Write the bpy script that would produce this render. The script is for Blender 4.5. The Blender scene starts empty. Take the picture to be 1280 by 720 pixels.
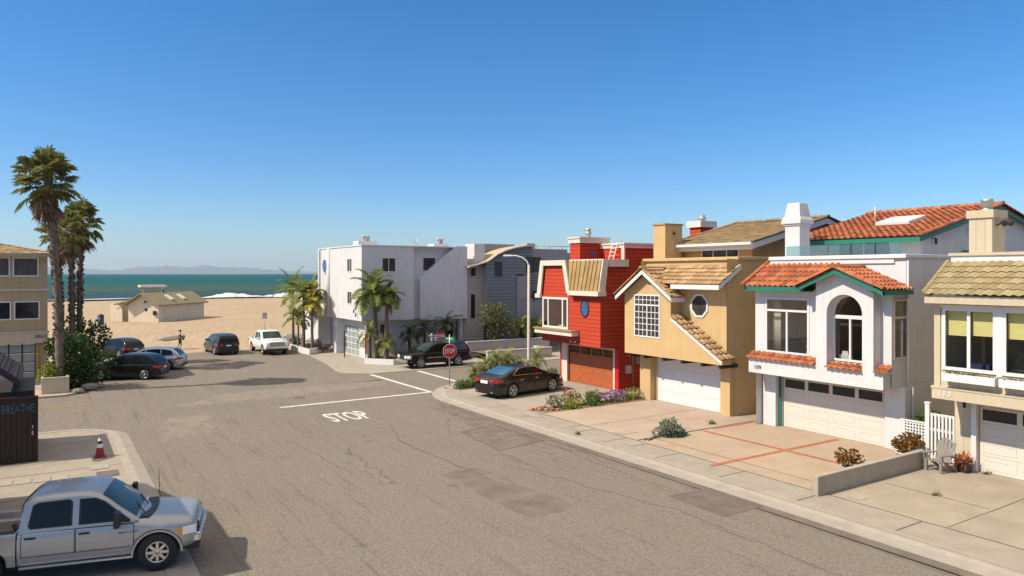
import bpy, math, random
from mathutils import Vector, Matrix, noise
R = math.radians
PI = math.pi
random.seed(7)
scene = bpy.context.scene
COL = scene.collection

# ------------------------------------------------------------------ materials
def _nodes(name):
    m = bpy.data.materials.new(name); m.use_nodes = True
    nt = m.node_tree
    return m, nt, nt.nodes['Principled BSDF']
def _noise(nt, scale, detail=4, rough=.6, coord='Object', stretch=None, dist=0):
    tc = nt.nodes.new('ShaderNodeTexCoord')
    mp = nt.nodes.new('ShaderNodeMapping')
    if stretch: mp.inputs['Scale'].default_value = stretch
    nt.links.new(tc.outputs[coord], mp.inputs['Vector'])
    n = nt.nodes.new('ShaderNodeTexNoise')
    n.inputs['Scale'].default_value = scale; n.inputs['Detail'].default_value = detail
    n.inputs['Roughness'].default_value = rough; n.inputs['Distortion'].default_value = dist
    nt.links.new(mp.outputs['Vector'], n.inputs['Vector'])
    return n
def _ramp(nt, src, p0, p1, c0=(0,0,0,1), c1=(1,1,1,1)):
    r = nt.nodes.new('ShaderNodeValToRGB')
    r.color_ramp.elements[0].position = p0; r.color_ramp.elements[0].color = c0
    r.color_ramp.elements[1].position = p1; r.color_ramp.elements[1].color = c1
    nt.links.new(src, r.inputs['Fac'])
    return r
def _mix(nt, fac, a, b, mode='MIX'):
    m = nt.nodes.new('ShaderNodeMix'); m.data_type = 'RGBA'; m.blend_type = mode
    for sock, v in ((m.inputs[0], fac), (m.inputs[6], a), (m.inputs[7], b)):
        if hasattr(v, 'links'): nt.links.new(v, sock)
        elif isinstance(v, (int, float)): sock.default_value = v
        else: sock.default_value = tuple(v) + (1,) if len(v) == 3 else v
    return m.outputs[2]
def _bump(nt, b, src, strength, dist=.02, prev=None):
    bp = nt.nodes.new('ShaderNodeBump')
    bp.inputs['Strength'].default_value = strength; bp.inputs['Distance'].default_value = dist
    nt.links.new(src, bp.inputs['Height'])
    if prev: nt.links.new(prev, bp.inputs['Normal'])
    nt.links.new(bp.outputs['Normal'], b.inputs['Normal'])
    return bp.outputs['Normal']
def _scale(c, k): return tuple(min(1, x*k) for x in c[:3])
def mat(name, col, rough=.7, var=.12, scale=3, bump=0, bscale=40, metal=0, spec=.5, coat=0, attr=None, alpha=None, stretch=None, stain=0, stain_col=None, trans=0, streak=0):
    m, nt, b = _nodes(name)
    b.inputs['Roughness'].default_value = rough; b.inputs['Metallic'].default_value = metal
    b.inputs['Specular IOR Level'].default_value = spec
    if coat: b.inputs['Coat Weight'].default_value = coat; b.inputs['Coat Roughness'].default_value = .03
    out = None
    if var:
        n = _noise(nt, scale, 5, .65, stretch=stretch)
        r = _ramp(nt, n.outputs['Fac'], .3, .7)
        out = _mix(nt, r.outputs['Color'], _scale(col, 1-var), _scale(col, 1+var))
    if stain:
        n2 = _noise(nt, .8, 6, .7, stretch=(1, 1, .35))
        r2 = _ramp(nt, n2.outputs['Fac'], .5, .75)
        f = nt.nodes.new('ShaderNodeMath'); f.operation = 'MULTIPLY'; f.inputs[1].default_value = stain
        nt.links.new(r2.outputs['Color'], f.inputs[0])
        out = _mix(nt, f.outputs[0], out if out else col, stain_col or _scale(col, .55))
    if streak:
        n4 = _noise(nt, 1.6, 5, .65, stretch=(3.5, 3.5, .22)); r4 = _ramp(nt, n4.outputs['Fac'], .45, .72)
        f4 = nt.nodes.new('ShaderNodeMath'); f4.operation = 'MULTIPLY'; f4.inputs[1].default_value = streak; nt.links.new(r4.outputs['Color'], f4.inputs[0])
        out = _mix(nt, f4.outputs[0], out if out else col, _scale(col, .62))
    if attr:
        a = nt.nodes.new('ShaderNodeAttribute'); a.attribute_name = 'tint'
        r3 = _ramp(nt, a.outputs['Fac'], 0, 1, attr[0] + (1,), attr[1] + (1,))
        if len(attr) > 2:
            e = r3.color_ramp.elements.new(.5); e.color = attr[2] + (1,)
        out = _mix(nt, .75, out if out else col, r3.outputs['Color'])
    if out: nt.links.new(out, b.inputs['Base Color'])
    else: b.inputs['Base Color'].default_value = tuple(col[:3]) + (1,)
    if bump:
        n3 = _noise(nt, bscale, 6, .6)
        _bump(nt, b, n3.outputs['Fac'], bump)
    if trans: b.inputs['Subsurface Weight'].default_value = 0
    return m
def leaf_mat(name, c0, c1, c2=None, rough=.5, trans=.25):
    m, nt, b = _nodes(name)
    a = nt.nodes.new('ShaderNodeAttribute'); a.attribute_name = 'tint'
    r = _ramp(nt, a.outputs['Fac'], 0, 1, c0 + (1,), c1 + (1,))
    if c2:
        e = r.color_ramp.elements.new(.85); e.color = c1 + (1,); r.color_ramp.elements[-1].color = c2 + (1,)
    nt.links.new(r.outputs['Color'], b.inputs['Base Color'])
    b.inputs['Roughness'].default_value = rough; b.inputs['Specular IOR Level'].default_value = .35
    t = nt.nodes.new('ShaderNodeBsdfTranslucent'); nt.links.new(r.outputs['Color'], t.inputs['Color'])
    ms = nt.nodes.new('ShaderNodeMixShader'); ms.inputs[0].default_value = trans
    nt.links.new(b.outputs[0], ms.inputs[1]); nt.links.new(t.outputs[0], ms.inputs[2])
    nt.links.new(ms.outputs[0], nt.nodes['Material Output'].inputs['Surface'])
    return m
def glass_mat(name, tint=(.75, .8, .8), refl=.12, clear=.85):
    m, nt, b = _nodes(name)
    nt.nodes.remove(b)
    tr = nt.nodes.new('ShaderNodeBsdfTransparent'); tr.inputs['Color'].default_value = tint + (1,)
    gl = nt.nodes.new('ShaderNodeBsdfGlossy'); gl.inputs['Roughness'].default_value = .02
    lw = nt.nodes.new('ShaderNodeLayerWeight'); lw.inputs['Blend'].default_value = .22
    mr = nt.nodes.new('ShaderNodeMapRange'); mr.inputs['To Min'].default_value = refl; mr.inputs['To Max'].default_value = .6
    nt.links.new(lw.outputs['Facing'], mr.inputs['Value'])
    ms = nt.nodes.new('ShaderNodeMixShader')
    nt.links.new(mr.outputs[0], ms.inputs[0]); nt.links.new(tr.outputs[0], ms.inputs[1]); nt.links.new(gl.outputs[0], ms.inputs[2])
    nt.links.new(ms.outputs[0], nt.nodes['Material Output'].inputs['Surface'])
    return m
def siding_mat(name, col, period=.16, axis='Z', var=.1, depth=.6):
    m, nt, b = _nodes(name)
    b.inputs['Roughness'].default_value = .8; b.inputs['Specular IOR Level'].default_value = .15
    tc = nt.nodes.new('ShaderNodeTexCoord'); sx = nt.nodes.new('ShaderNodeSeparateXYZ')
    nt.links.new(tc.outputs['Object'], sx.inputs[0])
    d = nt.nodes.new('ShaderNodeMath'); d.operation = 'DIVIDE'; d.inputs[1].default_value = period
    if axis == 'XY':
        s = nt.nodes.new('ShaderNodeMath'); s.operation = 'ADD'
        nt.links.new(sx.outputs['X'], s.inputs[0]); nt.links.new(sx.outputs['Y'], s.inputs[1]); src = s.outputs[0]
    else: src = sx.outputs[axis]
    nt.links.new(src, d.inputs[0])
    fr = nt.nodes.new('ShaderNodeMath'); fr.operation = 'FRACT'; nt.links.new(d.outputs[0], fr.inputs[0])
    fl = nt.nodes.new('ShaderNodeMath'); fl.operation = 'FLOOR'; nt.links.new(d.outputs[0], fl.inputs[0])
    wn = nt.nodes.new('ShaderNodeTexWhiteNoise'); wn.noise_dimensions = '1D'; nt.links.new(fl.outputs[0], wn.inputs['W'])
    n = _noise(nt, 2.2, 5, .65, stretch=(1, 1, 3))
    base = _mix(nt, n.outputs['Fac'], _scale(col, 1-var), _scale(col, 1+var))
    base = _mix(nt, wn.outputs['Value'], base, _mix(nt, .5, base, _scale(col, .8)))
    if axis == 'Z': base = _mix(nt, _ramp(nt, fr.outputs[0], .06, .16, (1,1,1,1), (0,0,0,1)).outputs['Color'], base, _scale(col, .45))  # shadow under each lap, painted into the board colour as a dark line
    nt.links.new(base, b.inputs['Base Color'])
    if axis == 'Z':                      # lap boards: thickest at the lower edge
        inv = nt.nodes.new('ShaderNodeMath'); inv.operation = 'SUBTRACT'; inv.inputs[0].default_value = 1
        nt.links.new(fr.outputs[0], inv.inputs[1]); h = inv.outputs[0]
    else:
        h = _ramp(nt, fr.outputs[0], .04, .1).outputs['Color']
    _bump(nt, b, h, min(1, depth*1.5), .07)
    return m

# ------------------------------------------------------------------ mesh builder
class MB:
    def __init__(s): s.v = []; s.f = []; s.mi = []; s.t = []; s.sm = []
    def add(s, vs, fs, mi=0, tint=.5, smooth=False):
        o = len(s.v); s.v += [tuple(p) for p in vs]
        for f in fs:
            s.f.append(tuple(i+o for i in f)); s.mi.append(mi); s.t.append(tint); s.sm.append(smooth)
        return s
    def poly(s, *pts, mi=0, tint=.5): return s.add(pts, [tuple(range(len(pts)))], mi, tint)
    def box(s, x0, x1, y0, y1, z0, z1, mi=0, tint=.5):
        v = [(x0,y0,z0),(x1,y0,z0),(x1,y1,z0),(x0,y1,z0),(x0,y0,z1),(x1,y0,z1),(x1,y1,z1),(x0,y1,z1)]
        return s.add(v, [(0,3,2,1),(4,5,6,7),(0,1,5,4),(1,2,6,5),(2,3,7,6),(3,0,4,7)], mi, tint)
    def obox(s, c, ax, ay, az, mi=0, tint=.5):
        c = Vector(c); ax, ay, az = Vector(ax), Vector(ay), Vector(az)
        v = [c+a*ax+b*ay+d*az for d in (-1,1) for (a,b) in ((-1,-1),(1,-1),(1,1),(-1,1))]
        return s.add(v, [(0,3,2,1),(4,5,6,7),(0,1,5,4),(1,2,6,5),(2,3,7,6),(3,0,4,7)], mi, tint)
    def bar(s, p, q, w, h=None, up=(0,0,1), mi=0, tint=.5):
        p, q = Vector(p), Vector(q); d = (q-p); L = d.length; d /= L
        u = Vector(up); sd = d.cross(u)
        if sd.length < 1e-4: sd = d.cross(Vector((1,0,0)))
        sd.normalize(); u = sd.cross(d); h = h or w
        return s.obox((p+q)/2, d*L/2, sd*w/2, u*h/2, mi, tint)
    def tube(s, pts, rads, n=8, mi=0, tint=.5, smooth=True, cap=True):
        pts = [Vector(p) for p in pts]
        if not isinstance(rads, (list, tuple)): rads = [rads]*len(pts)
        rings = []; ref = Vector((0.13,.21,1)).normalized()
        for i, p in enumerate(pts):
            d = (pts[min(i+1,len(pts)-1)] - pts[max(i-1,0)]).normalized()
            a = d.cross(ref)
            if a.length < .1: a = d.cross(Vector((1,0,0)))
            a.normalize(); b = d.cross(a)
            rings.append([p + (a*math.cos(2*PI*k/n) + b*math.sin(2*PI*k/n))*rads[i] for k in range(n)])
        vs = [q for r in rings for q in r]; fs = []
        for i in range(len(pts)-1):
            for k in range(n):
                k2 = (k+1) % n
                fs.append((i*n+k, (i+1)*n+k, (i+1)*n+k2, i*n+k2))
        if cap: fs += [tuple(range(n)), tuple(reversed(range((len(pts)-1)*n, len(pts)*n)))]
        return s.add(vs, fs, mi, tint, smooth)
    def lathe(s, prof, c=(0,0,0), n=20, axis='Z', mi=0, tint=.5, smooth=True):
        vs = []; fs = []
        for (r, h) in prof:
            for k in range(n):
                a = 2*PI*k/n; p = (r*math.cos(a), r*math.sin(a), h)
                if axis == 'Y': p = (p[0], p[2], p[1])
                if axis == 'X': p = (p[2], p[0], p[1])
                vs.append((c[0]+p[0], c[1]+p[1], c[2]+p[2]))
        for i in range(len(prof)-1):
            for k in range(n):
                k2 = (k+1) % n
                fs.append((i*n+k, i*n+k2, (i+1)*n+k2, (i+1)*n+k))
        return s.add(vs, fs, mi, tint, smooth)
    def disc(s, c, r, axis='X', n=20, mi=0, ry=None, off=0):
        ry = ry or r
        vs = []
        for k in range(n):
            a = 2*PI*k/n + off; u, w = r*math.cos(a), ry*math.sin(a)
            vs.append({'X': (c[0], c[1]+u, c[2]+w), 'Y': (c[0]+u, c[1], c[2]+w), 'Z': (c[0]+u, c[1]+w, c[2])}[axis])
        return s.add(vs, [tuple(range(n))], mi)
    def prism(s, poly, d, mi=0, tint=.5):
        poly = [Vector(p) for p in poly]; d = Vector(d); n = len(poly)
        fs = [tuple(range(n)), tuple(reversed(range(n, 2*n)))] + [((i+1) % n, i, n+i, n+(i+1) % n) for i in range(n)]
        return s.add(poly + [p+d for p in poly], fs, mi, tint)
    def build(s, name, mats, parent=None, smooth=None, bevel=0, fixn=True):
        me = bpy.data.meshes.new(name)
        me.from_pydata(s.v, [], s.f)
        if not isinstance(mats, (list, tuple)): mats = [mats]
        for m in mats: me.materials.append(m)
        me.polygons.foreach_set('material_index', s.mi)
        me.polygons.foreach_set('use_smooth', s.sm if smooth is None else [smooth]*len(s.f))
        at = me.attributes.new('tint', 'FLOAT', 'FACE'); at.data.foreach_set('value', s.t)
        me.update()
        o = bpy.data.objects.new(name, me); COL.objects.link(o)
        if parent: o.parent = parent
        if bevel:
            b = o.modifiers.new('bevel', 'BEVEL'); b.width = bevel; b.segments = 2; b.limit_method = 'ANGLE'
        return o
def tag(o, label=None, cat=None, group=None, kind=None):
    if label: o['label'] = label
    if cat: o['category'] = cat
    if group: o['group'] = group
    if kind: o['kind'] = kind
    return o
def empty(name, label=None, cat=None, loc=(0,0,0), rz=0, group=None):
    o = bpy.data.objects.new(name, None); COL.objects.link(o)
    o.empty_display_size = .3; o.location = loc; o.rotation_euler = (0, 0, rz)
    return tag(o, label, cat, group)
def structure(mb, name, mats, **k):
    o = mb.build(name, mats, **k); o['kind'] = 'structure'; return o
def copy_tree(o, parent=None):
    c = o.copy(); COL.objects.link(c)
    if parent: c.parent = parent
    for ch in list(o.children): copy_tree(ch, c)
    return c
def text_mesh(s, w, h, depth=.01, bold=0):
    """writing as solid letters: x right, y up, centred, scaled to w by h"""
    cu = bpy.data.curves.new('lettering', 'FONT'); cu.body = s; cu.extrude = 1; cu.resolution_u = 3; cu.offset = bold
    ob = bpy.data.objects.new('lettering', cu); COL.objects.link(ob)
    dg = bpy.context.evaluated_depsgraph_get(); dg.update()
    me = bpy.data.meshes.new_from_object(ob.evaluated_get(dg))
    bpy.data.objects.remove(ob); bpy.data.curves.remove(cu)
    xs = [v.co.x for v in me.vertices]; ys = [v.co.y for v in me.vertices]; zs = [v.co.z for v in me.vertices]
    x0, x1, y0, y1, z0, z1 = min(xs), max(xs), min(ys), max(ys), min(zs), max(zs)
    vs = [((v.co.x-x0)/(x1-x0)*w-w/2, (v.co.y-y0)/(y1-y0)*h-h/2, (v.co.z-z0)/(z1-z0)*depth) for v in me.vertices]
    fs = [tuple(p.vertices) for p in me.polygons]
    bpy.data.meshes.remove(me)
    return vs, fs
def add_text(mb, s, w, h, origin, u, v, depth=.01, mi=0, bold=0):
    """letters centred at origin, u = reading direction, v = up"""
    vs, fs = text_mesh(s, w, h, depth, bold); u, v = Vector(u), Vector(v); n = u.cross(v); o = Vector(origin)
    mb.add([o + u*p[0] + v*p[1] + n*p[2] for p in vs], fs, mi)

# a wall on a vertical or sloping plane: o + u*a + v*b, with rectangular holes and their reveals
def panel(mb, o, u, v, a0, a1, b0, b1, holes=(), depth=.12, mi=0, rmi=None):
    o, u, v = Vector(o), Vector(u), Vector(v); n = u.cross(v).normalized()
    A = sorted(set([a0, a1] + [x for h in holes for x in h[:2]])); B = sorted(set([b0, b1] + [x for h in holes for x in h[2:4]]))
    A = [a for a in A if a0-1e-6 <= a <= a1+1e-6]; B = [b for b in B if b0-1e-6 <= b <= b1+1e-6]
    P = lambda a, b, d=0: o + u*a + v*b - n*d
    for i in range(len(A)-1):
        for j in range(len(B)-1):
            ca, cb = (A[i]+A[i+1])/2, (B[j]+B[j+1])/2
            if any(h[0] < ca < h[1] and h[2] < cb < h[3] for h in holes): continue
            mb.poly(P(A[i],B[j]), P(A[i+1],B[j]), P(A[i+1],B[j+1]), P(A[i],B[j+1]), mi=mi)
    r = mi if rmi is None else rmi
    for (h0, h1, k0, k1) in holes:
        mb.poly(P(h0,k0), P(h0,k0,depth), P(h1,k0,depth), P(h1,k0), mi=r); mb.poly(P(h0,k1), P(h1,k1), P(h1,k1,depth), P(h0,k1,depth), mi=r)
        mb.poly(P(h0,k0), P(h0,k1), P(h0,k1,depth), P(h0,k0,depth), mi=r); mb.poly(P(h1,k0), P(h1,k0,depth), P(h1,k1,depth), P(h1,k1), mi=r)

def window(parent, o, u, v, a0, a1, b0, b1, fm, gm, bw=.07, proud=.03, inset=0, mull=(), trans=(), grid=None, gbar=.025, sub=None, name='window', label=None):
    """frame mesh (the part) with pane as sub-part; mull / trans: bars at those a / b; grid=(columns, rows)"""
    o, u, v = Vector(o), Vector(u), Vector(v); n = u.cross(v).normalized()
    mb = MB(); d = .035
    def bar(x0, x1, y0, y1, pr=proud, dd=d):
        c = o + u*(x0+x1)/2 + v*(y0+y1)/2 + n*(pr-dd-inset)
        mb.obox(c, u*(x1-x0)/2, v*(y1-y0)/2, n*dd)
    bar(a0, a1, b0, b0+bw); bar(a0, a1, b1-bw, b1); bar(a0, a0+bw, b0+bw, b1-bw); bar(a1-bw, a1, b0+bw, b1-bw)
    for m_ in mull:
        y0, y1 = b0+bw, b1-bw
        if isinstance(m_, tuple): m_, y0, y1 = m_
        bar(m_-bw*.45, m_+bw*.45, y0, y1, proud-.004)
    for t_ in trans: bar(a0+bw, a1-bw, t_-bw*.5, t_+bw*.5, proud-.002)
    if grid:
        for (g0, g1, h0, h1, nc, nr) in grid:
            for i in range(1, nc): x = g0+(g1-g0)*i/nc; bar(x-gbar/2, x+gbar/2, h0, h1, proud-.015, .02)
            for j in range(1, nr): y = h0+(h1-h0)*j/nr; bar(g0, g1, y-gbar/2, y+gbar/2, proud-.018, .02)
    f = mb.build(name, fm, parent, bevel=0)
    if label: f['label'] = label
    p = MB(); zz = proud-.025-inset
    c = lambda a, b: o + u*a + v*b + n*zz
    p.poly(c(a0+.02,b0+.02), c(a1-.02,b0+.02), c(a1-.02,b1-.02), c(a0+.02,b1-.02))
    p.build('pane', gm, f)
    return f

def roof_tiles(mb, o, u, v, rng, vlen, tw=.3, course=.36, amp=.045, lip=.03, flat=False, thick=.03, seed=1, seg=6, mi=0):
    """courses of roof tiles on the plane o + u*a + v*b (v up the slope); rng(b) -> (a0, a1)"""
    rnd = random.Random(seed)
    o, u, v = Vector(o), Vector(u).normalized(), Vector(v).normalized(); n = u.cross(v).normalized()
    if n.z < 0: n = -n
    nc = max(1, round(vlen/course)); cl = vlen/nc
    def prof(a):
        t = (a/tw) % 1
        if flat: return 0 if t > .06 else -.02
        return amp*math.sin(PI*min(1, t/.68)) if t < .68 else -amp*.45*math.sin(PI*(t-.68)/.32)
    for j in range(nc):
        b0, b1 = j*cl, (j+1)*cl
        a0, a1 = rng((b0+b1)/2); 
        if a1-a0 < .03: continue
        off = (tw/2 if (flat and j % 2) else 0)
        k = max(2, int(round((a1-a0)/tw*seg)))
        As = [a0+(a1-a0)*i/k for i in range(k+1)]
        hs = [prof(a+off) for a in As]; jit = rnd.uniform(-.004, .004)
        L = [o+u*a+v*(b0-.02)+n*(h+lip+thick+jit) for a, h in zip(As, hs)]
        Up = [o+u*a+v*b1+n*(h*.9+thick) for a, h in zip(As, hs)]
        Bt = [o+u*a+v*(b0+(.0 if flat else .09))+n*(h*(.9 if flat else .45)+thick*.2) for a, h in zip(As, hs)]
        for i in range(k):
            tid = int((As[i]+off+1e-4)//tw)
            tint = random.Random(seed*7919+j*131+tid).random()
            mb.add([L[i], L[i+1], Up[i+1], Up[i]], [(0,1,2,3)], mi, tint, not flat)
            mb.add([Bt[i], Bt[i+1], L[i+1], L[i]], [(0,1,2,3)], mi, tint, False)
def cap_tiles(mb, p, q, r=.12, step=.38, n=8, mi=0, seed=3, half=True):
    rnd = random.Random(seed); p, q = Vector(p), Vector(q); d = q-p; L = d.length; d /= L; k = max(1, round(L/step)); st = L/k
    sd = d.cross(Vector((0,0,1))).normalized(); up = sd.cross(d)
    for i in range(k):
        a, b = p+d*(i*st-.03), p+d*((i+1)*st); vs = []
        for (c, rr) in ((a, r*1.08), (b, r*.9)):
            for j in range(n+1):
                t = PI*j/n
                vs.append(c+sd*rr*math.cos(t)+up*(rr*math.sin(t)*.9))
        fs = [(j, j+1, n+2+j, n+1+j) for j in range(n)] + [tuple(range(n+1))]
        mb.add(vs, fs, mi, rnd.random(), False)

def rv(r): return Vector((r.gauss(0,1), r.gauss(0,1), r.gauss(0,1))).normalized()
def leaf(mb, p, d, up, ln, wd, tint, fold=.25):
    """one folded leaf: two small faces along d"""
    s = d.cross(up)
    if s.length < 1e-3: s = d.cross(Vector((1,0,.3)))
    s.normalize(); n = s.cross(d); a = p; t = p+d*ln; m = p+d*ln*.5
    mb.add([a, m+s*wd+n*wd*fold, t, m-s*wd+n*wd*fold], [(0,1,2), (0,2,3)], 0, tint)
# ------------------------------------------------------------------ camera, light, sky
cam = bpy.data.cameras.new('camera'); camo = bpy.data.objects.new('camera', cam); COL.objects.link(camo)
camo.location = (0, 0, 6.8); camo.rotation_euler = (R(90), 0, R(-32.8))
cam.lens = 905/1280*36; cam.sensor_width = 36; cam.shift_y = -18/1280; cam.clip_end = 60000; cam.clip_start = .1
scene.camera = camo
SUN_DIR = Vector((1, -.2, -1.03)).normalized()
sl = bpy.data.lights.new('sun', 'SUN'); sl.energy = 5.0; sl.angle = R(.53); sl.color = (1, .89, .73)
so = bpy.data.objects.new('sun', sl); COL.objects.link(so); so.rotation_euler = SUN_DIR.to_track_quat('-Z', 'Y').to_euler()
w = bpy.data.worlds.new('World'); scene.world = w; w.use_nodes = True
nt = w.node_tree; bg = nt.nodes['Background']
sky = nt.nodes.new('ShaderNodeTexSky'); sky.sky_type = 'NISHITA'; sky.sun_disc = False
sky.sun_elevation = math.asin(-SUN_DIR.z); sky.sun_rotation = math.atan2(-SUN_DIR.x, -SUN_DIR.y) % (2*PI)
sky.altitude = 0; sky.air_density = 1.0; sky.dust_density = .15; sky.ozone_density = 2.2
hs = nt.nodes.new('ShaderNodeHueSaturation'); hs.inputs['Saturation'].default_value = 1.28; nt.links.new(sky.outputs[0], hs.inputs['Color']); gm = nt.nodes.new('ShaderNodeGamma'); gm.inputs[1].default_value = 1.12; nt.links.new(hs.outputs[0], gm.inputs[0]); tc0 = nt.nodes.new('ShaderNodeTexCoord'); sx0 = nt.nodes.new('ShaderNodeSeparateXYZ'); nt.links.new(tc0.outputs['Generated'], sx0.inputs[0])
tn = _mix(nt, 1.0, gm.outputs[0], _ramp(nt, sx0.outputs['Z'], 0, .34, (.66, .79, 1.07, 1), (.62, 1.03, 1.17, 1)).outputs['Color'], 'MULTIPLY')
# bright overhead veil added to the sky, unseen above the frame, to fill shadows
tc = nt.nodes.new('ShaderNodeTexCoord'); sx = nt.nodes.new('ShaderNodeSeparateXYZ'); nt.links.new(tc.outputs['Generated'], sx.inputs[0])
mr = nt.nodes.new('ShaderNodeMapRange'); mr.interpolation_type = 'SMOOTHSTEP'; mr.inputs['From Min'].default_value = .42; mr.inputs['From Max'].default_value = .78; nt.links.new(sx.outputs['Z'], mr.inputs['Value'])
cn = nt.nodes.new('ShaderNodeTexNoise'); cn.inputs['Scale'].default_value = 2.2; cn.inputs['Detail'].default_value = 6; nt.links.new(tc.outputs['Generated'], cn.inputs['Vector'])
cm = nt.nodes.new('ShaderNodeMath'); cm.operation = 'MULTIPLY'; nt.links.new(mr.outputs[0], cm.inputs[0]); nt.links.new(_ramp(nt, cn.outputs['Fac'], .25, .6, (.45,.45,.45,1)).outputs['Color'], cm.inputs[1])
tn = _mix(nt, cm.outputs[0], tn, (11.0, 9.9, 8.3)); nt.links.new(tn, bg.inputs[0]); bg.inputs[1].default_value = .088
scene.view_settings.view_transform = 'Standard'; scene.view_settings.look = 'None'
scene.view_settings.exposure = 0.27; scene.view_settings.gamma = 1
scene.cycles.max_bounces = 8; scene.cycles.transparent_max_bounces = 12; scene.cycles.volume_bounces = 0
scene.cycles.use_denoising = True

# ------------------------------------------------------------------ palette
M = {}
def stucco(n, c, **k):
    k.setdefault('stain', .18); k.setdefault('var', .05)
    M[n] = mat(n, c, rough=.9, spec=.2, bump=.35, bscale=14, scale=1.2, streak=.22, **k)
stucco('stucco_white', (.605, .59, .585)); stucco('stucco_cool', (.74, .74, .77)); stucco('stucco_tan', (.54, .37, .18)); stucco('stucco_cream', (.70, .60, .44))
stucco('stucco_beige', (.52, .44, .31)); stucco('stucco_grey', (.29, .29, .295))
M['white'] = mat('white', (0.658, 0.649, 0.634), .5, .03); M['trim_cream'] = mat('trim_cream', (.66, .56, .47), .6, .06, stain=.15)
M['white_paint'] = mat('white_paint', (0.651, 0.632, 0.617), .6, .05, 2, stain=.12)
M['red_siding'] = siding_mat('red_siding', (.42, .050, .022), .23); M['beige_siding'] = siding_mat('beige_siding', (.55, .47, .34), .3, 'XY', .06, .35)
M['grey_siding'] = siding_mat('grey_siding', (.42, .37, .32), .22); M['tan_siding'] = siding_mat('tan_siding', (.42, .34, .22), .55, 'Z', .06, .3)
M['teal'] = mat('teal', (.012, .155, .105), .5, .1); M['copper'] = mat('copper', (.34, .22, .085), .6, .22, 1.6, metal=.1, stain=.4, stain_col=(.22, .22, .10))
M['terracotta'] = mat('terracotta', (.42, .13, .06), .85, .2, 4, bump=.2, attr=((.19, .05, .02), (.47, .165, .07), (.35, .10, .036)))
M['tan_tile'] = mat('tan_tile', (0.342, 0.215, 0.102), .9, .2, 5, bump=.2, attr=((0.225, 0.138, 0.068), (0.468, 0.310, 0.162), (0.360, 0.224, 0.111)))
M['olive_tile'] = mat('olive_tile', (0.311, 0.244, 0.120), .9, .15, 5, bump=.2, attr=((0.200, 0.152, 0.076), (0.340, 0.274, 0.152), (0.274, 0.207, 0.108)))
M['brown_tile'] = mat('brown_tile', (.24, .16, .07), .9, .2, 3, bump=.2, attr=((.17, .11, .045), (.34, .23, .11), (.25, .165, .075)))
M['restroom_roof'] = mat('restroom_roof', (0.240, 0.198, 0.108), .9, .2, 2)
M['purple_shingle'] = mat('purple_shingle', (0.018, 0.011, 0.016), .9, .25, 4, bump=.3, attr=((0.011, 0.007, 0.010), (0.030, 0.018, 0.024)))
M['purple_paint'] = mat('purple_paint', (0.041, 0.011, 0.020), .6, .1)
M['dark_wood'] = mat('dark_wood', (.03, .02, .015), .75, .5, 6, bump=.4, bscale=12, stretch=(6, 6, .5)); M['black'] = mat('black', (.012, .012, .013), .5, .1)
M['red_wood'] = mat('red_wood', (.40, .10, .028), .55, .35, 5, stretch=(1, 1, 9), bump=.15); M['garage_white'] = mat('garage_white', (0.644, 0.632, 0.621), .55, .03, 2, stain=.08)
M['garage_beige'] = mat('garage_beige', (0.627, 0.560, 0.480), .55, .03, 2)
M['dark_glass'] = mat('dark_glass', (.020, .023, .026), .05, .3, 2, spec=.45); M['blue_glass'] = mat('blue_glass', (.02, .09, .22), .05, .5, 6, spec=.9)
M['blind_glass'] = mat('blind_glass', (.05, .048, .045), .06, .6, 2.5, spec=.35, stretch=(1, 1, .2)); M['frost_glass'] = mat('frost_glass', (.30, .35, .34), .12, .1, spec=.7)
M['glass'] = glass_mat('glass', (.86, .88, .86), .07); M['rail_glass'] = glass_mat('rail_glass', (.62, .78, .80), .16)
M['olive_blind'] = mat('olive_blind', (.75, .66, .26), .8, .1, 20, stretch=(.1, .1, 1)); M['interior'] = mat('interior', (.42, .34, .25), .9, .25, 1.4); M['floor_in'] = mat('floor_in', (.16, .10, .06), .6, .2)
M['curtain'] = mat('curtain', (.5, .45, .38), .9, .15, 8, stretch=(6, 6, .1))
M['asphalt_roof'] = mat('asphalt_roof', (.30, .29, .27), .9, .15, 2)
M['concrete'] = mat('concrete', (0.301, 0.261, 0.210), .9, .12, 1.3, bump=.12, bscale=60, stain=.35, stain_col=(0.222, 0.204, 0.180))
M['concrete_light'] = mat('concrete_light', (0.321, 0.284, 0.235), .9, .12, 1.6, bump=.12, bscale=60, stain=.35, stain_col=(0.311, 0.284, 0.244))
M['concrete_tan'] = mat('concrete_tan', (0.380, 0.293, 0.223), .9, .1, .7, bump=.12, bscale=60, stain=.4, stain_col=(0.304, 0.243, 0.176))
M['concrete_warm'] = mat('concrete_warm', (0.370, 0.281, 0.200), .9, .12, .6, bump=.1, bscale=60, stain=.4, stain_col=(0.370, 0.277, 0.174))
M['concrete_grey'] = mat('concrete_grey', (0.320, 0.270, 0.203), .9, .15, .7, bump=.12, bscale=60, stain=.5, stain_col=(0.236, 0.208, 0.158))
M['block_wall'] = mat('block_wall', (0.352, 0.308, 0.248), .9, .1, 2, bump=.2, stain=.3); M['grey_block'] = mat('grey_block', (.46, .44, .40), .9, .1, 2, bump=.2, stain=.3)
M['brick_strip'] = mat('brick_strip', (.36, .12, .06), .9, .25, 6, bump=.2); M['brick'] = mat('brick', (.40, .17, .10), .9, .2, 8, bump=.3, attr=((.28, .10, .06), (.5, .25, .16)))
M['joint'] = mat('joint', (.13, .115, .095), .95, .2, 3); M['crack'] = mat('crack', (.092, .080, .068), .95, .2, 3); M['patch'] = mat('patch', (0.129, 0.105, 0.086), .95, .2, 2, bump=.3, bscale=90)
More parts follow.
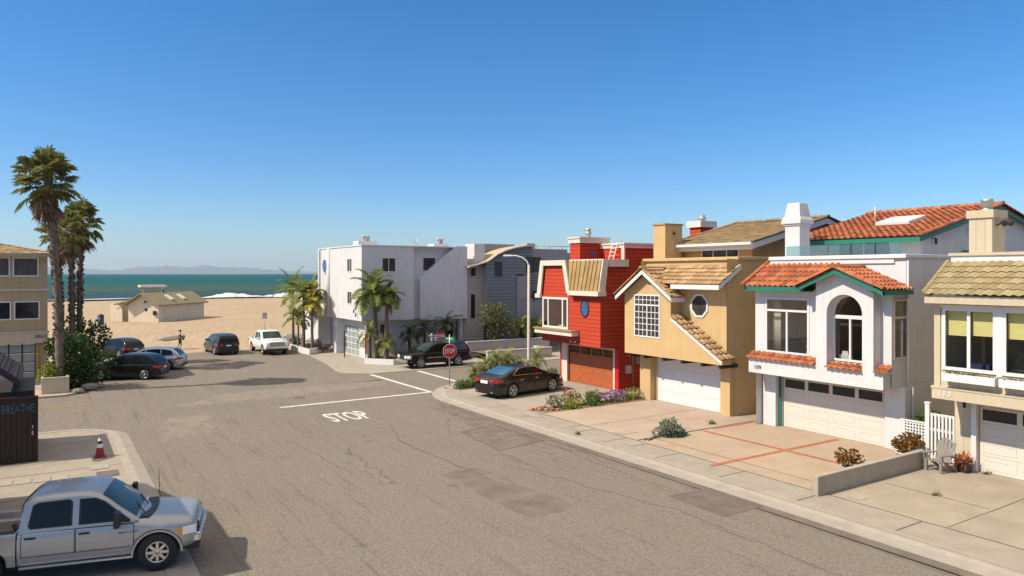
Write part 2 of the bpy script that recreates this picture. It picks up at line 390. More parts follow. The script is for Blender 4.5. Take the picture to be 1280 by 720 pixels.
M['paint_line'] = mat('paint_line', (.56, .545, .51), .8, .25, 3, bump=.2, bscale=50); M['yellow_line'] = mat('yellow_line', (.35, .24, .07), .85, .3, 3)
M['soil'] = mat('soil', (.17, .125, .08), .95, .3, 4, bump=.5, bscale=20)
M['steel'] = mat('steel', (.42, .42, .41), .45, .1, metal=.7); M['lamp_post'] = mat('lamp_post', (.47, .42, .35), .7, .12, 4); M['sign_red'] = mat('sign_red', (.50, .012, .014), .4, .06); M['sign_white'] = mat('sign_white', (.80, .80, .78), .4, .03)
M['sign_green'] = mat('sign_green', (.004, .22, .10), .4, .05); M['sign_text_red'] = mat('sign_text_red', (.55, .03, .05), .5, .05); M['sign_navy'] = mat('sign_navy', (.03, .04, .12), .5, .05)
M['rubber'] = mat('rubber', (.018, .018, .018), .85, .2, 10); M['chrome'] = mat('chrome', (.62, .62, .62), .16, 0, metal=1); M['alloy'] = mat('alloy', (.55, .55, .55), .3, 0, metal=.85)
M['plastic_black'] = mat('plastic_black', (.014, .014, .015), .55, .1); M['car_glass'] = mat('car_glass', (.010, .012, .012), .04, 0, spec=.3); M['screen_glass'] = mat('screen_glass', (.03, .055, .048), .04, .5, 1.5, spec=.28)
M['rear_blue_glass'] = mat('rear_blue_glass', (.02, .10, .16), .03, .2, 1.5, spec=.9, coat=.8)
M['lens_red'] = mat('lens_red', (.42, .008, .008), .15, 0, spec=.7, coat=.5); M['lens_clear'] = mat('lens_clear', (.82, .80, .70), .1, .1, 20, spec=.8, coat=.8); M['lens_amber'] = mat('lens_amber', (.62, .24, .02), .15, 0, spec=.8, coat=.6)
def paint(n, c, metal=.0, rough=.3): M[n] = mat(n, c, rough*.6, .02, 2, metal=metal, coat=.4, spec=.5)
paint('paint_silver', (.37, .37, .375), .5, .58); M['paint_black'] = mat('paint_black', (.008, .008, .009), .18, .02, 2, spec=.4, coat=.1); paint('paint_brown', (.013, .009, .0075), .1); paint('paint_white', (.78, .78, .78)); M['paint_grey'] = mat('paint_grey', (.022, .022, .023), .22, .02, 2, spec=.4, coat=.1); paint('paint_lightsilver', (.5, .5, .48), .5); M['paint_navy'] = mat('paint_navy', (.008, .008, .010), .2, .02, 2, spec=.4, coat=.1)
M['plate'] = mat('plate', (.75, .75, .72), .5, .05); M['bark'] = mat('bark', (.17, .125, .085), .95, .35, 8, bump=.6, bscale=14, stretch=(1, 1, 3)); M['bark_grey'] = mat('bark_grey', (.16, .122, .09), .95, .3, 8, bump=.5, bscale=14, stretch=(1, 1, 4)); M['bark_dark'] = mat('bark_dark', (.09, .065, .045), .95, .3, 8, bump=.6, bscale=20)
M['fan_leaf'] = leaf_mat('fan_leaf', (.075, .095, .025), (.30, .29, .09), (.46, .36, .15), trans=.4); M['dead_leaf'] = leaf_mat('dead_leaf', (.14, .095, .055), (.38, .27, .16), rough=.8)
M['palm_leaf'] = leaf_mat('palm_leaf', (.07, .115, .02), (.24, .28, .05), (.40, .34, .08), trans=.35); M['palm_yellow'] = leaf_mat('palm_yellow', (.30, .26, .03), (.46, .36, .05)); M['pygmy_leaf'] = leaf_mat('pygmy_leaf', (.06, .10, .018), (.26, .27, .045), (.30, .25, .07)); M['shaded_palm_leaf'] = leaf_mat('shaded_palm_leaf', (.022, .04, .014), (.06, .085, .022))  # last entry: small palm leaf with the building's shade put into its colour
M['hedge_leaf'] = leaf_mat('hedge_leaf', (.016, .038, .010), (.075, .125, .028), (.18, .22, .06)); M['olive_leaf'] = leaf_mat('olive_leaf', (.06, .08, .025), (.20, .20, .075), (.30, .27, .11)); M['lime_leaf'] = leaf_mat('lime_leaf', (.13, .16, .02), (.33, .34, .05), (.45, .40, .09)); M['green_leaf'] = leaf_mat('green_leaf', (.04, .085, .012), (.14, .23, .03)); M['silver_leaf'] = leaf_mat('silver_leaf', (.07, .105, .06), (.20, .26, .18), (.38, .42, .34)); M['grey_leaf'] = leaf_mat('grey_leaf', (.12, .12, .065), (.27, .25, .15)); M['jade_leaf'] = leaf_mat('jade_leaf', (.09, .05, .012), (.27, .125, .022), (.20, .17, .05)); M['pink_flower'] = leaf_mat('pink_flower', (.36, .03, .12), (.62, .10, .26)); M['purple_flower'] = leaf_mat('purple_flower', (.20, .05, .28), (.46, .18, .52)); M['red_leaf'] = leaf_mat('red_leaf', (.30, .06, .02), (.58, .19, .06)); M['maroon_leaf'] = leaf_mat('maroon_leaf', (.09, .03, .03), (.22, .09, .06))

def asphalt_mat():
    m, nt, b = _nodes('asphalt')
    b.inputs['Roughness'].default_value = .9; b.inputs['Specular IOR Level'].default_value = .25
    big = _noise(nt, .16, 6, .62); mid = _noise(nt, .9, 7, .7, stretch=(1, .55, 1)); fine = _noise(nt, 55, 3, .7); streak = _noise(nt, 1, 6, .65, stretch=(1.1, .07, 1)); cross = _noise(nt, 1, 6, .65, stretch=(.05, .9, 1))
    c = _mix(nt, _ramp(nt, big.outputs['Fac'], .36, .66).outputs['Color'], (.142, .122, .102), (.235, .201, .168))
    c = _mix(nt, _ramp(nt, streak.outputs['Fac'], .38, .68).outputs['Color'], _mix(nt, .62, c, (.085, .07, .057)), c)
    c = _mix(nt, _ramp(nt, cross.outputs['Fac'], .52, .72).outputs['Color'], c, _mix(nt, .3, c, (.30, .265, .22)))
    c = _mix(nt, _ramp(nt, mid.outputs['Fac'], .56, .74).outputs['Color'], c, _mix(nt, .45, c, (.28, .241, .203)))
    c = _mix(nt, .55, c, _ramp(nt, fine.outputs['Fac'], .3, .7, (.088, .076, .064, 1), (.275, .236, .195, 1)).outputs['Color'])
    g1 = _noise(nt, 11, 4, .75); g2 = _noise(nt, 27, 2, .7)
    c = _mix(nt, .42, c, _ramp(nt, g1.outputs['Fac'], .36, .64, (.074, .064, .053, 1), (.305, .262, .217, 1)).outputs['Color'])
    c = _mix(nt, .32, c, _ramp(nt, g2.outputs['Fac'], .36, .64, (.054, .047, .039, 1), (.355, .305, .252, 1)).outputs['Color'])
    thin = _noise(nt, 1, 7, .75, stretch=(4.5, .16, 1)); c = _mix(nt, _ramp(nt, thin.outputs['Fac'], .54, .68).outputs['Color'], c, _mix(nt, .5, c, (.085, .07, .056)))
    # cracks: two sizes of broken cell edges
    for sc, th, lo, k in ((.20, .007, .56, .5), (.62, .012, .62, .4)):
        wob = _noise(nt, 1.5, 5, .7)
        tc = nt.nodes.new('ShaderNodeTexCoord'); add = nt.nodes.new('ShaderNodeVectorMath'); add.operation = 'MULTIPLY_ADD'
        nt.links.new(wob.outputs['Color'], add.inputs[0]); add.inputs[1].default_value = (1.3, 1.3, 0); nt.links.new(tc.outputs['Object'], add.inputs[2])
        vo = nt.nodes.new('ShaderNodeTexVoronoi'); vo.feature = 'DISTANCE_TO_EDGE'; vo.inputs['Scale'].default_value = sc; nt.links.new(add.outputs[0], vo.inputs['Vector'])
        edge = _ramp(nt, vo.outputs['Distance'], 0, th, (1,1,1,1), (0,0,0,1))
        mask = _ramp(nt, _noise(nt, .33, 3, .6, stretch=(1, 1, 1)).outputs['Fac'], lo, lo+.08)
        f = nt.nodes.new('ShaderNodeMath'); f.operation = 'MULTIPLY'; nt.links.new(edge.outputs['Color'], f.inputs[0]); nt.links.new(mask.outputs['Color'], f.inputs[1])
        f2 = nt.nodes.new('ShaderNodeMath'); f2.operation = 'MULTIPLY'; f2.inputs[1].default_value = k; nt.links.new(f.outputs[0], f2.inputs[0])
        c = _mix(nt, f2.outputs[0], c, (.05, .045, .04))
    # oil spots
    vo = nt.nodes.new('ShaderNodeTexVoronoi'); vo.inputs['Scale'].default_value = .45
    tc = nt.nodes.new('ShaderNodeTexCoord'); nt.links.new(tc.outputs['Object'], vo.inputs['Vector'])
    sp = _ramp(nt, vo.outputs['Distance'], .05, .12, (1,1,1,1), (0,0,0,1))
    f = nt.nodes.new('ShaderNodeMath'); f.operation = 'MULTIPLY'; f.inputs[1].default_value = .3; nt.links.new(sp.outputs['Color'], f.inputs[0])
    c = _mix(nt, f.outputs[0], c, (.06, .055, .05))
    nt.links.new(c, b.inputs['Base Color'])
    _bump(nt, b, fine.outputs['Fac'], .35, .02)
    return m
M['asphalt'] = asphalt_mat()
def sand_mat():
    m, nt, b = _nodes('sand'); b.inputs['Roughness'].default_value = .95; b.inputs['Specular IOR Level'].default_value = .1
    n = _noise(nt, .06, 6, .65, stretch=(.6, 1.6, 1)); n2 = _noise(nt, .9, 5, .7)
    c = _mix(nt, _ramp(nt, n.outputs['Fac'], .35, .65).outputs['Color'], (.345, .256, .168), (.41, .316, .222))
    c = _mix(nt, .35, c, _ramp(nt, n2.outputs['Fac'], .35, .65, (.30, .22, .137, 1), (.455, .347, .238, 1)).outputs['Color'])
    # wet sand close to the water
    tc = nt.nodes.new('ShaderNodeTexCoord'); sx = nt.nodes.new('ShaderNodeSeparateXYZ'); nt.links.new(tc.outputs['Object'], sx.inputs[0])
    mr = nt.nodes.new('ShaderNodeMapRange'); mr.inputs['From Min'].default_value = 228; mr.inputs['From Max'].default_value = 244; nt.links.new(sx.outputs['Y'], mr.inputs['Value'])
    c = _mix(nt, mr.outputs[0], c, (.26, .175, .10))
    nt.links.new(c, b.inputs['Base Color'])
    vo = nt.nodes.new('ShaderNodeTexVoronoi'); vo.inputs['Scale'].default_value = 1.7; vo.feature = 'SMOOTH_F1'; nt.links.new(tc.outputs['Object'], vo.inputs['Vector'])
    p = _bump(nt, b, vo.outputs['Distance'], .7, .22)
    _bump(nt, b, n2.outputs['Fac'], .6, .25, p)
    return m
M['sand'] = sand_mat()
def sea_mat():
    m, nt, b = _nodes('sea'); b.inputs['Roughness'].default_value = .45; b.inputs['Specular IOR Level'].default_value = .02
    tc = nt.nodes.new('ShaderNodeTexCoord'); sx = nt.nodes.new('ShaderNodeSeparateXYZ'); nt.links.new(tc.outputs['Object'], sx.inputs[0])
    lg = nt.nodes.new('ShaderNodeMath'); lg.operation = 'LOGARITHM'; lg.inputs[1].default_value = 10; nt.links.new(sx.outputs['Y'], lg.inputs[0])
    mr = nt.nodes.new('ShaderNodeMapRange'); mr.inputs['From Min'].default_value = 2.38; mr.inputs['From Max'].default_value = 3.4; nt.links.new(lg.outputs[0], mr.inputs['Value'])
    r = nt.nodes.new('ShaderNodeValToRGB'); e = r.color_ramp.elements
    e[0].position = 0; e[0].color = (.045, .065, .062, 1); e[1].position = 1; e[1].color = (.004, .064, .066, 1)
    for p, c in ((.06, (.035, .062, .078, 1)), (.13, (.040, .075, .070, 1)), (.22, (.066, .088, .046, 1)), (.34, (.030, .088, .062, 1)), (.55, (.008, .080, .068, 1))): x = e.new(p); x.color = c
    nt.links.new(mr.outputs[0], r.inputs['Fac'])
    n = _noise(nt, .03, 5, .6, stretch=(.5, 1.6, 1)); c = _mix(nt, _ramp(nt, n.outputs['Fac'], .4, .62).outputs['Color'], r.outputs['Color'], _mix(nt, .4, r.outputs['Color'], (.005, .06, .07)))
    nt.links.new(c, b.inputs['Base Color'])
    n2 = _noise(nt, .35, 6, .7, stretch=(.35, 1, 1)); _bump(nt, b, n2.outputs['Fac'], .8, 1.0)
    return m
M['sea'] = sea_mat()
M['foam'] = mat('foam', (0.594, 0.594, 0.585), .9, .22, 1.2, bump=.8, bscale=1.5)
M['hill'] = mat('hill', (.10, .10, .075), .95, .3, .002)

# ------------------------------------------------------------------ terrain, sea, hills
def strip(name, m, x0, x1, xs, ys, zf):
    mb = MB(); X = [x0+(x1-x0)*i/xs for i in range(xs+1)]
    v = [(x, y, zf(x, y)) for y in ys for x in X]; n = xs+1
    f = [(j*n+i, j*n+i+1, (j+1)*n+i+1, (j+1)*n+i) for j in range(len(ys)-1) for i in range(xs)]
    mb.add(v, f, smooth=True); return structure(mb, name, m)
mb = MB(); mb.poly((-30000,-30000,-.2), (30000,-30000,-.2), (30000,70.5,-.2), (-30000,70.5,-.2)); structure(mb, 'ground', M['concrete_tan'])
def sandz(x, y):
    z = -.07 + .10*noise.noise((x*.12, y*.12, 1)) + .14*noise.noise((x*.04, y*.04, 5))
    e = min(1, max(0, (y-67)/9)); z = -.125 + (z+.125+.05)*e
    if y > 150: z -= 1.15*((y-150)/97)**1.3
    return z
ys = [66.5+i*.9 for i in range(60)] + [121+i*3 for i in range(48)] + [266, 300]
strip('beach', M['sand'], -90, 210, 240, ys, sandz)
mb = MB()
for a, b_ in ((-30000, -90), (210, 30000)):
    mb.poly((a,66.5,-.125), (b_,66.5,-.125), (b_,150,-.125), (a,150,-.125)); mb.poly((a,150,-.125), (b_,150,-.125), (b_,300,-2.4), (a,300,-2.4))
structure(mb, 'far_beach', M['sand'])
def seaz(x, y):
    k = max(0, 1-(y-244)/900)
    sw = .36*math.sin(y*.16+1.7*noise.noise((x*.012, y*.01, 0)))*k + .25*noise.noise((x*.05, y*.18, 3))*k
    return -1.2 + sw
ys = [240+i*2.0 for i in range(120)] + [480+i*10 for i in range(60)] + [1080+i*60 for i in range(25)]
strip('sea', M['sea'], -300, 700, 160, ys, seaz)
mb = MB(); mb.poly((-30000,240,-1.8), (-300,240,-1.8), (-300,2520,-1.3), (-30000,2520,-1.3)); mb.poly((700,240,-1.8), (30000,240,-1.8), (30000,2520,-1.3), (700,2520,-1.3)); mb.poly((-30000,2520,-1.22), (30000,2520,-1.22), (30000,30000,-1.22), (-30000,30000,-1.22))
structure(mb, 'open_sea', M['sea'])
# the breaker: a rolling mound of white water in front of the right half of the beach
mb = MB(); v = []; f = []; nx, ny = 420, 12
for i in range(nx+1):
    x = 41 + 150*i/nx; yc = 248.3 + 1.6*noise.noise((x*.04, 2, 0)); hh = (.9+.75*noise.noise((x*.09, 7, 0))+.35*noise.noise((x*.5, 9, 0)))*min(1, (x-41)/9+.12)
    for j in range(ny+1):
        t = j/ny; y = yc-4+10*t; z = -1.25 + max(.02, hh*1.25)*math.sin(PI*t)**.8*(1+.35*noise.noise((x*1.1, y*1.1, 3))) + .05
        v.append((x, y, z))
for i in range(nx):
    for j in range(ny): f.append((i*(ny+1)+j, (i+1)*(ny+1)+j, (i+1)*(ny+1)+j+1, i*(ny+1)+j+1))
mb.add(v, f, smooth=True)
for (xa, xb, yc, wd) in ((-20, 40, 246.5, 1.1), (-60, 36, 262, .7), (44, 190, 246, 1.6), (60, 190, 268, .8)):
    n = 120
    for i in range(n):
        p = []
        for q in (i, i+1):
            x = xa+(xb-xa)*q/n; y = yc+1.6*noise.noise((x*.06, yc, 0)); ww = wd*max(.05, .7+1.1*noise.noise((x*.11, yc, 4)))
            p += [(x, y-ww, seaz(x, y-ww)+.10), (x, y+ww, seaz(x, y+ww)+.16)]
        mb.poly(p[0], p[2], p[3], p[1])
tag(mb.build('breaking_wave', M['foam']), kind='structure')
prof = [(20,9),(60,8.6),(97,8.1),(114,5.9),(134,4.6),(149,4.2),(162,7.2),(177,9.4),(193,8.5),(208,9.8),(230,8.1),(252,9.8),(258,11.4),(265,9.8),(283,7.7),(309,8.1),(322,6.1),(348,4.4),(361,3.3),(400,2.6),(460,1.2),(520,-.5)]
D = 22000; mb = MB(); v = []; f = []; npx = 250; rows = 7
S_, C_ = math.sin(R(32.8)), math.cos(R(32.8))
for i in range(npx+1):
    px = 20+500*i/npx
    for a, b_ in zip(prof, prof[1:]):
        if a[0] <= px <= b_[0]: hpx = a[1]+(b_[1]-a[1])*(px-a[0])/(b_[0]-a[0])
    t = (px-640)/905; ratio = (S_+t*C_)/(C_-t*S_)
    for j in range(rows):
        y = D+700*j; dd = ratio*y*S_+y*C_
        k = (0, .35, .6, .8, .92, 1, .4)[j]*(1+.12*noise.noise((px*.12, j*.9, 1)))
        v.append((ratio*y, y, -12 + (hpx*dd/905+16+1.2*noise.noise((px*.2, 0, 0))*(dd/905))*k))
for i in range(npx):
    for j in range(rows-1): f.append((i*rows+j, (i+1)*rows+j, (i+1)*rows+j+1, i*rows+j+1))
mb.add(v, f, smooth=True); structure(mb, 'hills', M['hill'])
hz = MB(); hz.box(-31000, 31000, -31000, 31000, -40, 560)
hm = bpy.data.materials.new('haze'); hm.use_nodes = True; hn = hm.node_tree; hn.nodes.remove(hn.nodes['Principled BSDF'])
pv = hn.nodes.new('ShaderNodeVolumePrincipled'); pv.inputs['Color'].default_value = (.66, .83, 1, 1); pv.inputs['Density'].default_value = 4.2e-5; pv.inputs['Anisotropy'].default_value = .2
hn.links.new(pv.outputs[0], hn.nodes['Material Output'].inputs['Volume'])
USE_HAZE = True
if USE_HAZE: tag(hz.build('haze', hm), kind='stuff')

# ------------------------------------------------------------------ street, kerbs, pavements, driveways
def slab(name, poly, z0, z1, m, tint=.5):
    mb = MB(); mb.prism([(x, y, z0) for x, y in poly], (0, 0, z1-z0)); return structure(mb, name, m)
def sheet(name, quads, z, m):
    mb = MB()
    for q in quads: mb.poly(*[(x, y, z) for x, y in q])
    return structure(mb, name, m)
rect = lambda x0, x1, y0, y1: [(x0,y0),(x1,y0),(x1,y1),(x0,y1)]
def arc(cx, cy, r, a0, a1, n=10): return [(cx+r*math.cos(R(a0+(a1-a0)*i/n)), cy+r*math.sin(R(a0+(a1-a0)*i/n))) for i in range(n+1)]
sheet('road', [rect(-160, 320, -120, 69.5)], -.10, M['asphalt'])
cr = [(18.68,-90)] + [(18.68, 34.2)] + arc(24.2, 34.6, 5.52, 178, 92, 12) + [(320, 40.15), (320, -90)]
slab('sidewalk', cr, -.16, 0, M['concrete'])
# rolled kerb and gutter along the right side
kb = MB(); pts_out = [(17.98,-90),(17.98,34.2)] + arc(24.2, 34.6, 6.22, 178, 95, 12) + [(60,40.85)]; pts_in = [(18.83,-90),(18.83,34.2)] + arc(24.2, 34.6, 5.37, 178, 95, 12) + [(60,40.0)]
pts_mid = [(18.5,-90),(18.5,34.2)] + arc(24.2, 34.6, 5.7, 178, 95, 12) + [(60,40.33)]
for i in range(len(pts_out)-1):
    a, b_, c, d = pts_out[i], pts_out[i+1], pts_mid[i+1], pts_mid[i]; e, g = pts_in[i+1], pts_in[i]
    kb.poly((*a,-.094), (*b_,-.094), (*c,-.08), (*d,-.08)); kb.poly((*d,-.08), (*c,-.08), (*e,.006), (*g,.006))
structure(kb, 'kerb_gutter', M['concrete_light'])
lf = [(2.42,-60),(2.42,34.8)] + arc(.45, 34.8, 1.97, 0, 90, 12) + [(-120, 37.4), (-120,-60)]
slab('near_sidewalk', lf, -.16, 0, M['concrete'])
kb = MB(); o_ = [(2.98,-60),(2.98,34.8)] + arc(.45, 34.8, 2.53, 0, 90, 14) + [(-60,39.0)]; i_ = [(2.3,-60),(2.3,34.8)] + arc(.45, 34.8, 1.85, 0, 90, 14) + [(-60,38.2)]
m_ = [(2.6,-60),(2.6,34.8)] + arc(.45, 34.8, 2.15, 0, 90, 14) + [(-60,38.5)]
for i in range(len(o_)-1):
    kb.poly((*o_[i],-.094), (*o_[i+1],-.094), (*m_[i+1],.01), (*m_[i],.01)); kb.poly((*m_[i],.01), (*m_[i+1],.01), (*i_[i+1],.012), (*i_[i],.012))
structure(kb, 'near_kerb', M['concrete_light'])
slab('far_pavement', [(-120,47.7),(.9,47.7),(1.5,48.3),(1.9,50),(1.9,69),(-120,69)], -.16, 0, M['concrete_tan'])
slab('corner_apron', [(18.9,46.9),(320,46.9),(320,69),(18.9,69),(18.7,60.5),(17.9,53.5),(17.2,49.6),(17.4,48.2)], -.15, -.06, M['concrete_light'])
sheet('driveway_grey', [rect(20.25, 29, -30, 13.3)], .004, M['concrete_grey']); sheet('driveway_warm', [rect(20.25, 27.7, 13.72, 21.95)], .004, M['concrete_warm'])
sheet('driveway_tan', [rect(20.35, 27.7, 22.12, 28.75)], .004, M['concrete_tan']); sheet('driveway_cream', [rect(20.1, 27.9, 30.0, 39.0)], .004, M['concrete_light'])
sheet('flower_bed_soil', [[(20.5,28.75),(27.6,28.75),(27.6,30.0),(20.3,30.0)], [(20.2,37.0),(23.0,37.4),(23.2,38.6),(21.2,38.6)], ], .008, M['soil'])
sheet('brick_paving', [rect(19.8, 27.3, 17.6, 17.82), rect(23.8, 24.02, 14.3, 17.6), rect(23.8, 24.02, 17.82, 21.8), rect(24.6, 27.6, 21.78, 22.02)], .010, M['brick_strip'])
jt = MB()
def line(p, q, wd, z, mb, wob=0, seg=1, seed=1):
    p, q = Vector(p), Vector(q); d = (q-p).normalized(); s = Vector((-d.y, d.x)); rnd = random.Random(seed); prev = None
    for i in range(seg+1):
        c = p+(q-p)*i/seg + s*((wob*3.2*noise.noise((i*.16, seed*7.3, 0))+wob*1.2*noise.noise((i*.6, seed*3.1, 5))+rnd.uniform(-wob, wob)*.2) if 0 < i < seg else 0); ww = wd/2*(rnd.uniform(.5, 1.2) if wob else 1)
        cur = ((c.x+s.x*ww, c.y+s.y*ww, z), (c.x-s.x*ww, c.y-s.y*ww, z))
        if prev: mb.poly(prev[1], cur[1], cur[0], prev[0])
        prev = cur
for y in range(-20, 36, 3): line((18.9, y+.6), (20.2, y+.6), .025, .012, jt)
for a, b_ in (((20.24,-20),(20.24,30)), ((20.3,9.97),(28,10.0)), ((22.9,10.1),(22.9,13.2)), ((20.4,25.3),(27.6,25.45)), ((23.7,22.2),(23.7,25.2)), ((23.5,30.1),(23.5,36.4)), ((20.2,33.7),(27.7,33.9)), ((24.4,3),(24.4,9.9)), ((21.1,14),(21.1,21.9))): line(a, b_, .03, .012, jt, .012, 14, 3)
line((20.3,22.03), (27.4,22.03), .09, .014, jt, .02, 20, 5)
for y in (20.5, 23.5, 26.3, 29.3, 30.9, 34): line((-4, y), (2.3, y), .03, .012, jt)
structure(jt, 'paving_joint', M['joint'])
sheet('meter_cover', [rect(20.5, 21.0, 12.55, 13.0), rect(20.4, 21.3, 23.1, 23.7), rect(19.35, 20.1, 24.6, 25.3), rect(19.4, 20.1, 21.4, 22.0), rect(19.4, 19.9, 28.1, 29.3)], .014, M['concrete_light'])
sheet('stepping_tile', [rect(-1.9+i*.52, -1.42+i*.52, 28.3-i*.05, 28.95-i*.05) for i in range(5)] + [rect(1.3, 1.9, 28.9, 29.6)], .016, M['concrete_light'])
sheet('utility_cover', [rect(1.45, 2.1, 27.7, 28.5)], .016, M['patch'])
# marks on the road
sheet('road_marking', [[(10.15,37.64),(18.95,37.86),(18.95,38.14),(10.15,37.92)], [(18.72,38.14),(18.98,38.14),(18.82,46.7),(18.52,46.7)], [(21.95,41.0),(22.22,41.0),(22.35,46.8),(22.05,46.8)]], -.092, M['paint_line'])
sheet('centre_line', [rect(-60, 2.7, 43.9, 44.0), rect(-60, 2.0, 44.12, 44.22)], -.092, M['yellow_line'])
mb = MB(); add_text(mb, 'STOP', 1.95, 2.15, (12.28, 33.75, -.094), (1,-.03,0), (0,1,0), .003, 0, .018); structure(mb, 'stop_marking', M['paint_line'])
sheet('road_patch', [[(16.2,14.0),(17.9,14.0),(17.9,16.1),(16.2,16.3)]], -.093, M['patch'])
ck = MB()
for i, (a, b_) in enumerate([((13.5,31.5),(12.2,27.5)), ((12.2,27.5),(12.6,20)), ((16.6,34),(17.2,26)), ((17.2,26),(16.7,17)), ((9,40.5),(16,41.2)), ((5,39.5),(14,39.2)), ((16.2,30.8),(14.6,27.6)), ((14.6,27.6),(16.9,26.9)), ((14.0,22),(15.5,15)), ((15.5,15),(15.2,9)), ((8.5,30),(8.9,24)), ((6,36),(6.4,31))]): line(a, b_, .02, -.0915, ck, .05, 46, i+4)
pp = [(14.9,24.0),(17.3,24.4),(17.2,28.2),(15.2,27.7)]
for i in range(4): line(pp[i], pp[(i+1) % 4], .05, -.0912, ck, .03, 24, i+40)
for i, (a, b_) in enumerate((((17.3,20),(17.5,33)), ((16.4,30),(17.6,34.5)), ((9.6,22),(10.1,28)))): line(a, b_, .024, -.0913, ck, .09, 70, i+50)
structure(ck, 'road_crack', M['crack'])
M['patch_pale'] = mat('patch_pale', (.205, .17, .137), .95, .22, 1.5, bump=.3, bscale=60); M['patch_dim'] = mat('patch_dim', (.150, .124, .10), .95, .25, 1.2, bump=.3, bscale=60)
def ragged(pts, z, m, name, n=9, amp=.10, seed=1):
    r = random.Random(seed); out = []
    for a, b in zip(pts, pts[1:]+pts[:1]):
        for i in range(n): t = i/n; out.append((a[0]+(b[0]-a[0])*t+r.uniform(-amp,amp), a[1]+(b[1]-a[1])*t+r.uniform(-amp,amp), z))
    mb = MB(); mb.poly(*out); structure(mb, name, m)
ragged([(14.9,24.0),(17.3,24.4),(17.2,28.2),(15.2,27.7)], -.0985, M['patch_dim'], 'road_patch', seed=2); ragged([(5.5,40.6),(17.5,41.6),(18.5,44.2),(8,43.6)], -.0985, M['patch_pale'], 'road_patch', amp=.3, seed=3); ragged([(4.2,33),(6.2,33.4),(6.6,38.2),(4.6,37.6)], -.0985, M['patch_pale'], 'road_patch', amp=.35, seed=4); ragged([(11.5,16.8),(13.2,17.0),(13.0,22.5),(11.4,22.2)], -.0985, M['patch_dim'], 'road_patch', seed=5); ragged([(17.35,5),(17.97,5),(17.97,33.5),(17.55,33.5)], -.098, M['patch_dim'], 'gutter_stain', n=40, amp=.06, seed=6); ragged([(16.3,28.2),(17.9,29.4),(17.9,35.0),(16.9,33.5)], -.0982, M['patch_dim'], 'road_patch', amp=.2, seed=7)
mb = MB(); mb.disc((11.87, 40.3, -.0905), .33, 'Z', 24); structure(mb, 'manhole_cover', M['patch'])
UP = (0,0,1)
def front(X): return ((X,0,0), (0,-1,0), UP)           # wall facing the street (-X); a = -Y
def side(Y): return ((0,Y,0), (1,0,0), UP)             # wall facing the camera (-Y); a = X
def fh(y0, y1, z0, z1): return (-y1, -y0, z0, z1)
def fwin(h, X, y0, y1, z0, z1, fm, gm, mull=(), **k):
    if k.get('grid'): k['grid'] = [(-g[1], -g[0]) + tuple(g[2:]) for g in k['grid']]
    mull = [(-m[0],)+m[1:] if isinstance(m, tuple) else -m for m in mull]
    return window(h, *front(X), -y1, -y0, z0, z1, fm, gm, mull=mull, **k)
def garage(h, X, y0, y1, z1, m, rows=4, cols=4, glass=None, z0=.01, label=None, panels=True):
    """sectional garage door facing the street, with raised panels and an upper row of lights as sub-parts"""
    mb = MB(); rh = (z1-z0)/rows
    for r in range(rows): mb.box(X, X+.06, y0, y1, z0+r*rh+.004, z0+(r+1)*rh-.006)
    mb.box(X+.02, X+.06, y0, y1, z0, z1)
    cw = (y1-y0)/cols
    if panels:
        for r in range(rows):
            if glass and r == rows-1: continue
            for c in range(cols):
                a, b, e, g = y0+c*cw+.10, y0+(c+1)*cw-.10, z0+r*rh+.12, z0+(r+1)*rh-.12
                mb.box(X-.012, X, a, b, e, e+.02); mb.box(X-.012, X, a, b, g-.02, g); mb.box(X-.012, X, a, a+.02, e+.02, g-.02); mb.box(X-.012, X, b-.02, b, e+.02, g-.02)
    d = mb.build('garage_door', m, h)
    if label: d['label'] = label
    if glass:
        for c in range(cols):
            a, b = y0+c*cw+.08, y0+(c+1)*cw-.08; e, g = z1-rh+.10, z1-.07
            p = MB(); p.poly((X-.006,a,e), (X-.006,a,g), (X-.006,b,g), (X-.006,b,e))
            for q in ((a-.03,a,e-.03,g+.03), (b,b+.03,e-.03,g+.03), (a,b,e-.03,e), (a,b,g,g+.03)): p.box(X-.016, X-.001, *q, mi=1)
            if glass == 'grid':
                for i in range(1, 4): yy = a+(b-a)*i/4; p.box(X-.018, X-.008, yy-.012, yy+.012, e, g, mi=1)
                p.box(X-.02, X-.009, a, b, (e+g)/2-.012, (e+g)/2+.012, mi=1)
            p.build('door_light', [M['dark_glass'], m], d)
    return d
def sconce(h, p, n=(-1,0,0)):
    mb = MB(); p = Vector(p); n = Vector(n); mb.tube([p, p+n*.12, p+n*.14+Vector((0,0,-.05))], .025, 6); c = p+n*.14
    mb.lathe([(.02,-.02),(.06,-.05),(.05,-.25),(.02,-.27)], c, 8); mb.build('wall_lamp', M['plastic_black'], h)

# =================================================================== white stucco house with red barrel tiles
h = empty('house', 'white stucco house with red barrel tiles, teal eaves and an arched window', 'house', (0,0,0), group='houses along the right side of the street')
W1 = M['stucco_white']
mb = MB()
panel(mb, *front(27.58), -21.45, -15.1, 0, 2.45, [fh(15.9, 20.6, 0, 2.22)], .3)
panel(mb, *front(26.4), -21.45, -15.28, 2.42, 3.08)                                   # projecting band
mb.poly((26.4,15.28,2.42), (26.4,21.45,2.42), (27.6,21.45,2.42), (27.6,15.28,2.42))
mb.poly((26.4,18.1,3.08), (26.4,21.45,3.08), (26.9,21.45,3.08), (26.9,18.1,3.08)); mb.poly((26.4,15.28,3.08), (26.4,15.66,3.08), (26.9,15.66,3.08), (26.9,15.28,3.08))
panel(mb, *front(26.85), -21.45, -18.1, 3.08, 6.3, [fh(18.71, 20.9, 3.34, 5.76)], .14)
panel(mb, *front(26.9), -15.66, -15.24, 3.0, 6.3)
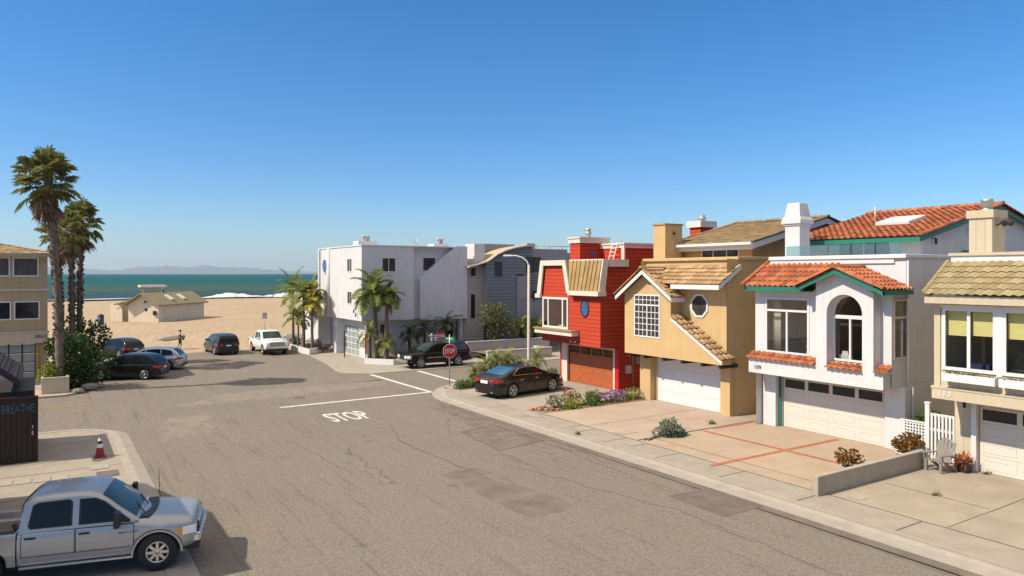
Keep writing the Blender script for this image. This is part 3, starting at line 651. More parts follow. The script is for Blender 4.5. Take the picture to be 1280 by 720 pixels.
# arched bay: jagged-free arch cut in its face
yc, rr, sp = 16.865, .755, 5.22
gab = lambda y: 6.95 - abs(y-17.0)*.42
ys_ = [15.66, yc-rr] + [yc-rr*math.cos(PI*i/20) for i in range(1, 20)] + [yc+rr, 18.1]
for a, b in zip(ys_, ys_[1:]):
    def lo(y):
        if y < yc-rr+1e-6 or y > yc+rr-1e-6: return sp
        return sp+math.sqrt(max(0, rr*rr-(y-yc)**2))
    if b <= yc-rr+1e-6 or a >= yc+rr-1e-6:
        mb.poly((26.4,a,3.08), (26.4,a,gab(a)), (26.4,b,gab(b)), (26.4,b,3.08))
    else:
        mb.poly((26.4,a,lo(a)), (26.4,a,gab(a)), (26.4,b,gab(b)), (26.4,b,lo(b)))
        mb.poly((26.4,a,lo(a)), (26.4,b,lo(b)), (26.95,b,lo(b)), (26.95,a,lo(a)))
mb.poly((26.4,yc-rr,3.08), (26.4,yc-rr,sp), (26.95,yc-rr,sp), (26.95,yc-rr,3.08)); mb.poly((26.4,yc+rr,3.08), (26.95,yc+rr,3.08), (26.95,yc+rr,sp), (26.4,yc+rr,sp))
mb.poly((26.4,yc-rr,3.06), (26.95,yc-rr,3.3), (26.95,yc+rr,3.3), (26.4,yc+rr,3.06))
panel(mb, *side(15.66), 26.4, 26.95, 3.08, 6.4); mb.poly((26.4,18.1,3.08), (26.9,18.1,3.08), (26.9,18.1,6.4), (26.4,18.1,6.4))
panel(mb, *side(15.24), 26.9, 44, 2.42, 6.3, [(27.02, 28.12, 3.52, 5.82)], .14)
panel(mb, *side(15.28), 26.4, 27.6, 2.42, 3.08); panel(mb, *side(15.1), 27.58, 44, 0, 2.45); mb.poly((27.58,15.1,2.44), (44,15.1,2.44), (44,15.24,2.44), (27.58,15.24,2.44))
mb.box(27.95, 44, 15.26, 21.43, 6.2, 7.42); mb.box(27.3, 27.58, 20.72, 21.4, 0, 2.42)
mb.poly((26.9,21.45,0), (44,21.45,0), (44,21.45,6.3), (26.9,21.45,6.3))
mb.build('wall', W1, h)
mb = MB(); mb.box(27.82, 28.12, 15.2, 21.5, 7.40, 7.56); mb.box(28.12, 44, 15.2, 15.36, 7.42, 7.56); mb.box(27.88, 27.95, 15.7, 21.46, 7.2, 7.40); mb.build('parapet', M['white_paint'], h, bevel=.02)
mb = MB(); mb.box(29.8, 29.9, 15.4, 21.3, 2.7, 6.15, 0); mb.box(27, 29.8, 15.4, 21.3, 2.66, 2.72, 1); mb.box(27.2, 29.8, 18.25, 18.3, 2.7, 6.1, 0); mb.box(27.0, 29.8, 15.4, 21.4, 6.1, 6.18, 0); mb.box(28.6, 29.2, 19.0, 20.4, 2.72, 3.6, 1); mb.build('interior_wall', [M['interior'], M['floor_in']], h)
fw, gl = M['trim_cream'], M['glass']
fwin(h, 26.85, 18.71, 20.9, 3.34, 5.76, M['white_paint'], gl, mull=[(19.8, 3.4, 5.14)], trans=(5.2,), bw=.09)
mb = MB(); 
for q in ((yc-rr, yc-rr+.08, 3.3, sp), (yc+rr-.08, yc+rr, 3.3, sp), (yc-rr+.08, yc+rr-.08, 3.3, 3.38), (yc-.035, yc+.035, 3.38, 5.0), (yc-rr+.08, yc+rr-.08, 5.0, 5.14)): mb.box(26.80, 26.9, *q)
n = 18
for i in range(n):
    t0, t1 = PI*i/n, PI*(i+1)/n; P = lambda t, r: (26.80, yc+r*math.cos(t), sp+r*math.sin(t))
    mb.prism([P(t0, rr-.08), P(t0, rr), P(t1, rr), P(t1, rr-.08)], (.1, 0, 0))
f = mb.build('window', M['white_paint'], h); f['label'] = 'deep set arched window'
mb = MB(); mb.poly((26.86,yc-rr,3.3), (26.86,yc-rr,sp), *[(26.86, yc-rr*math.cos(PI*i/16), sp+rr*math.sin(PI*i/16)) for i in range(1, 16)], (26.86,yc+rr,sp), (26.86,yc+rr,3.3)); mb.build('pane', gl, f)
window(h, *side(15.24), 27.02, 28.12, 3.52, 5.82, M['trim_cream'], gl, mull=[(27.6, 3.58, 5.0)], trans=(5.12,), bw=.08)
mb = MB()
for i in range(9): mb.tube([(27.25,20.78-.045*i,3.4), (27.25,20.78-.045*i,5.7)], .028, 5)
mb.build('curtain', M['curtain'], h)
mb = MB(); mb.box(29.70, 29.78, 16.0, 16.75, 4.5, 5.6); mb.build('wall_picture', M['olive_blind'], h)
mb = MB(); mb.box(27.15, 27.35, 17.1, 17.55, 3.31, 3.52); mb.box(27.2, 27.32, 17.2, 17.45, 3.52, 3.66); mb.build('sill_ornament', M['white'], h)
mb = MB(); mb.lathe([(.16,2.72),(.2,3.4),(.14,4.2),(.2,4.6),(.1,5.0),(0,5.05)], (27.7,16.45,0), 10); mb.build('statue', M['bark'], h)
mb = MB(); mb.box(27.50, 27.57, 20.60, 20.68, 0, 2.42); mb.build('door_jamb', M['teal'], h)
garage(h, 27.66, 15.95, 20.56, 2.2, M['garage_beige'], 4, 4, True)
mb = MB()
roof_tiles(mb, (26.28,21.6,6.22), (0,-1,0), (1.75,0,1.05), lambda b: (0, 2.85 + b*.42), 2.0, .265, .38, .06, .04)
SL = math.atan(.42)
roof_tiles(mb, (25.95,18.72,6.22), (1,0,0), (0,-1,.44), lambda b: (0, 2.05), 1.86, .265, .38, .06, .04, seed=2)
roof_tiles(mb, (25.95,15.02,6.17), (1,0,0), (0,1,.42), lambda b: (0, 2.05), 2.15, .265, .38, .06, .04, seed=3)
cap_tiles(mb, (25.9,17.0,7.03), (28.05,17.0,7.03), .15); cap_tiles(mb, (25.97,18.72,6.30), (25.97,17.05,7.03), .11); cap_tiles(mb, (25.97,15.04,6.24), (25.97,16.95,7.03), .11)
cap_tiles(mb, (26.1,21.6,6.3), (28.0,21.6,7.36), .1)
mb.build('roof', M['terracotta'], h)
mb = MB(); sl_ = lambda y: 7.0 - abs(y-17.0)*.42
for (a, b) in ((18.74, 17.0), (17.0, 15.0)):
    mb.prism([(25.98,a,sl_(a)-.03), (25.98,b,sl_(b)-.03), (25.98,b,sl_(b)-.20), (25.98,a,sl_(a)-.20)], (.05,0,0))
mb.box(26.26, 26.31, 18.6, 21.6, 6.05, 6.24); mb.box(25.98, 28.0, 15.0, 15.05, 6.0, 6.18)
mb.poly((26.0,15.05,6.05), (28,15.05,6.05), (28,15.7,6.12), (26.0,15.7,6.12)); mb.poly((26.3,18.2,6.06), (26.3,21.6,6.06), (26.9,21.6,6.3), (26.9,18.2,6.3))
mb.build('fascia', M['teal'], h)
mb = MB()
roof_tiles(mb, (26.28,21.55,3.02), (0,-1,0), (.6,0,.3), lambda b: (0, 3.42), .62, .26, .31, .06, .04, seed=5); mb.build('sill_tiles', M['terracotta'], h); mb = MB()
roof_tiles(mb, (26.26,yc+rr,3.0), (0,-1,0), (.6,0,.26), lambda b: (0, 2*rr), .55, .26, .28, .06, .04, seed=6); mb.build('sill_tiles', M['terracotta'], h); mb = MB()
roof_tiles(mb, (26.28,15.64,3.02), (0,-1,0), (.6,0,.3), lambda b: (0, .5), .62, .26, .31, .05, seed=7)
mb.build('sill_tiles', M['terracotta'], h)
mb = MB(); c0, c1, e0, e1 = 28.6, 29.35, 20.42, 21.2
mb.box(c0, c1, e0, e1, 7.3, 9.0); mb.box(c0-.06, c1+.06, e0-.06, e1+.06, 8.98, 9.06); mb.box(c0-.12, c1+.12, e0-.12, e1+.12, 9.06, 9.22)
def frustum(mb, x0,x1,y0,y1,z0, X0,X1,Y0,Y1,z1, mi=0):
    v = [(x0,y0,z0),(x1,y0,z0),(x1,y1,z0),(x0,y1,z0),(X0,Y0,z1),(X1,Y0,z1),(X1,Y1,z1),(X0,Y1,z1)]
    mb.add(v, [(0,3,2,1),(4,5,6,7),(0,1,5,4),(1,2,6,5),(2,3,7,6),(3,0,4,7)], mi)
frustum(mb, c0-.12,c1+.12,e0-.12,e1+.12,9.22, c0-.02,c1+.02,e0-.02,e1+.02,9.42); frustum(mb, c0-.02,c1+.02,e0-.02,e1+.02,9.42, c0+.08,c1-.08,e0+.08,e1-.08,10.02)
mb.build('chimney', M['stucco_white'], h, bevel=.02)
mb = MB()
for i in range(5): a = 15.6+i*1.05; mb.box(28.16, 28.18, a, a+1.0, 7.58, 8.02)
mb.build('glass_balustrade', M['rail_glass'], h)
# upper floor set back behind the terrace
mb = MB(); panel(mb, *front(30.7), -21.6, -16.15, 7.4, 8.45, [fh(17.4, 19.9, 7.45, 8.22)], .1)
mb.poly((30.7,16.15,7.4), (43.3,16.15,7.4), (43.3,16.15,8.5), (37,16.15,9.86), (30.7,16.15,8.42)); mb.box(42.9, 43.2, 16.2, 21.6, 7.4, 8.4)
mb.poly((30.7,21.6,7.4), (43.3,21.6,7.4), (43.3,21.6,8.4), (37,21.6,9.8), (30.7,21.6,8.4)); mb.build('upper_wall', W1, h)
fwin(h, 30.7, 17.4, 19.9, 7.45, 8.22, M['white_paint'], M['blind_glass'], mull=[18.65], bw=.06)
window(h, *side(16.15), 34.0, 35.1, 7.5, 7.9, M['white_paint'], M['dark_glass'], bw=.05)
mb = MB(); rl = math.hypot(7.05, 1.66)
roof_tiles(mb, (30.0,22.2,8.32), (0,-1,0), (7.0,0,1.62), lambda b: (0, 6.45), rl, .30, .42, .065, .045, seed=11, seg=5)
roof_tiles(mb, (44.0,15.8,8.32), (0,1,0), (-7.0,0,1.62), lambda b: (0, 6.4), rl, .30, .42, .065, .045, seed=12, seg=4)
cap_tiles(mb, (37.0,15.75,9.99), (37.0,22.3,9.99), .16); cap_tiles(mb, (29.98,15.8,8.38), (37.0,15.8,10.0), .12); cap_tiles(mb, (44,15.8,8.38), (37.0,15.8,10.0), .12)
mb.build('upper_roof', M['terracotta'], h)
mb = MB(); mb.box(30.0, 30.05, 15.82, 22.2, 8.12, 8.31)
for s_ in (1, -1):
    X_ = lambda x: 37+s_*(x-37)
    mb.prism([(X_(30.05),15.82,8.31), (X_(37),15.82,9.93), (X_(37),15.82,9.73), (X_(30.05),15.82,8.11)], (0,.05,0))
mb.poly((30.05,15.85,8.13), (30.75,15.85,8.28), (30.75,22.2,8.28), (30.05,22.2,8.13)); mb.build('upper_fascia', M['teal'], h)
mb = MB(); nrm = Vector((-1.62,0,7.0)).normalized(); ctr = Vector((33.6,18.6,9.15))+nrm*.12; mb.obox(ctr, Vector((7,0,1.62)).normalized()*.75, (0,.8,0), nrm*.1); mb.build('skylight', M['white'], h, bevel=.03)
sconce(h, (34.6,16.13,8.75), (0,-1,0)); sconce(h, (31.6,16.13,8.3), (0,-1,0))
for (x, y, z) in ((39.5,18.2,9.2), (34.9,20.6,9.4), (41,16.8,8.9)):
    mb = MB(); mb.tube([(x,y,z), (x,y,z+.75)], .05, 8); mb.build('vent_pipe', M['lamp_post'], h)
mb = MB(); mb.tube([(27.9,15.17,7.3), (27.9,15.17,2.6), (28.0,15.03,2.4), (28.0,15.03,.05)], .035, 8); mb.build('downpipe', M['white_paint'], h)
mb = MB(); add_text(mb, '109', .34, .17, (26.392, 20.95, 2.68), (0,-1,0), UP, .012); mb.build('house_number', M['black'], h)

# =================================================================== tan stucco house
h = empty('house', 'tan stucco house with brown tiles, gridded gable window and white garage door', 'house', group='houses along the right side of the street')
T1 = M['stucco_tan']; mb = MB()
panel(mb, *front(27.62), -29.7, -23.28, 0, 2.6, [fh(24.0, 28.5, 0, 2.42)], .25)
gz = lambda y: 6.95-abs(y-27.9)*.665
mb.poly((26.4,29.68,2.53), (26.4,26.25,2.53), (26.4,26.25,gz(26.25)), (26.4,27.9,6.93), (26.4,29.68,gz(29.68)))
mb.poly((26.4,26.25,2.53), (26.4,23.0,2.53), (26.4,23.0,2.75), (26.4,26.25,4.62))
panel(mb, *side(26.25), 26.4, 27.15, 4.4, 6.3); mb.poly((26.4,29.68,2.53), (26.4,29.68,5.8), (27.7,29.68,5.8), (27.7,29.68,2.53))
panel(mb, *front(27.1), -26.3, -23.3, 2.53, 6.35); mb.poly((26.4,23.0,2.53), (26.4,29.68,2.53), (27.65,29.68,2.53), (27.65,23.0,2.53)); panel(mb, *side(23.0), 26.4, 27.12, 2.53, 2.75)
panel(mb, *side(23.28), 27.1, 42, 2.4, 7.5); panel(mb, *side(23.26), 27.6, 42, 0, 2.42); panel(mb, *front(27.95), -29.7, -23.3, 6.2, 7.5); mb.box(27.97, 42, 23.3, 29.68, 7.1, 7.46)
mb.poly((27.6,29.7,0), (42,29.7,0), (42,29.7,7.5), (27.6,29.7,7.5)); mb.box(27.25, 27.62, 28.6, 29.4, 0, 2.53); mb.box(27.3, 27.62, 23.28, 23.85, 0, 2.53)
mb.build('wall', T1, h)
mb = MB(); mb.box(27.82, 28.2, 23.22, 29.82, 7.46, 7.62); mb.box(28.2, 42, 23.2, 23.45, 7.46, 7.62); mb.build('parapet', T1, h, bevel=.02)
wf = M['white']
fwin(h, 26.4, 27.0, 28.92, 3.47, 5.71, wf, M['blind_glass'], mull=[(27.94, 3.54, 5.12)], trans=(5.16,), grid=[(27.08,28.86,5.22,5.64,6,2), (27.08,27.91,3.54,5.1,3,5), (27.98,28.86,3.54,5.1,3,5)], bw=.075, gbar=.035)
mb = MB(); P = lambda r, k, x: (x, 24.98+r*.5*math.cos(PI/8+k*PI/4), 5.22+r*.52*math.sin(PI/8+k*PI/4))
for k in range(8): mb.prism([P(1,k,27.05), P(1.2,k,27.05), P(1.2,k+1,27.05), P(1,k+1,27.05)], (.06,0,0))
f = mb.build('window', wf, h); f['label'] = 'octagonal window'
mb = MB(); mb.poly(*[P(1.02, k, 27.085) for k in range(8)]); mb.build('pane', M['blind_glass'], f)
mb = MB()
roof_tiles(mb, (26.35,26.3,6.27), (0,-1,0), (1.55,0,.95), lambda b: (-1.6, 3.2), 1.82, .32, .40, 0, .05, flat=True, seed=21, seg=4)
roof_tiles(mb, (25.95,29.98,5.62), (1,0,0), (0,-1,.665), lambda b: (0, 2.0), 2.5, .32, .40, 0, .05, flat=True, seed=22, seg=4)
roof_tiles(mb, (25.95,25.82,5.62), (1,0,0), (0,1,.665), lambda b: (0, min(1.0+max(0, b-.6)*1.0, 2.0)), 2.5, .32, .40, 0, .05, flat=True, seed=23, seg=4)
cap_tiles(mb, (25.9,27.9,7.08), (28.0,27.9,7.08), .13); cap_tiles(mb, (25.98,29.98,5.70), (25.98,27.95,7.06), .09); cap_tiles(mb, (25.98,25.82,5.70), (25.98,27.85,7.06), .09)
mb.build('roof', M['tan_tile'], h)
mb = MB()
for (a, b) in ((29.98, 27.9), (27.9, 25.8)):
    z = lambda y: 7.0-abs(y-27.9)*.665; mb.prism([(25.97,a,z(a)-.02), (25.97,b,z(b)-.02), (25.97,b,z(b)-.22), (25.97,a,z(a)-.22)], (.05,0,0))
mb.box(25.97, 26.9, 25.78, 25.83, 5.38, 5.6); mb.box(26.32, 26.37, 23.1, 26.2, 6.04, 6.26); mb.prism([(26.37,23.1,6.26), (27.9,23.1,7.22), (27.9,23.1,7.0), (26.37,23.1,6.04)], (0,.05,0)); mb.poly((26.37,23.1,6.06), (26.37,26.2,6.06), (27.1,26.2,6.3), (27.1,23.1,6.3)); mb.build('fascia', M['white_paint'], h)
mb = MB(); d_ = Vector((0,26.2-22.92,4.66-2.74)); 
mb.prism([(26.34,22.92,2.70), (26.34,26.22,4.60), (26.34,26.22,4.46), (26.34,22.95,2.56)], (.05,0,0)); mb.build('sloped_trim', M['white_paint'], h)
mb = MB(); L_ = d_.length; dn = d_/L_
for i in range(9):
    a = Vector((26.7,22.92,2.76)) + dn*(L_*i/9-.03); b = Vector((26.7,22.92,2.76)) + dn*(L_*(i+1)/9); nn = Vector((0,-dn.z,dn.y))
    mb.prism([a+Vector((-.42,0,0))+nn*.10, a+Vector((.5,0,0))+nn*.14, b+Vector((.5,0,0))+nn*.06, b+Vector((-.42,0,0))+nn*.03], -nn*.05, tint=random.random())
    for s_ in (-.25, .05, .35): mb.tube([a+Vector((s_,0,0))+nn*.09, b+Vector((s_,0,0))+nn*.03], [.085,.075], 8, tint=random.random())
mb.build('coping_tiles', M['tan_tile'], h)
garage(h, 27.68, 24.0, 28.5, 2.4, M['garage_white'], 4, 1, None, panels=False)
for y in (23.2, 24.3, 25.6, 26.9, 28.3, 29.4):
    mb = MB(); mb.box(26.5, 27.7, y-.07, y+.07, 2.34, 2.53); mb.build('beam', M['dark_wood'], h)
mb = MB(); mb.box(28.35, 29.65, 28.6, 29.5, 7.3, 9.46, 0); mb.box(28.3, 29.7, 28.55, 29.55, 9.46, 9.54, 1); mb.lathe([(0,0),(.1,0),(.1,-.05),(.14,-.05)], (29.0,28.6,9.0), 12, 'Y'); mb.build('chimney', [T1, M['copper']], h)
mb = MB(); panel(mb, *front(29.9), -29.0, -24.1, 7.4, 8.35, [fh(24.9,27.4,7.55,8.1)], .1); mb.poly((29.9,24.1,7.4), (41,24.1,7.4), (41,24.1,8.35), (35.3,24.1,9.72), (29.9,24.1,8.35)); mb.poly((29.9,29,7.4), (29.9,29,8.35), (35.3,29,9.7), (41,29,8.35), (41,29,7.4)); mb.box(40.8, 41, 24.1, 29, 7.4, 8.3); mb.build('upper_wall', T1, h)
fwin(h, 29.9, 24.9, 27.4, 7.55, 8.1, wf, M['dark_glass'], mull=[25.7, 26.6], bw=.06); window(h, *side(24.1), 32.6, 33.6, 7.6, 8.2, wf, M['dark_glass'], bw=.06)
mb = MB(); rl = math.hypot(6.05, 1.5)
roof_tiles(mb, (29.25,29.6,8.36), (0,-1,0), (6.05,0,1.46), lambda b: (0, 6.1), rl, .33, .40, 0, flat=True, seed=31, seg=3); roof_tiles(mb, (41.4,23.5,8.36), (0,1,0), (-6.05,0,1.46), lambda b: (0, 6.1), rl, .33, .40, 0, flat=True, seed=32, seg=3)
cap_tiles(mb, (35.3,23.45,9.86), (35.3,29.7,9.86), .12); cap_tiles(mb, (29.25,23.5,8.4), (35.3,23.5,9.86), .09); cap_tiles(mb, (29.25,29.6,8.4), (35.3,29.6,9.86), .09); cap_tiles(mb, (41.4,23.5,8.4), (35.3,23.5,9.86), .09); mb.build('upper_roof', M['brown_tile'], h)
mb = MB(); mb.box(29.2, 29.3, 23.5, 29.6, 8.16, 8.34); mb.box(29.06, 29.2, 23.5, 29.6, 8.24, 8.37); mb.box(29.3, 29.38, 23.6, 29.6, 8.0, 8.15)
for s_ in (1, -1):
    X_ = lambda x: 35.3+s_*(x-35.3); mb.prism([(X_(29.3),23.52,8.33), (X_(35.3),23.52,9.79), (X_(35.3),23.52,9.5), (X_(29.3),23.52,8.04)], (0,.06,0))
mb.build('gutter', M['white_paint'], h)
mb = MB(); mb.tube([(30.6,23.2,7.3), (30.6,23.2,.05)], .035, 8); mb.build('downpipe', T1, h)
mb = MB(); mb.box(31.5, 31.8, 23.21, 23.27, 4.6, 4.9); mb.build('wall_vent', M['lamp_post'], h)
mb = MB(); mb.box(29.2, 29.55, 23.2, 23.26, .95, 1.75, 0); mb.lathe([(0,0),(.09,0),(.09,.12)], (29.37,23.06,1.4), 12, 'Y', 1); mb.tube([(29.2,23.22,.05), (29.2,23.22,.6)], .03, 6, 0); mb.build('meter_box', [T1, M['steel']], h)

# =================================================================== red gambrel house
h = empty('house', 'red clapboard house with gambrel dormer, copper mansard and wooden garage door', 'house', group='houses along the right side of the street')
RS = M['red_siding']; CT = M['trim_cream']; mb = MB()
panel(mb, *front(27.85), -37.5, -31.75, 0, 2.7, [fh(32.2, 36.6, 0, 2.36)], .2)
panel(mb, *front(26.5), -37.57, -31.85, 2.58, 5.75, [fh(34.8,37.45,3.44,5.34)], .14); mb.poly((26.5,31.85,2.58), (26.5,37.57,2.58), (27.9,37.57,2.45), (27.9,31.85,2.45))
mb.poly((26.5,37.57,5.75), (26.5,34.5,5.75), (26.5,35.0,7.45), (26.5,37.3,7.45))
mb.poly((26.5,31.85,2.58), (27.9,31.85,2.45), (27.9,31.85,7.5), (26.72,31.85,7.5), (26.5,31.85,5.75)); panel(mb, *side(31.83), 27.85, 42, 0, 7.5)
mb.poly((26.5,37.57,2.58), (26.5,37.57,5.7), (26.9,37.57,7.3), (42,37.57,7.3), (42,37.57,2.45), (27.85,37.57,2.45)); mb.poly((27.85,37.5,0), (27.85,37.5,2.5), (42,37.5,2.5), (42,37.5,0)); mb.box(26.75, 42, 31.86, 37.5, 7.3, 7.5)
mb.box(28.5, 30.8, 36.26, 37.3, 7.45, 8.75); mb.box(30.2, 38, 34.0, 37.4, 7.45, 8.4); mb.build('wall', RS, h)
mb = MB()
def cornice(x0,x1,y0,y1,z0,z1,o): mb.box(x0-o, x1+o, y0-o, y1+o, z0, z1); mb.box(x0-o-.06, x1+o+.06, y0-o-.06, y1+o+.06, z1, z1+.1)
cornice(28.5, 30.8, 36.26, 37.3, 8.75, 9.04, .08); cornice(30.2, 38, 34.0, 37.4, 8.4, 8.62, .06); mb.box(30.14, 30.24, 33.94, 34.2, 7.5, 8.4)
mb.box(26.98, 28.5, 31.68, 31.80, 7.20, 7.62); mb.box(26.6, 26.7, 31.80, 34.9, 7.55, 7.64)
mb.build('cornice', CT, h)
mb = MB()                                                                              # gambrel trim boards, standing proud
A = [(26.30,37.92,5.42), (26.30,37.52,7.62), (26.30,34.95,7.62), (26.30,34.44,5.60)]; B = [(26.30,37.52,5.46), (26.30,37.22,7.30), (26.30,35.2,7.30), (26.30,34.8,5.62)]
for i in range(3): mb.prism([A[i], A[i+1], B[i+1], B[i]], (.10,0,0))
mb.box(26.24, 26.44, 37.5, 38.02, 5.28, 5.53); mb.box(26.12, 26.4, 31.62, 34.44, 5.52, 5.78); mb.box(26.4, 26.75, 31.62, 31.80, 5.52, 5.78)
mb.prism([(26.26,31.70,5.78), (26.60,31.70,7.62), (26.98,31.70,7.62), (26.74,31.70,5.78)], (0,.1,0)); mb.build('trim', CT, h)
mb = MB(); mb.prism([(26.40,37.9,5.45), (26.40,37.5,7.60), (26.40,37.38,7.45), (26.40,37.75,5.45)], (3,0,0)); mb.prism([(26.40,37.5,7.60), (26.40,34.97,7.60), (26.40,34.97,7.5), (26.40,37.5,7.5)], (3,0,0)); mb.prism([(26.40,34.95,7.60), (26.40,34.46,5.6), (26.40,34.6,5.6), (26.40,35.08,7.5)], (1.3,0,0))
mb.poly((26.24,31.76,5.78), (26.62,31.76,7.6), (26.62,34.96,7.6), (26.24,34.46,5.78)); mb.poly((26.24,31.76,5.77), (26.24,34.5,5.77), (26.6,34.5,5.77), (26.6,31.76,5.77)); 
for i in range(8):
    y = 31.84+i*.36; mb.bar((26.22,y,5.80), (26.60,y+(.12 if i > 4 else 0),7.60), .03, .07, (-.98,0,.2))
mb.build('roof', M['copper'], h)
fwin(h, 26.5, 34.8, 37.45, 3.44, 5.34, M['white_paint'], gl, mull=[35.35, 36.85], bw=.12, proud=.08)
mb = MB(); mb.box(25.98, 26.5, 33.85, 37.7, 3.10, 3.36, 0); mb.box(25.9, 26.5, 33.78, 37.78, 3.36, 3.43, 1); mb.build('sill_box', [CT, M['copper']], h)
mb = MB(); E_ = lambda r, k, x: (x, 33.25+r*.34*math.cos(k*PI/12), 4.77+r*.46*math.sin(k*PI/12))
for k in range(24): mb.prism([E_(1,k,26.45), E_(1.14,k,26.45), E_(1.14,k+1,26.45), E_(1,k+1,26.45)], (.05,0,0))
f = mb.build('window', M['purple_paint'], h); f['label'] = 'oval porthole window'
mb = MB(); mb.poly(*[E_(1.02, k, 26.478) for k in range(24)]); mb.build('pane', M['blue_glass'], f)
mb = MB(); mb.box(29.2, 29.3, 32.2, 37.4, 2.7, 7.2, 0); mb.box(26.7, 29.2, 32.2, 37.4, 2.68, 2.75, 1); mb.lathe([(0,0),(.35,.02),(.25,.3),(.1,.35)], (26.9,36.0,3.3), 9, 'Z', 0); mb.build('interior_wall', [M['interior'], M['floor_in']], h)
mb = MB(); mb.box(27.76, 27.84, 31.75, 32.05, 0, 2.4); mb.build('corner_board', M['sign_red'], h)
garage(h, 27.92, 32.22, 36.58, 2.34, M['red_wood'], 4, 4, 'grid')
mb = MB(); mb.box(27.72, 27.9, 36.6, 37.15, 0, 2.5); mb.box(27.74, 27.9, 32.06, 32.2, 0, 2.45); mb.box(27.75, 27.9, 32.2, 36.6, 2.34, 2.46); mb.build('door_frame', CT, h)
mb = MB(); mb.disc((29.55,36.245,8.1), .22, 'Y', 20); mb.build('round_vent', M['blue_glass'], h)
mb = MB(); mb.lathe([(.16,0),(.16,.25),(.22,.26),(.22,.36),(.16,.37),(.16,.45),(.2,.46),(.2,.6),(0,.6)], (29.6,36.8,9.12), 14); mb.build('flue', M['steel'], h)
mb = MB()
for y in (34.5, 34.95): mb.bar((29.7,y,7.5), (30.1,y,8.75), .05)
for i in range(5): mb.bar((29.75+i*.075,34.5,7.68+i*.235), (29.75+i*.075,34.95,7.68+i*.235), .04)
mb.build('roof_ladder', M['white'], h)
mb = MB(); mb.box(34.9, 36.1, 32.1, 33.0, 7.4, 9.75, 0); mb.box(34.75, 36.25, 31.95, 33.15, 9.75, 10.15, 1); mb.lathe([(.18,0),(.18,.15),(.26,.16),(.26,.26),(.18,.27),(.18,.42),(0,.42)], (35.5,32.5,10.15), 12, mi=2); mb.build('chimney', [RS, CT, M['steel']], h)
mb = MB(); mb.box(28.35, 28.7, 31.68, 31.83, 1.0, 1.45, 0); mb.tube([(28.9,31.78,0), (28.9,31.78,1.9), (29.3,31.78,2.3)], .025, 6, 1); mb.box(29.1, 29.3, 31.66, 31.82, 1.5, 1.9, 1); mb.build('meter_box', [M['lamp_post'], M['steel']], h)
mb = MB(); mb.lathe([(.25,-.06),(.3,-.06),(.3,.06),(.25,.06)], (30.1,31.7,.6), 16, 'Y'); mb.lathe([(.2,-.04),(.24,-.04),(.24,.04),(.2,.04)], (30.1,31.68,.6), 16, 'Y'); mb.build('hose_reel', M['black'], h)
for y in (34.2, 34.6):
    mb = MB(); mb.lathe([(.05,0),(.09,.1),(.0,.14)], (26.42,y,2.75), 8, 'X'); mb.build('flood_light', M['white'], h)

# =================================================================== beige house at the right edge
h = empty('house', 'beige board-sided house with olive tiles and flower boxes at the right edge', 'house', group='houses along the right side of the street')
BS = M['beige_siding']; BP = M['stucco_beige']; mb = MB()
panel(mb, *front(26.92), -13.0, -2, 0, 2.6, [fh(7.3, 12.22, 0, 2.26)], .2)
panel(mb, *front(25.6), -12.98, -2, 2.9, 5.95, [fh(11.06,12.74,3.56,5.66), fh(9.1,10.9,3.56,5.66)], .14)
mb.poly((25.6,12.98,2.5), (25.6,12.98,6), (42,12.98,6), (42,12.98,0), (26.9,12.98,0), (26.9,12.98,2.5)); mb.poly((25.6,2,2.55), (25.6,12.98,2.55), (26.95,12.98,2.55), (26.95,2,2.55))
panel(mb, *front(26.9), -12.98, -2, 5.9, 7.3); mb.box(26.92, 42, 2, 12.96, 7.0, 7.25); mb.box(31.5, 42, 4, 12.4, 7.2, 8.5); mb.box(28.02, 28.98, 12.27, 13.03, 7.1, 8.85)
mb.build('wall', BS, h)
mb = MB(); mb.box(25.52, 25.62, 2, 13.06, 2.55, 2.92); mb.box(25.5, 25.6, 2, 13.08, 2.90, 2.98); mb.box(25.56, 25.62, 12.8, 13.0, 2.98, 5.85); mb.box(25.16, 25.22, 2, 13.12, 5.80, 6.06); mb.box(26.7, 27.0, 2, 13.1, 7.42, 7.52); mb.prism([(25.22,13.12,6.06), (26.8,13.12,7.2), (26.8,13.12,6.95), (25.22,13.12,5.8)], (0,-.05,0)); mb.poly((25.2,2,5.84), (25.2,13.1,5.84), (25.65,13.1,5.9), (25.65,2,5.9))
mb.box(31.4, 31.55, 4, 12.45, 8.2, 8.62); mb.box(31.4, 42, 12.3, 12.48, 8.3, 8.62); mb.box(27.96, 29.04, 12.2, 13.1, 8.78, 9.06)
mb.build('trim', BP, h)
mb = MB(); mb.box(26.76, 26.9, 2, 13.04, 7.2, 7.42); mb.box(26.8, 26.92, 12.24, 12.4, 0, 2.5); mb.build('white_trim', M['white_paint'], h)
mb = MB(); roof_tiles(mb, (25.1,13.16,6.08), (0,-1,0), (1.68,0,1.12), lambda b: (0, 11), 2.0, .27, .34, .036, seed=41); cap_tiles(mb, (25.1,13.12,6.15), (26.75,13.12,7.24), .08); mb.build('roof', M['olive_tile'], h)
for (a, b, bl) in ((11.06,12.74,.7), (9.1,10.9,.7)):
    f = fwin(h, 25.6, a, b, 3.56, 5.66, M['white_paint'], gl, mull=[(a+b)/2], bw=.11, proud=.05)
    mb = MB(); m_ = (a+b)/2
    for (y0, y1, z0) in ((a+.1, m_-.05, 4.75), (m_+.05, b-.1, 4.72)): mb.box(25.72, 25.735, y0, y1, z0, 5.58)
    mb.build('roller_blind', M['olive_blind'], f)
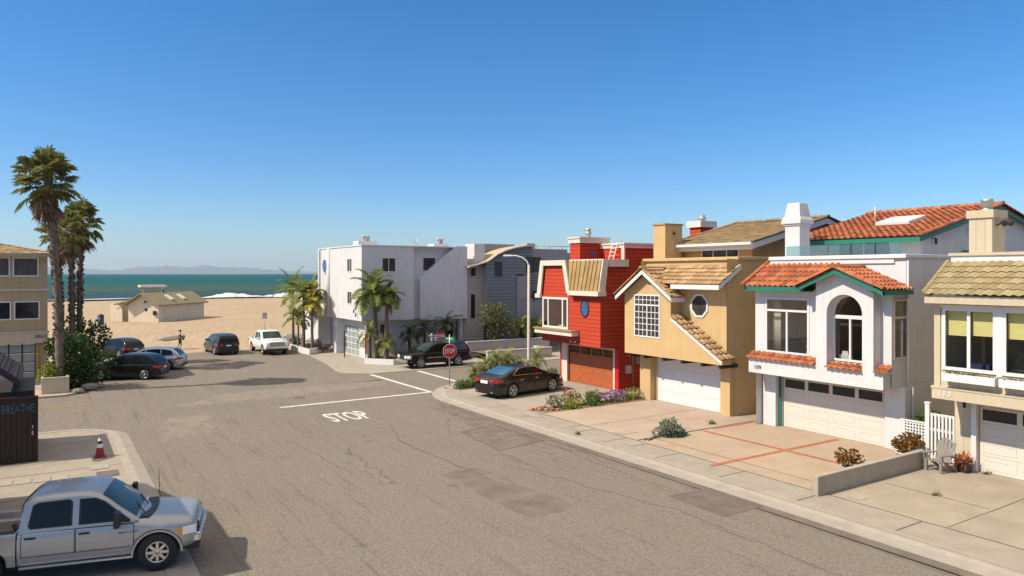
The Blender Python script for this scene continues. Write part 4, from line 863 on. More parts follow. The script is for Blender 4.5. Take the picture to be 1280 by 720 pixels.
mb = MB(); mb.box(25.54, 25.6, 10.9, 11.06, 3.5, 5.72); mb.box(25.55, 25.6, 9, 12.82, 5.66, 5.76); mb.build('window_trim', M['white_paint'], h)
mb = MB(); mb.box(28.9, 29, 4, 12.9, 2.7, 6.9, 0); mb.box(25.8, 28.9, 4, 12.9, 2.66, 2.72, 1); mb.box(26.3, 26.9, 11.6, 12.2, 2.72, 3.75, 2); mb.box(27.6, 28.0, 10.2, 10.4, 2.7, 5.6, 0); mb.build('interior_wall', [M['interior'], M['floor_in'], M['sign_navy']], h)
garage(h, 27.0, 7.35, 12.2, 2.24, M['garage_beige'], 4, 4, True)
for (a, b) in ((11.0, 12.58), (9.2, 10.85)):
    mb = MB(); mb.box(25.26, 25.59, a, b, 3.24, 3.30); mb.box(25.24, 25.28, a-.02, b+.02, 3.22, 3.48); mb.box(25.28, 25.59, a-.02, a+.02, 3.24, 3.48); mb.box(25.28, 25.59, b-.02, b+.02, 3.24, 3.48); f = mb.build('flower_box', M['white_paint'], h)
    mb = MB(); mb.box(25.28, 25.59, a+.02, b-.02, 3.30, 3.42); mb.build('soil', M['soil'], f)
    mb = MB(); rr_ = random.Random(int(a*10))
    for q in range(170): leaf(mb, Vector((rr_.uniform(25.27,25.5), rr_.uniform(a+.05,b-.05), rr_.uniform(3.42,3.5))), (rv(rr_)+Vector((-.3,0,.5))).normalized(), rv(rr_), .09*rr_.uniform(.6,1.5), .022, rr_.random())
    mb.build('plant', M['olive_leaf'], f)
mb = MB(); add_text(mb, '113', .38, .17, (25.512, 12.62, 2.74), (0,-1,0), UP, .012); mb.build('house_number', M['white'], h)
mb = MB(); mb.lathe([(.2,0),(.2,.06),(.15,.07),(.15,.12),(.19,.13),(.17,.3),(.2,.32),(.2,.42),(0,.42)], (28.5,12.65,9.06), 14); mb.build('flue', M['steel'], h)
for x in (28.3, 28.85):
    mb = MB(); mb.lathe([(0,0),(.06,.02),(.1,.2)], (x,12.1,8.6), 10, 'X'); mb.bar((x,12.27,8.5), (x+.02,12.05,8.6), .04); mb.build('flood_light', M['black'], h)
window(h, *front(31.5), -12.0, -11.2, 7.9, 8.2, M['white_paint'], M['dark_glass'], bw=.04)
sconce(h, (26.7,12.5,2.45))
# =================================================================== white corner building across the crossing
h = empty('corner_building', 'three storey white stucco building with slanted side wall on the far corner', 'building')
WS = M['stucco_white']; mb = MB()
panel(mb, *front(21.0), -65.0, -54.5, 3.03, 9.02, [fh(56.7,57.75,6.95,8.05), fh(56.7,57.7,4.3,5.36)], .12)
panel(mb, *side(54.5), 21.0, 25.5, 3.03, 9.02, [(22.68,23.9,6.92,8.1), (22.7,23.9,4.27,5.4)], .12)
mb.poly((25.5,54.5,3.03), (25.5,54.95,3.03), (25.5,54.95,9.02), (25.5,54.5,9.02)); panel(mb, *side(54.95), 25.5, 30.4, 3.03, 9.02, [(26.5,27.75,7.0,8.18)], .1)
pl = [(26.05,54.42,2.96), (30.5,54.42,2.96), (30.5,54.42,9.12), (29.36,54.42,9.12), (26.05,54.42,6.34)]; mb.prism(pl, (0,.5,0))
mb.poly((21,54.5,3.03), (21,65,3.03), (30.4,65,3.03), (30.4,54.5,3.03)); mb.poly((21,54.5,9.0), (30.4,54.5,9.0), (30.4,65,9.0), (21,65,9.0)); mb.poly((30.4,54.5,0), (30.4,65,0), (30.4,65,9.02), (30.4,54.5,9.02)); mb.poly((21,65,3), (21,65,9.02), (30.4,65,9.02), (30.4,65,3))
panel(mb, *front(21.75), -61.6, -55.5, -.1, 3.05, [fh(57.1,60.7,-.1,2.5)], .25); panel(mb, *side(55.5), 21.75, 30.0, -.1, 3.05, [(22.9,23.6,1.9,2.7), (28.9,29.7,.1,2.62)], .12); panel(mb, *front(22.6), -66, -61.6, -.1, 3.05, [fh(62.2,63.1,.25,2.5)], .2)
mb.box(29.95, 30.35, 54.8, 55.2, -.1, 3.0); mb.box(21.1, 21.75, 60.75, 61.6, -.1, 3.03)
mb.tube([(20.98,62.3,3.0), (20.98,62.3,9.0)], .2, 14); mb.box(20.86, 21.05, 64.7, 65.0, 3.0, 9.0)
mb.build('wall', WS, h)
mb = MB(); mb.box(20.94, 21.12, 54.44, 65.06, 9.0, 9.09); mb.box(21.12, 29.3, 54.44, 54.62, 9.0, 9.09); mb.box(21.3, 22.9, 56, 57.2, 9.0, 9.45); mb.box(28.6, 30.0, 57, 58.2, 9.0, 9.42); mb.build('parapet', M['white_paint'], h)
for (X0, y) in ((22.0, 56.6), (22.35, 56.6), (29.3, 57.5), (29.65, 57.6)):
    mb = MB(); mb.lathe([(.13,0),(.13,.35),(.18,.36),(.18,.5),(0,.55)], (X0,y,9.42), 10); mb.build('roof_vent', M['lamp_post'], h)
mb = MB(); mb.bar((26.9,57,9.0), (26.9,57,9.6), .04); mb.lathe([(0,0),(.2,.03),(.33,.1)], (26.8,57,9.5), 12, 'X'); mb.bar((26.9,57,9.3), (26.4,57,9.7), .03); mb.build('satellite_dish', M['steel'], h)
fwin(h, 21.0, 56.7, 57.75, 6.95, 8.05, M['white_paint'], M['blind_glass'], mull=[57.2], bw=.06); fwin(h, 21.0, 56.7, 57.7, 4.3, 5.36, M['white_paint'], M['blind_glass'], mull=[57.2], bw=.06)
window(h, *side(54.5), 22.68, 23.9, 6.92, 8.1, M['white_paint'], M['blind_glass'], mull=[23.28], bw=.06); window(h, *side(54.5), 22.7, 23.9, 4.27, 5.4, M['white_paint'], M['blind_glass'], mull=[23.28], bw=.06)
window(h, *side(54.95), 26.5, 27.75, 7.0, 8.18, M['white_paint'], M['blind_glass'], bw=.06); window(h, *side(55.5), 22.9, 23.6, 1.9, 2.7, M['white_paint'], M['blind_glass'], bw=.05)
mb = MB(); 
for k in range(24):
    q = lambda r, k: (20.95, 63.4+r*math.cos(k*PI/12), 7.45+r*math.sin(k*PI/12)); mb.prism([q(.62,k), q(.72,k), q(.72,k+1), q(.62,k+1)], (.06,0,0))
f = mb.build('window', M['white_paint'], h); f['label'] = 'round porthole window'
mb = MB(); mb.disc((20.975,63.4,7.45), .64, 'X', 24); mb.build('pane', M['blue_glass'], f)
mb = MB()
for r in range(5):
    for c in range(4):
        y0, z0 = 57.15+c*.87, -.05+r*.5; mb.box(21.83, 21.85, y0+.05, y0+.83, z0+.05, z0+.46, 1)
for c in range(5): mb.box(21.8, 21.86, 57.1+c*.87, 57.18+c*.87, -.09, 2.48)
for r in range(6): mb.box(21.805, 21.865, 57.18, 60.6, -.08+r*.5, -.01+r*.5)
mb.build('garage_door', [M['white'], M['frost_glass']], h)
mb = MB(); mb.box(22.7, 22.76, 62.2, 63.1, .25, 2.5); f = mb.build('door', M['trim_cream'], h); mb = MB(); mb.box(22.64, 22.7, 62.3, 62.36, 1.2, 1.4); mb.build('handle', M['steel'], f)
mb = MB(); mb.box(28.95, 29.68, 55.6, 55.66, .1, 2.6); mb.build('door', M['black'], h)
mb = MB()
for i in range(3): mb.box(20.3+i*.45, 22.6, 61.75, 63.6, -.06+i*.17, .11+i*.17)
mb.build('step', M['concrete'], h)
mb = MB()
for y in (61.8, 63.6):
    mb.tube([(20.35,y,.0), (20.35,y,.95), (22.2,y,1.4), (22.2,y,.4)], .025, 6); mb.tube([(21.2,y,.3), (21.2,y,1.15)], .02, 6)
mb.build('handrail', M['steel'], h)
sconce(h, (20.98,55.4,3.6)); sconce(h, (21.0,55.9,3.9))
mb = MB(); add_text(mb, '3899', .9, .16, (29.6,54.41,3.2), (1,0,0), UP, .01); mb.build('house_number', M['black'], h)

# low planters round the corner building
def planter(label, poly, z0, z1, wall=.16, m='white_paint', soil=True):
    mb = MB(); n = len(poly)
    cx = sum(p[0] for p in poly)/n; cy = sum(p[1] for p in poly)/n
    inn = []
    for (x, y) in poly:
        d = Vector((cx-x, cy-y)); d.normalize(); inn.append((x+d.x*wall*1.4, y+d.y*wall*1.4))
    for i in range(n):
        j = (i+1) % n; a, b, c, d = poly[i], poly[j], inn[j], inn[i]
        mb.poly((*a,z0), (*b,z0), (*b,z1), (*a,z1)); mb.poly((*a,z1), (*b,z1), (*c,z1), (*d,z1)); mb.poly((*c,z1), (*c,z0), (*d,z0), (*d,z1))
    o = mb.build('planter_wall', M[m]); tag(o, label, 'planter')
    mb = MB(); mb.poly(*[(x, y, z1-.10) for x, y in inn]); mb.build('soil', M['soil'], o)
    return o
planter('long white planter wall beside the parked white pickup', [(18.75,60.7),(20.5,62.2),(20.4,69.3),(18.6,66)], -.1, .42)
planter('low white corner planter with palms before the white building', [(20.45,52.4),(21.9,50.4),(28.9,51.6),(28.6,54.6),(21.5,55.2)], -.1, .34)
# =================================================================== beach-front neighbour of the corner building
h = empty('beach_house', 'low white beach house with dark gable behind the slim palms', 'house'); mb = MB()
panel(mb, *front(21.3), -71.6, -66.3, -.1, 5.2, [fh(67.5,68.4,1.6,3.2), fh(69.4,71,3.2,4.6)], .1); mb.poly((21.3,66.3,-.1), (30,66.3,-.1), (30,66.3,7.4), (26,66.3,7.7), (21.3,66.3,5.2)); mb.poly((21.3,71.6,-.1), (21.3,71.6,5.2), (30,71.6,7.6), (30,71.6,-.1)); mb.box(19.6, 21.3, 70.9, 71.1, -.1, .9); mb.build('wall', WS, h)
fwin(h, 21.3, 67.5, 68.4, 1.6, 3.2, M['white_paint'], M['dark_glass'], bw=.06); fwin(h, 21.3, 69.4, 71, 3.2, 4.6, M['white_paint'], M['blind_glass'], mull=[70.2], bw=.06)
mb = MB(); roof_tiles(mb, (20.95,72.0,5.05), (0,-1,0), (5,0,2.7), lambda b: (0, 6), 5.7, .4, .5, 0, flat=True, seed=55, seg=2); mb.build('roof', M['brown_tile'], h)
mb = MB(); mb.prism([(20.7,66.0,4.98), (25.7,66.0,7.7), (25.7,66.0,7.4), (20.7,66.0,4.68)], (0,.1,0)); mb.build('fascia', M['dark_wood'], h)

# =================================================================== grey curved-roof building
h = empty('apartment_building', 'grey shingled building with a curved tan roof beside the white corner building', 'building'); GS = M['grey_siding']
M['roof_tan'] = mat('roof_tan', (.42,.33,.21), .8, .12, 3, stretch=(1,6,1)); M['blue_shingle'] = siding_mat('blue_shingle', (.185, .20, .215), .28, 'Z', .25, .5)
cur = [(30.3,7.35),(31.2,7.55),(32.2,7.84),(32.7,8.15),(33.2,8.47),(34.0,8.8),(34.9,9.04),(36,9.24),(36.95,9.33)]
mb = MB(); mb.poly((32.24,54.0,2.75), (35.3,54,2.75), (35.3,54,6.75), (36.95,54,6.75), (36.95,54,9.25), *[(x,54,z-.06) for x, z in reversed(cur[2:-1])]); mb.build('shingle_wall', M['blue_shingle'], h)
mb = MB(); mb.poly((30.3,54.6,-.1), (32.24,54.6,-.1), (32.24,54.6,7.75), (30.3,54.6,7.3)); mb.poly((30.3,54.6,-.1), (30.3,54.6,7.3), (30.3,64,7.3), (30.3,64,-.1)); mb.poly((32.24,54,2.75), (32.24,54,7.8), (32.24,54.7,7.8), (32.24,54.7,2.75)); mb.build('wall', GS, h)
mb = MB(); mb.box(35.3, 40, 53.95, 54.2, 2.75, 4.55); mb.box(35.3, 36.5, 53.9, 54.2, 4.55, 6.6); mb.box(36.95, 42, 55.4, 62, 2.75, 9.1); mb.box(36.95, 42, 54.0, 55.4, 2.75, 3.0); mb.box(32.24, 42, 54.05, 62, 2.6, 2.74); mb.box(32.3, 42, 57.0, 60, -.1, 2.6); mb.box(32.9, 36.6, 56.4, 57.6, 8.2, 9.5); mb.box(39, 60, 56, 66, 2.5, 8.8); mb.build('grey_wall', M['stucco_grey'], h)
mb = MB(); mb.box(31.3, 32.35, 54.6, 56.2, 7.5, 9.4); mb.build('skylight_box', M['stucco_white'], h)
mb = MB()
for (a, b) in zip(cur, cur[1:]): mb.prism([(a[0],53.8,a[1]+.06), (b[0],53.8,b[1]+.06), (b[0],53.8,b[1]-.06), (a[0],53.8,a[1]-.06)], (0,10,0))
mb.build('roof', M['roof_tan'], h)
mb = MB()
for (a, b) in zip(cur, cur[1:]): mb.prism([(a[0],53.72,a[1]+.08), (b[0],53.72,b[1]+.07), (b[0],53.72,b[1]-.01), (a[0],53.72,a[1]-.01)], (0,.07,0))
mb.build('fascia', M['trim_cream'], h)
for (a, b, z0, z1, Y) in ((33.0,33.75,6.55,7.8,54.0), (30.95,31.4,6.6,7.3,54.6), (30.95,31.35,2.95,5.0,54.6)): window(h, *side(Y), a, b, z0, z1, M['black'], M['dark_glass'], bw=.05)
for (a, b, z0, z1) in ((36.3,37.9,6.9,8.3), (37.2,40.2,4.0,5.2)): window(h, *side(54.3 if z0 < 6 else 53.98), a, b, z0, z1, M['black'], M['dark_glass'], mull=[(a+b)/2], bw=.06)
mb = MB()
for (x0, x1, z) in ((36.5,38.6,5.75), (37.0,40.5,4.3)):
    for i in range(4): mb.tube([(x0,53.85,z+.2+i*.24), (x1,53.85,z+.2+i*.24)], .025, 6)
    for x in (x0, (x0+x1)/2, x1): mb.tube([(x,53.85,z), (x,53.85,z+.95)], .03, 6)
mb.build('railing', M['black'], h)
mb = MB(); mb.tube([(38,55.6,9.4), (44,55.6,9.4)], .04, 6); mb.box(37.4, 38.3, 55.5, 56.3, 9.1, 9.6); 
for x in (38.5, 40, 41.5, 43): mb.tube([(x,55.6,9.0), (x,55.6,9.4)], .03, 6)
mb.build('roof_rail', M['lamp_post'], h)
for (lab, q) in (('front low concrete wall on the far pavement behind the street lamp', (29.0,35.2,48.5,48.75,.75)), ('taller set-back concrete wall holding the shrubs and small palms', (28.8,37.0,51.4,51.65,1.25))):
    mb = MB(); x0, x1, y0, y1, z1 = q; mb.box(x0, x1, y0, y1, -.1, z1-.08); mb.box(x0-.04, x1+.04, y0-.04, y1+.04, z1-.08, z1); mb.box(x1-.25, x1, y1, y1+2.2, -.1, z1-.08); tag(mb.build('retaining_wall', M['grey_block']), lab, 'wall')
mb = MB(); mb.poly((29,51.65,1.0), (36.75,51.65,1.0), (36.75,54.5,1.0), (29,54.5,1.0)); mb.poly((29,48.75,.5), (34.95,48.75,.5), (34.95,51.4,.5), (29,51.4,.5)); structure(mb, 'raised_soil', M['soil'])

# =================================================================== beige block at the left edge
h = empty('apartment_block', 'beige three storey block with hipped tile roof behind the tall palms', 'building'); mb = MB()
panel(mb, *side(55.0), -12, .12, -.1, 8.0, [(-2.6,-.52,.0,2.45), (-1.72,-.36,6.62,7.82), (-3.6,-1.86,6.62,7.82), (-1.66,-.3,3.9,5.06), (-3.6,-1.8,3.9,5.06)], .12)
mb.poly((.12,55,-.1), (.12,66,-.1), (.12,66,8), (.12,55,8)); M['stucco_block'] = mat('stucco_block', (.40, .305, .18), .9, .06, 1, bump=.2, bscale=14, stain=.25, streak=.25); mb.build('wall', M['stucco_block'], h)
mb = MB(); mb.box(-12, .16, 54.84, 55.0, 2.4, 3.0); mb.box(-12, .2, 54.92, 55.0, 3.0, 3.16); mb.box(-12, .14, 54.95, 55.0, 5.7, 5.86); mb.box(-12, .2, 54.6, 55, 7.85, 8.05); mb.build('trim', M['stucco_beige'], h)
mb = MB(); mb.box(-2.6, -.44, 54.9, 55.0, 2.45, 2.56); mb.box(-.5, -.34, 54.9, 55.0, -.1, 2.45); mb.build('door_trim', M['yellow_line'], h)
for (a, b, z0, z1) in ((-1.72,-.36,6.62,7.82), (-3.6,-1.86,6.62,7.82), (-1.66,-.3,3.9,5.06), (-3.6,-1.8,3.9,5.06)): window(h, *side(55.0), a, b, z0, z1, M['white'], M['dark_glass'] if z0 < 5 else M['blind_glass'], bw=.07)
mb = MB()
for r in range(4):
    for c in range(3): mb.box(-2.6+c*.7, -1.97+c*.7, 55.12, 55.14, .02+r*.6, .54+r*.6, 1)
for c in range(4): mb.box(-2.67+c*.7, -2.60+c*.7, 55.08, 55.14, 0, 2.42)
for r in range(5): mb.box(-2.6, -.57, 55.085, 55.145, -.04+r*.6, .02+r*.6)
mb.build('garage_door', [M['dark_wood'], M['frost_glass']], h)
mb = MB(); roof_tiles(mb, (-12.4,54.4,8.05), (1,0,0), (0,4.5,.95), lambda b: (0, 13.0-b*.9), 4.6, .33, .45, 0, flat=True, seed=61, seg=3); roof_tiles(mb, (.6,54.4,8.05), (0,1,0), (-4.5,0,.95), lambda b: (b*.9, 12), 4.6, .33, .45, 0, flat=True, seed=62, seg=3); mb.build('roof', M['tan_tile'], h)
mb = MB(); add_text(mb, '3863', .62, .2, (-.28,54.835,2.82), (1,0,0), UP, .01); mb.build('house_number', M['black'], h)
mb = MB(); mb.box(-.2, 1.15, 48.55, 48.7, -.1, .92); mb.box(-.2, -.05, 48.7, 50.6, -.1, .92); mb.box(1.0, 1.15, 48.7, 50.6, -.1, .92); mb.box(-.05, 1.0, 50.45, 50.6, -.1, .92); o = tag(mb.build('planter_box', M['stucco_beige'], bevel=.02), 'beige planter box at the foot of the tallest palm', 'planter')
mb = MB(); mb.box(-.05, 1.0, 48.7, 50.45, -.05, .8); mb.build('soil', M['soil'], o)

# =================================================================== house off the left edge: its shade falls on the silver pickup and the driveway
h = empty('house', 'dark shingled house just left of the silver pickup and driveway', 'house'); mb = MB()
mb.box(-14, -1.75, 18.8, 26.9, 0, 4.3); mb.poly((-1.75,18.8,4.3), (-1.75,26.9,4.3), (-1.75,23.4,5.6), (-1.75,18.8,5.6)); mb.poly((-14,18.8,4.3), (-1.75,18.8,4.3), (-1.75,18.8,5.6), (-14,18.8,5.6)); mb.build('wall', M['dark_wood'], h)
mb = MB(); mb.prism([(-14,18.6,5.6), (-1.6,18.6,5.6), (-1.6,23.4,5.6), (-14,23.4,5.6)], (0,0,.12)); mb.prism([(-14,23.4,5.6), (-1.6,23.4,5.6), (-1.6,27.1,4.35), (-14,27.1,4.35)], (0,0,.12)); mb.build('roof', M['purple_shingle'], h)
h = empty('garden_shed', 'dark plank shed with purple shingle roof and a gate reading BREATHE', 'shed'); mb = MB()
mb.box(-5, -.36, 31.62, 35.6, 0, 2.55); mb.build('wall', M['dark_wood'], h)
mb = MB(); mb.box(-1.34, -.24, 31.4, 31.5, .0, 2.32)
for i in range(7): mb.box(-1.33+i*.157, -1.19+i*.157, 31.375, 31.4, .02, 2.3)
mb.box(-.29, -.22, 31.34, 31.56, 0, 2.36, 1); mb.box(-1.36, -.22, 31.36, 31.52, 2.30, 2.37, 1); g_ = mb.build('gate', [M['dark_wood'], M['purple_paint']], h)
M['chalk_blue'] = mat('chalk_blue', (.075, .125, .17), .9, .4, 12)
mb = MB(); add_text(mb, 'BREATHE', .98, .30, (-.82,31.372,1.96), (1,0,0), UP, .006); mb.build('lettering', M['chalk_blue'], g_)
mb = MB(); mb.box(-.42, -.36, 31.33, 31.375, .98, 1.12); mb.tube([(-.39,31.31,1.2), (-.39,31.31,1.34)], .018, 6); mb.lathe([(0,0),(.04,.02),(0,.05)], (-.39,31.32,1.05), 8); mb.build('latch', M['lamp_post'], g_)
mb = MB(); roof_tiles(mb, (-.78,31.2,3.0), (0,1,0), (-1.5,0,1.25), lambda b: (0, 4.6), 3.2, .18, .17, 0, flat=True, seed=71, lip=.012, thick=.02, seg=3); mb.build('roof', M['purple_shingle'], h)
mb = MB(); mb.prism([(-.76,31.18,3.01), (-3.4,31.18,5.21), (-3.4,31.18,4.97), (-.76,31.18,2.77)], (0,-.06,0)); mb.box(-.8, -.74, 31.2, 35.8, 2.80, 2.99); mb.poly((-.8,31.2,2.78), (-.8,35.7,2.78), (-3.2,35.7,4.78), (-3.2,31.2,4.78)); mb.build('fascia', M['purple_paint'], h)

# =================================================================== beach: restroom block, lifeguard tower, bins, posts
h = empty('restroom_block', 'beige beach restroom with brown gabled roof and two skylights on the sand', 'building', (13.35,112.4,-.05), math.atan2(.76,.65)-PI/2)
# local: y runs along the long side, x across the gable (negative x = towards the left)
CB = M['stucco_cream']; mb = MB(); Wd, Ln = 4.6, 11.5
mb.poly((-Wd,0,0), (0,0,0), (0,0,2.5), (-Wd/2,0,3.9), (-Wd,0,2.5)); mb.poly((0,0,0), (0,Ln,0), (0,Ln,2.5), (0,0,2.5)); mb.poly((-Wd,0,0), (-Wd,0,2.5), (-Wd,Ln,2.5), (-Wd,Ln,0)); mb.poly((-Wd,Ln,0), (0,Ln,0), (0,Ln,2.5), (-Wd/2,Ln,3.9), (-Wd,Ln,2.5))
mb.box(-Wd-3.4, -Wd-1.6, .9, 1.1, 0, 2.55); mb.box(-Wd-1.6, -Wd, 2.6, 2.7, 0, 2.5); mb.box(-Wd-3.4, -Wd-3.2, 1.1, 6, 0, 2.5); mb.box(-.02, .06, 1.4, 1.6, 0, 2.5)
mb.build('wall', CB, h)
mb = MB()
for s_ in (-1, 1):
    X_ = lambda x: -Wd/2+s_*x
    k = [(X_(0),-.8,4.12), (X_(2.75),-.8,2.46), (X_(2.75),Ln+.5,2.46), (X_(0),Ln+.5,4.12)]; mb.prism(k if s_ > 0 else k[::-1], (0,0,-.16))
mb.prism([(-Wd+.3,2.2,3.0), (-Wd+.3,-.0,3.0), (-Wd-2.2,-.2,2.4), (-Wd-2.2,5,2.4), (-Wd+.3,5,3.0)], (0,0,.12)); mb.build('roof', M['restroom_roof'], h)
mb = MB(); mb.box(-Wd-1.5, -Wd-.1, 2.5, 2.6, 0, 2.3); mb.build('doorway', M['black'], h)
for y in (4.0, 7.0):
    mb = MB(); mb.obox((-1.0,y,3.40), (.55,0,-.33), (0,.35,0), (.06,0,.1)); mb.build('skylight', M['white'], h)
mb = MB(); mb.lathe([(.14,0),(.14,.5),(0,.5)], (-Wd/2,4.5,4.05), 8); mb.build('roof_vent', M['black'], h)
mb = MB(); mb.disc((-1.9,-.03,1.75), .22, 'Y', 14); mb.box(-.7, -.3, -.25, -.02, 1.0, 1.6); mb.box(-2.1, -1.8, -.2, -.02, 2.75, 2.95); mb.disc((-Wd-2.2,.88,1.9), .15, 'Y', 3, off=PI/2); mb.build('wall_fixture', M['black'], h)
h = empty('lifeguard_tower', 'pale lifeguard tower cabin standing behind the beach restroom', 'tower', (16.0,143,-.1)); mb = MB()
for x in (-1.2, 1.2):
    for y in (-1.2, 1.2): mb.tube([(x*1.25,y*1.25,0), (x,y,2.4)], .07, 6)
mb.build('leg', M['white'], h); mb = MB(); frustum(mb, -1.3,1.3,-1.3,1.3,2.4, -1.7,1.7,-1.7,1.7,4.5); mb.build('cabin', M['rail_glass'], h); mb = MB(); mb.box(-2.1, 2.1, -2.1, 2.1, 4.5, 4.85); mb.build('roof', M['trim_cream'], h); mb = MB(); mb.box(-1.5, 1.5, -1.5, 1.5, 2.25, 2.42); mb.bar((-1.4,-1.6,2.3), (-4.2,-1.6,0), .1, .5); mb.build('deck', M['white'], h)
h = empty('beach_bin', 'dark domed bin on a thin post left of the restroom', 'bin', (4.75,85,-.1)); mb = MB(); mb.tube([(0,0,0),(0,0,1.75)], .05, 8); mb.build('post', M['bark'], h); mb = MB(); mb.lathe([(0,1.7),(.28,1.7),(.30,1.8),(.30,2.5),(.25,2.52)], n=14); mb.build('drum', M['sign_navy'], h); mb = MB(); mb.lathe([(.32,2.5),(.28,2.66),(.12,2.76),(0,2.77)], n=14); mb.build('lid', M['black'], h)
h = empty('oil_platform', 'tiny oil platform far out on the horizon', 'platform', (1497,4210,-1.2)); mb = MB()
for x in (-7, 7):
    for y in (-5, 5): mb.tube([(x,y,-2), (x,y,9)], .8, 6)
mb.build('leg', M['steel'], h); mb = MB(); mb.box(-10, 10, -7, 7, 8, 12); mb.box(-8, 1, -6, 6, 12, 17); mb.build('deck', M['steel'], h); mb = MB(); frustum(mb, 2,7,-2,2,12, 4,5,-.5,.5,26); mb.build('derrick', M['steel'], h)
# =================================================================== low wall, gate, lattice
mb = MB(); mb.box(19.8, 26.0, 13.5, 13.7, 0, .6); tag(mb.build('garden_wall', M['block_wall'], bevel=.015), 'low rendered wall between the brick-striped driveway and the grey one', 'wall')
h = empty('picket_gate', 'white slatted gate between the white house and the beige house', 'gate'); mb = MB()
for z in (.1, 1.08, 1.62): mb = MB(); mb.box(27.17, 27.23, 12.82, 13.95, z, z+.09); mb.build('rail', M['white'], h)
for i in range(9): mb = MB(); mb.box(27.13, 27.17, 12.84+i*.126, 12.91+i*.126, .06, 1.70); mb.build('slat', M['white'], h)
for (y0, y1, z) in ((13.97,14.12,2.05), (12.7,12.82,1.8)):
    mb = MB(); mb.box(27.12, 27.26, y0, y1, 0, z); mb.box(27.1, 27.28, y0-.02, y1+.02, z, z+.05); mb.build('post', M['white'], h)
mb = MB(); Y0, Y1, Z0, Z1 = 14.14, 15.06, .08, 1.28
for i in range(9): mb.box(27.19, 27.205, Y0+i*.108, Y0+i*.108+.045, Z0, Z1)
for i in range(11): mb.box(27.206, 27.22, Y0, Y1, Z0+i*.112, Z0+i*.112+.045)
mb.box(27.17, 27.23, Y0, Y1, Z1, Z1+.05); mb.box(27.17, 27.23, Y0, Y1, Z0-.06, Z0); tag(mb.build('lattice_panel', M['white']), 'white lattice panel beside the slatted gate', 'fence')
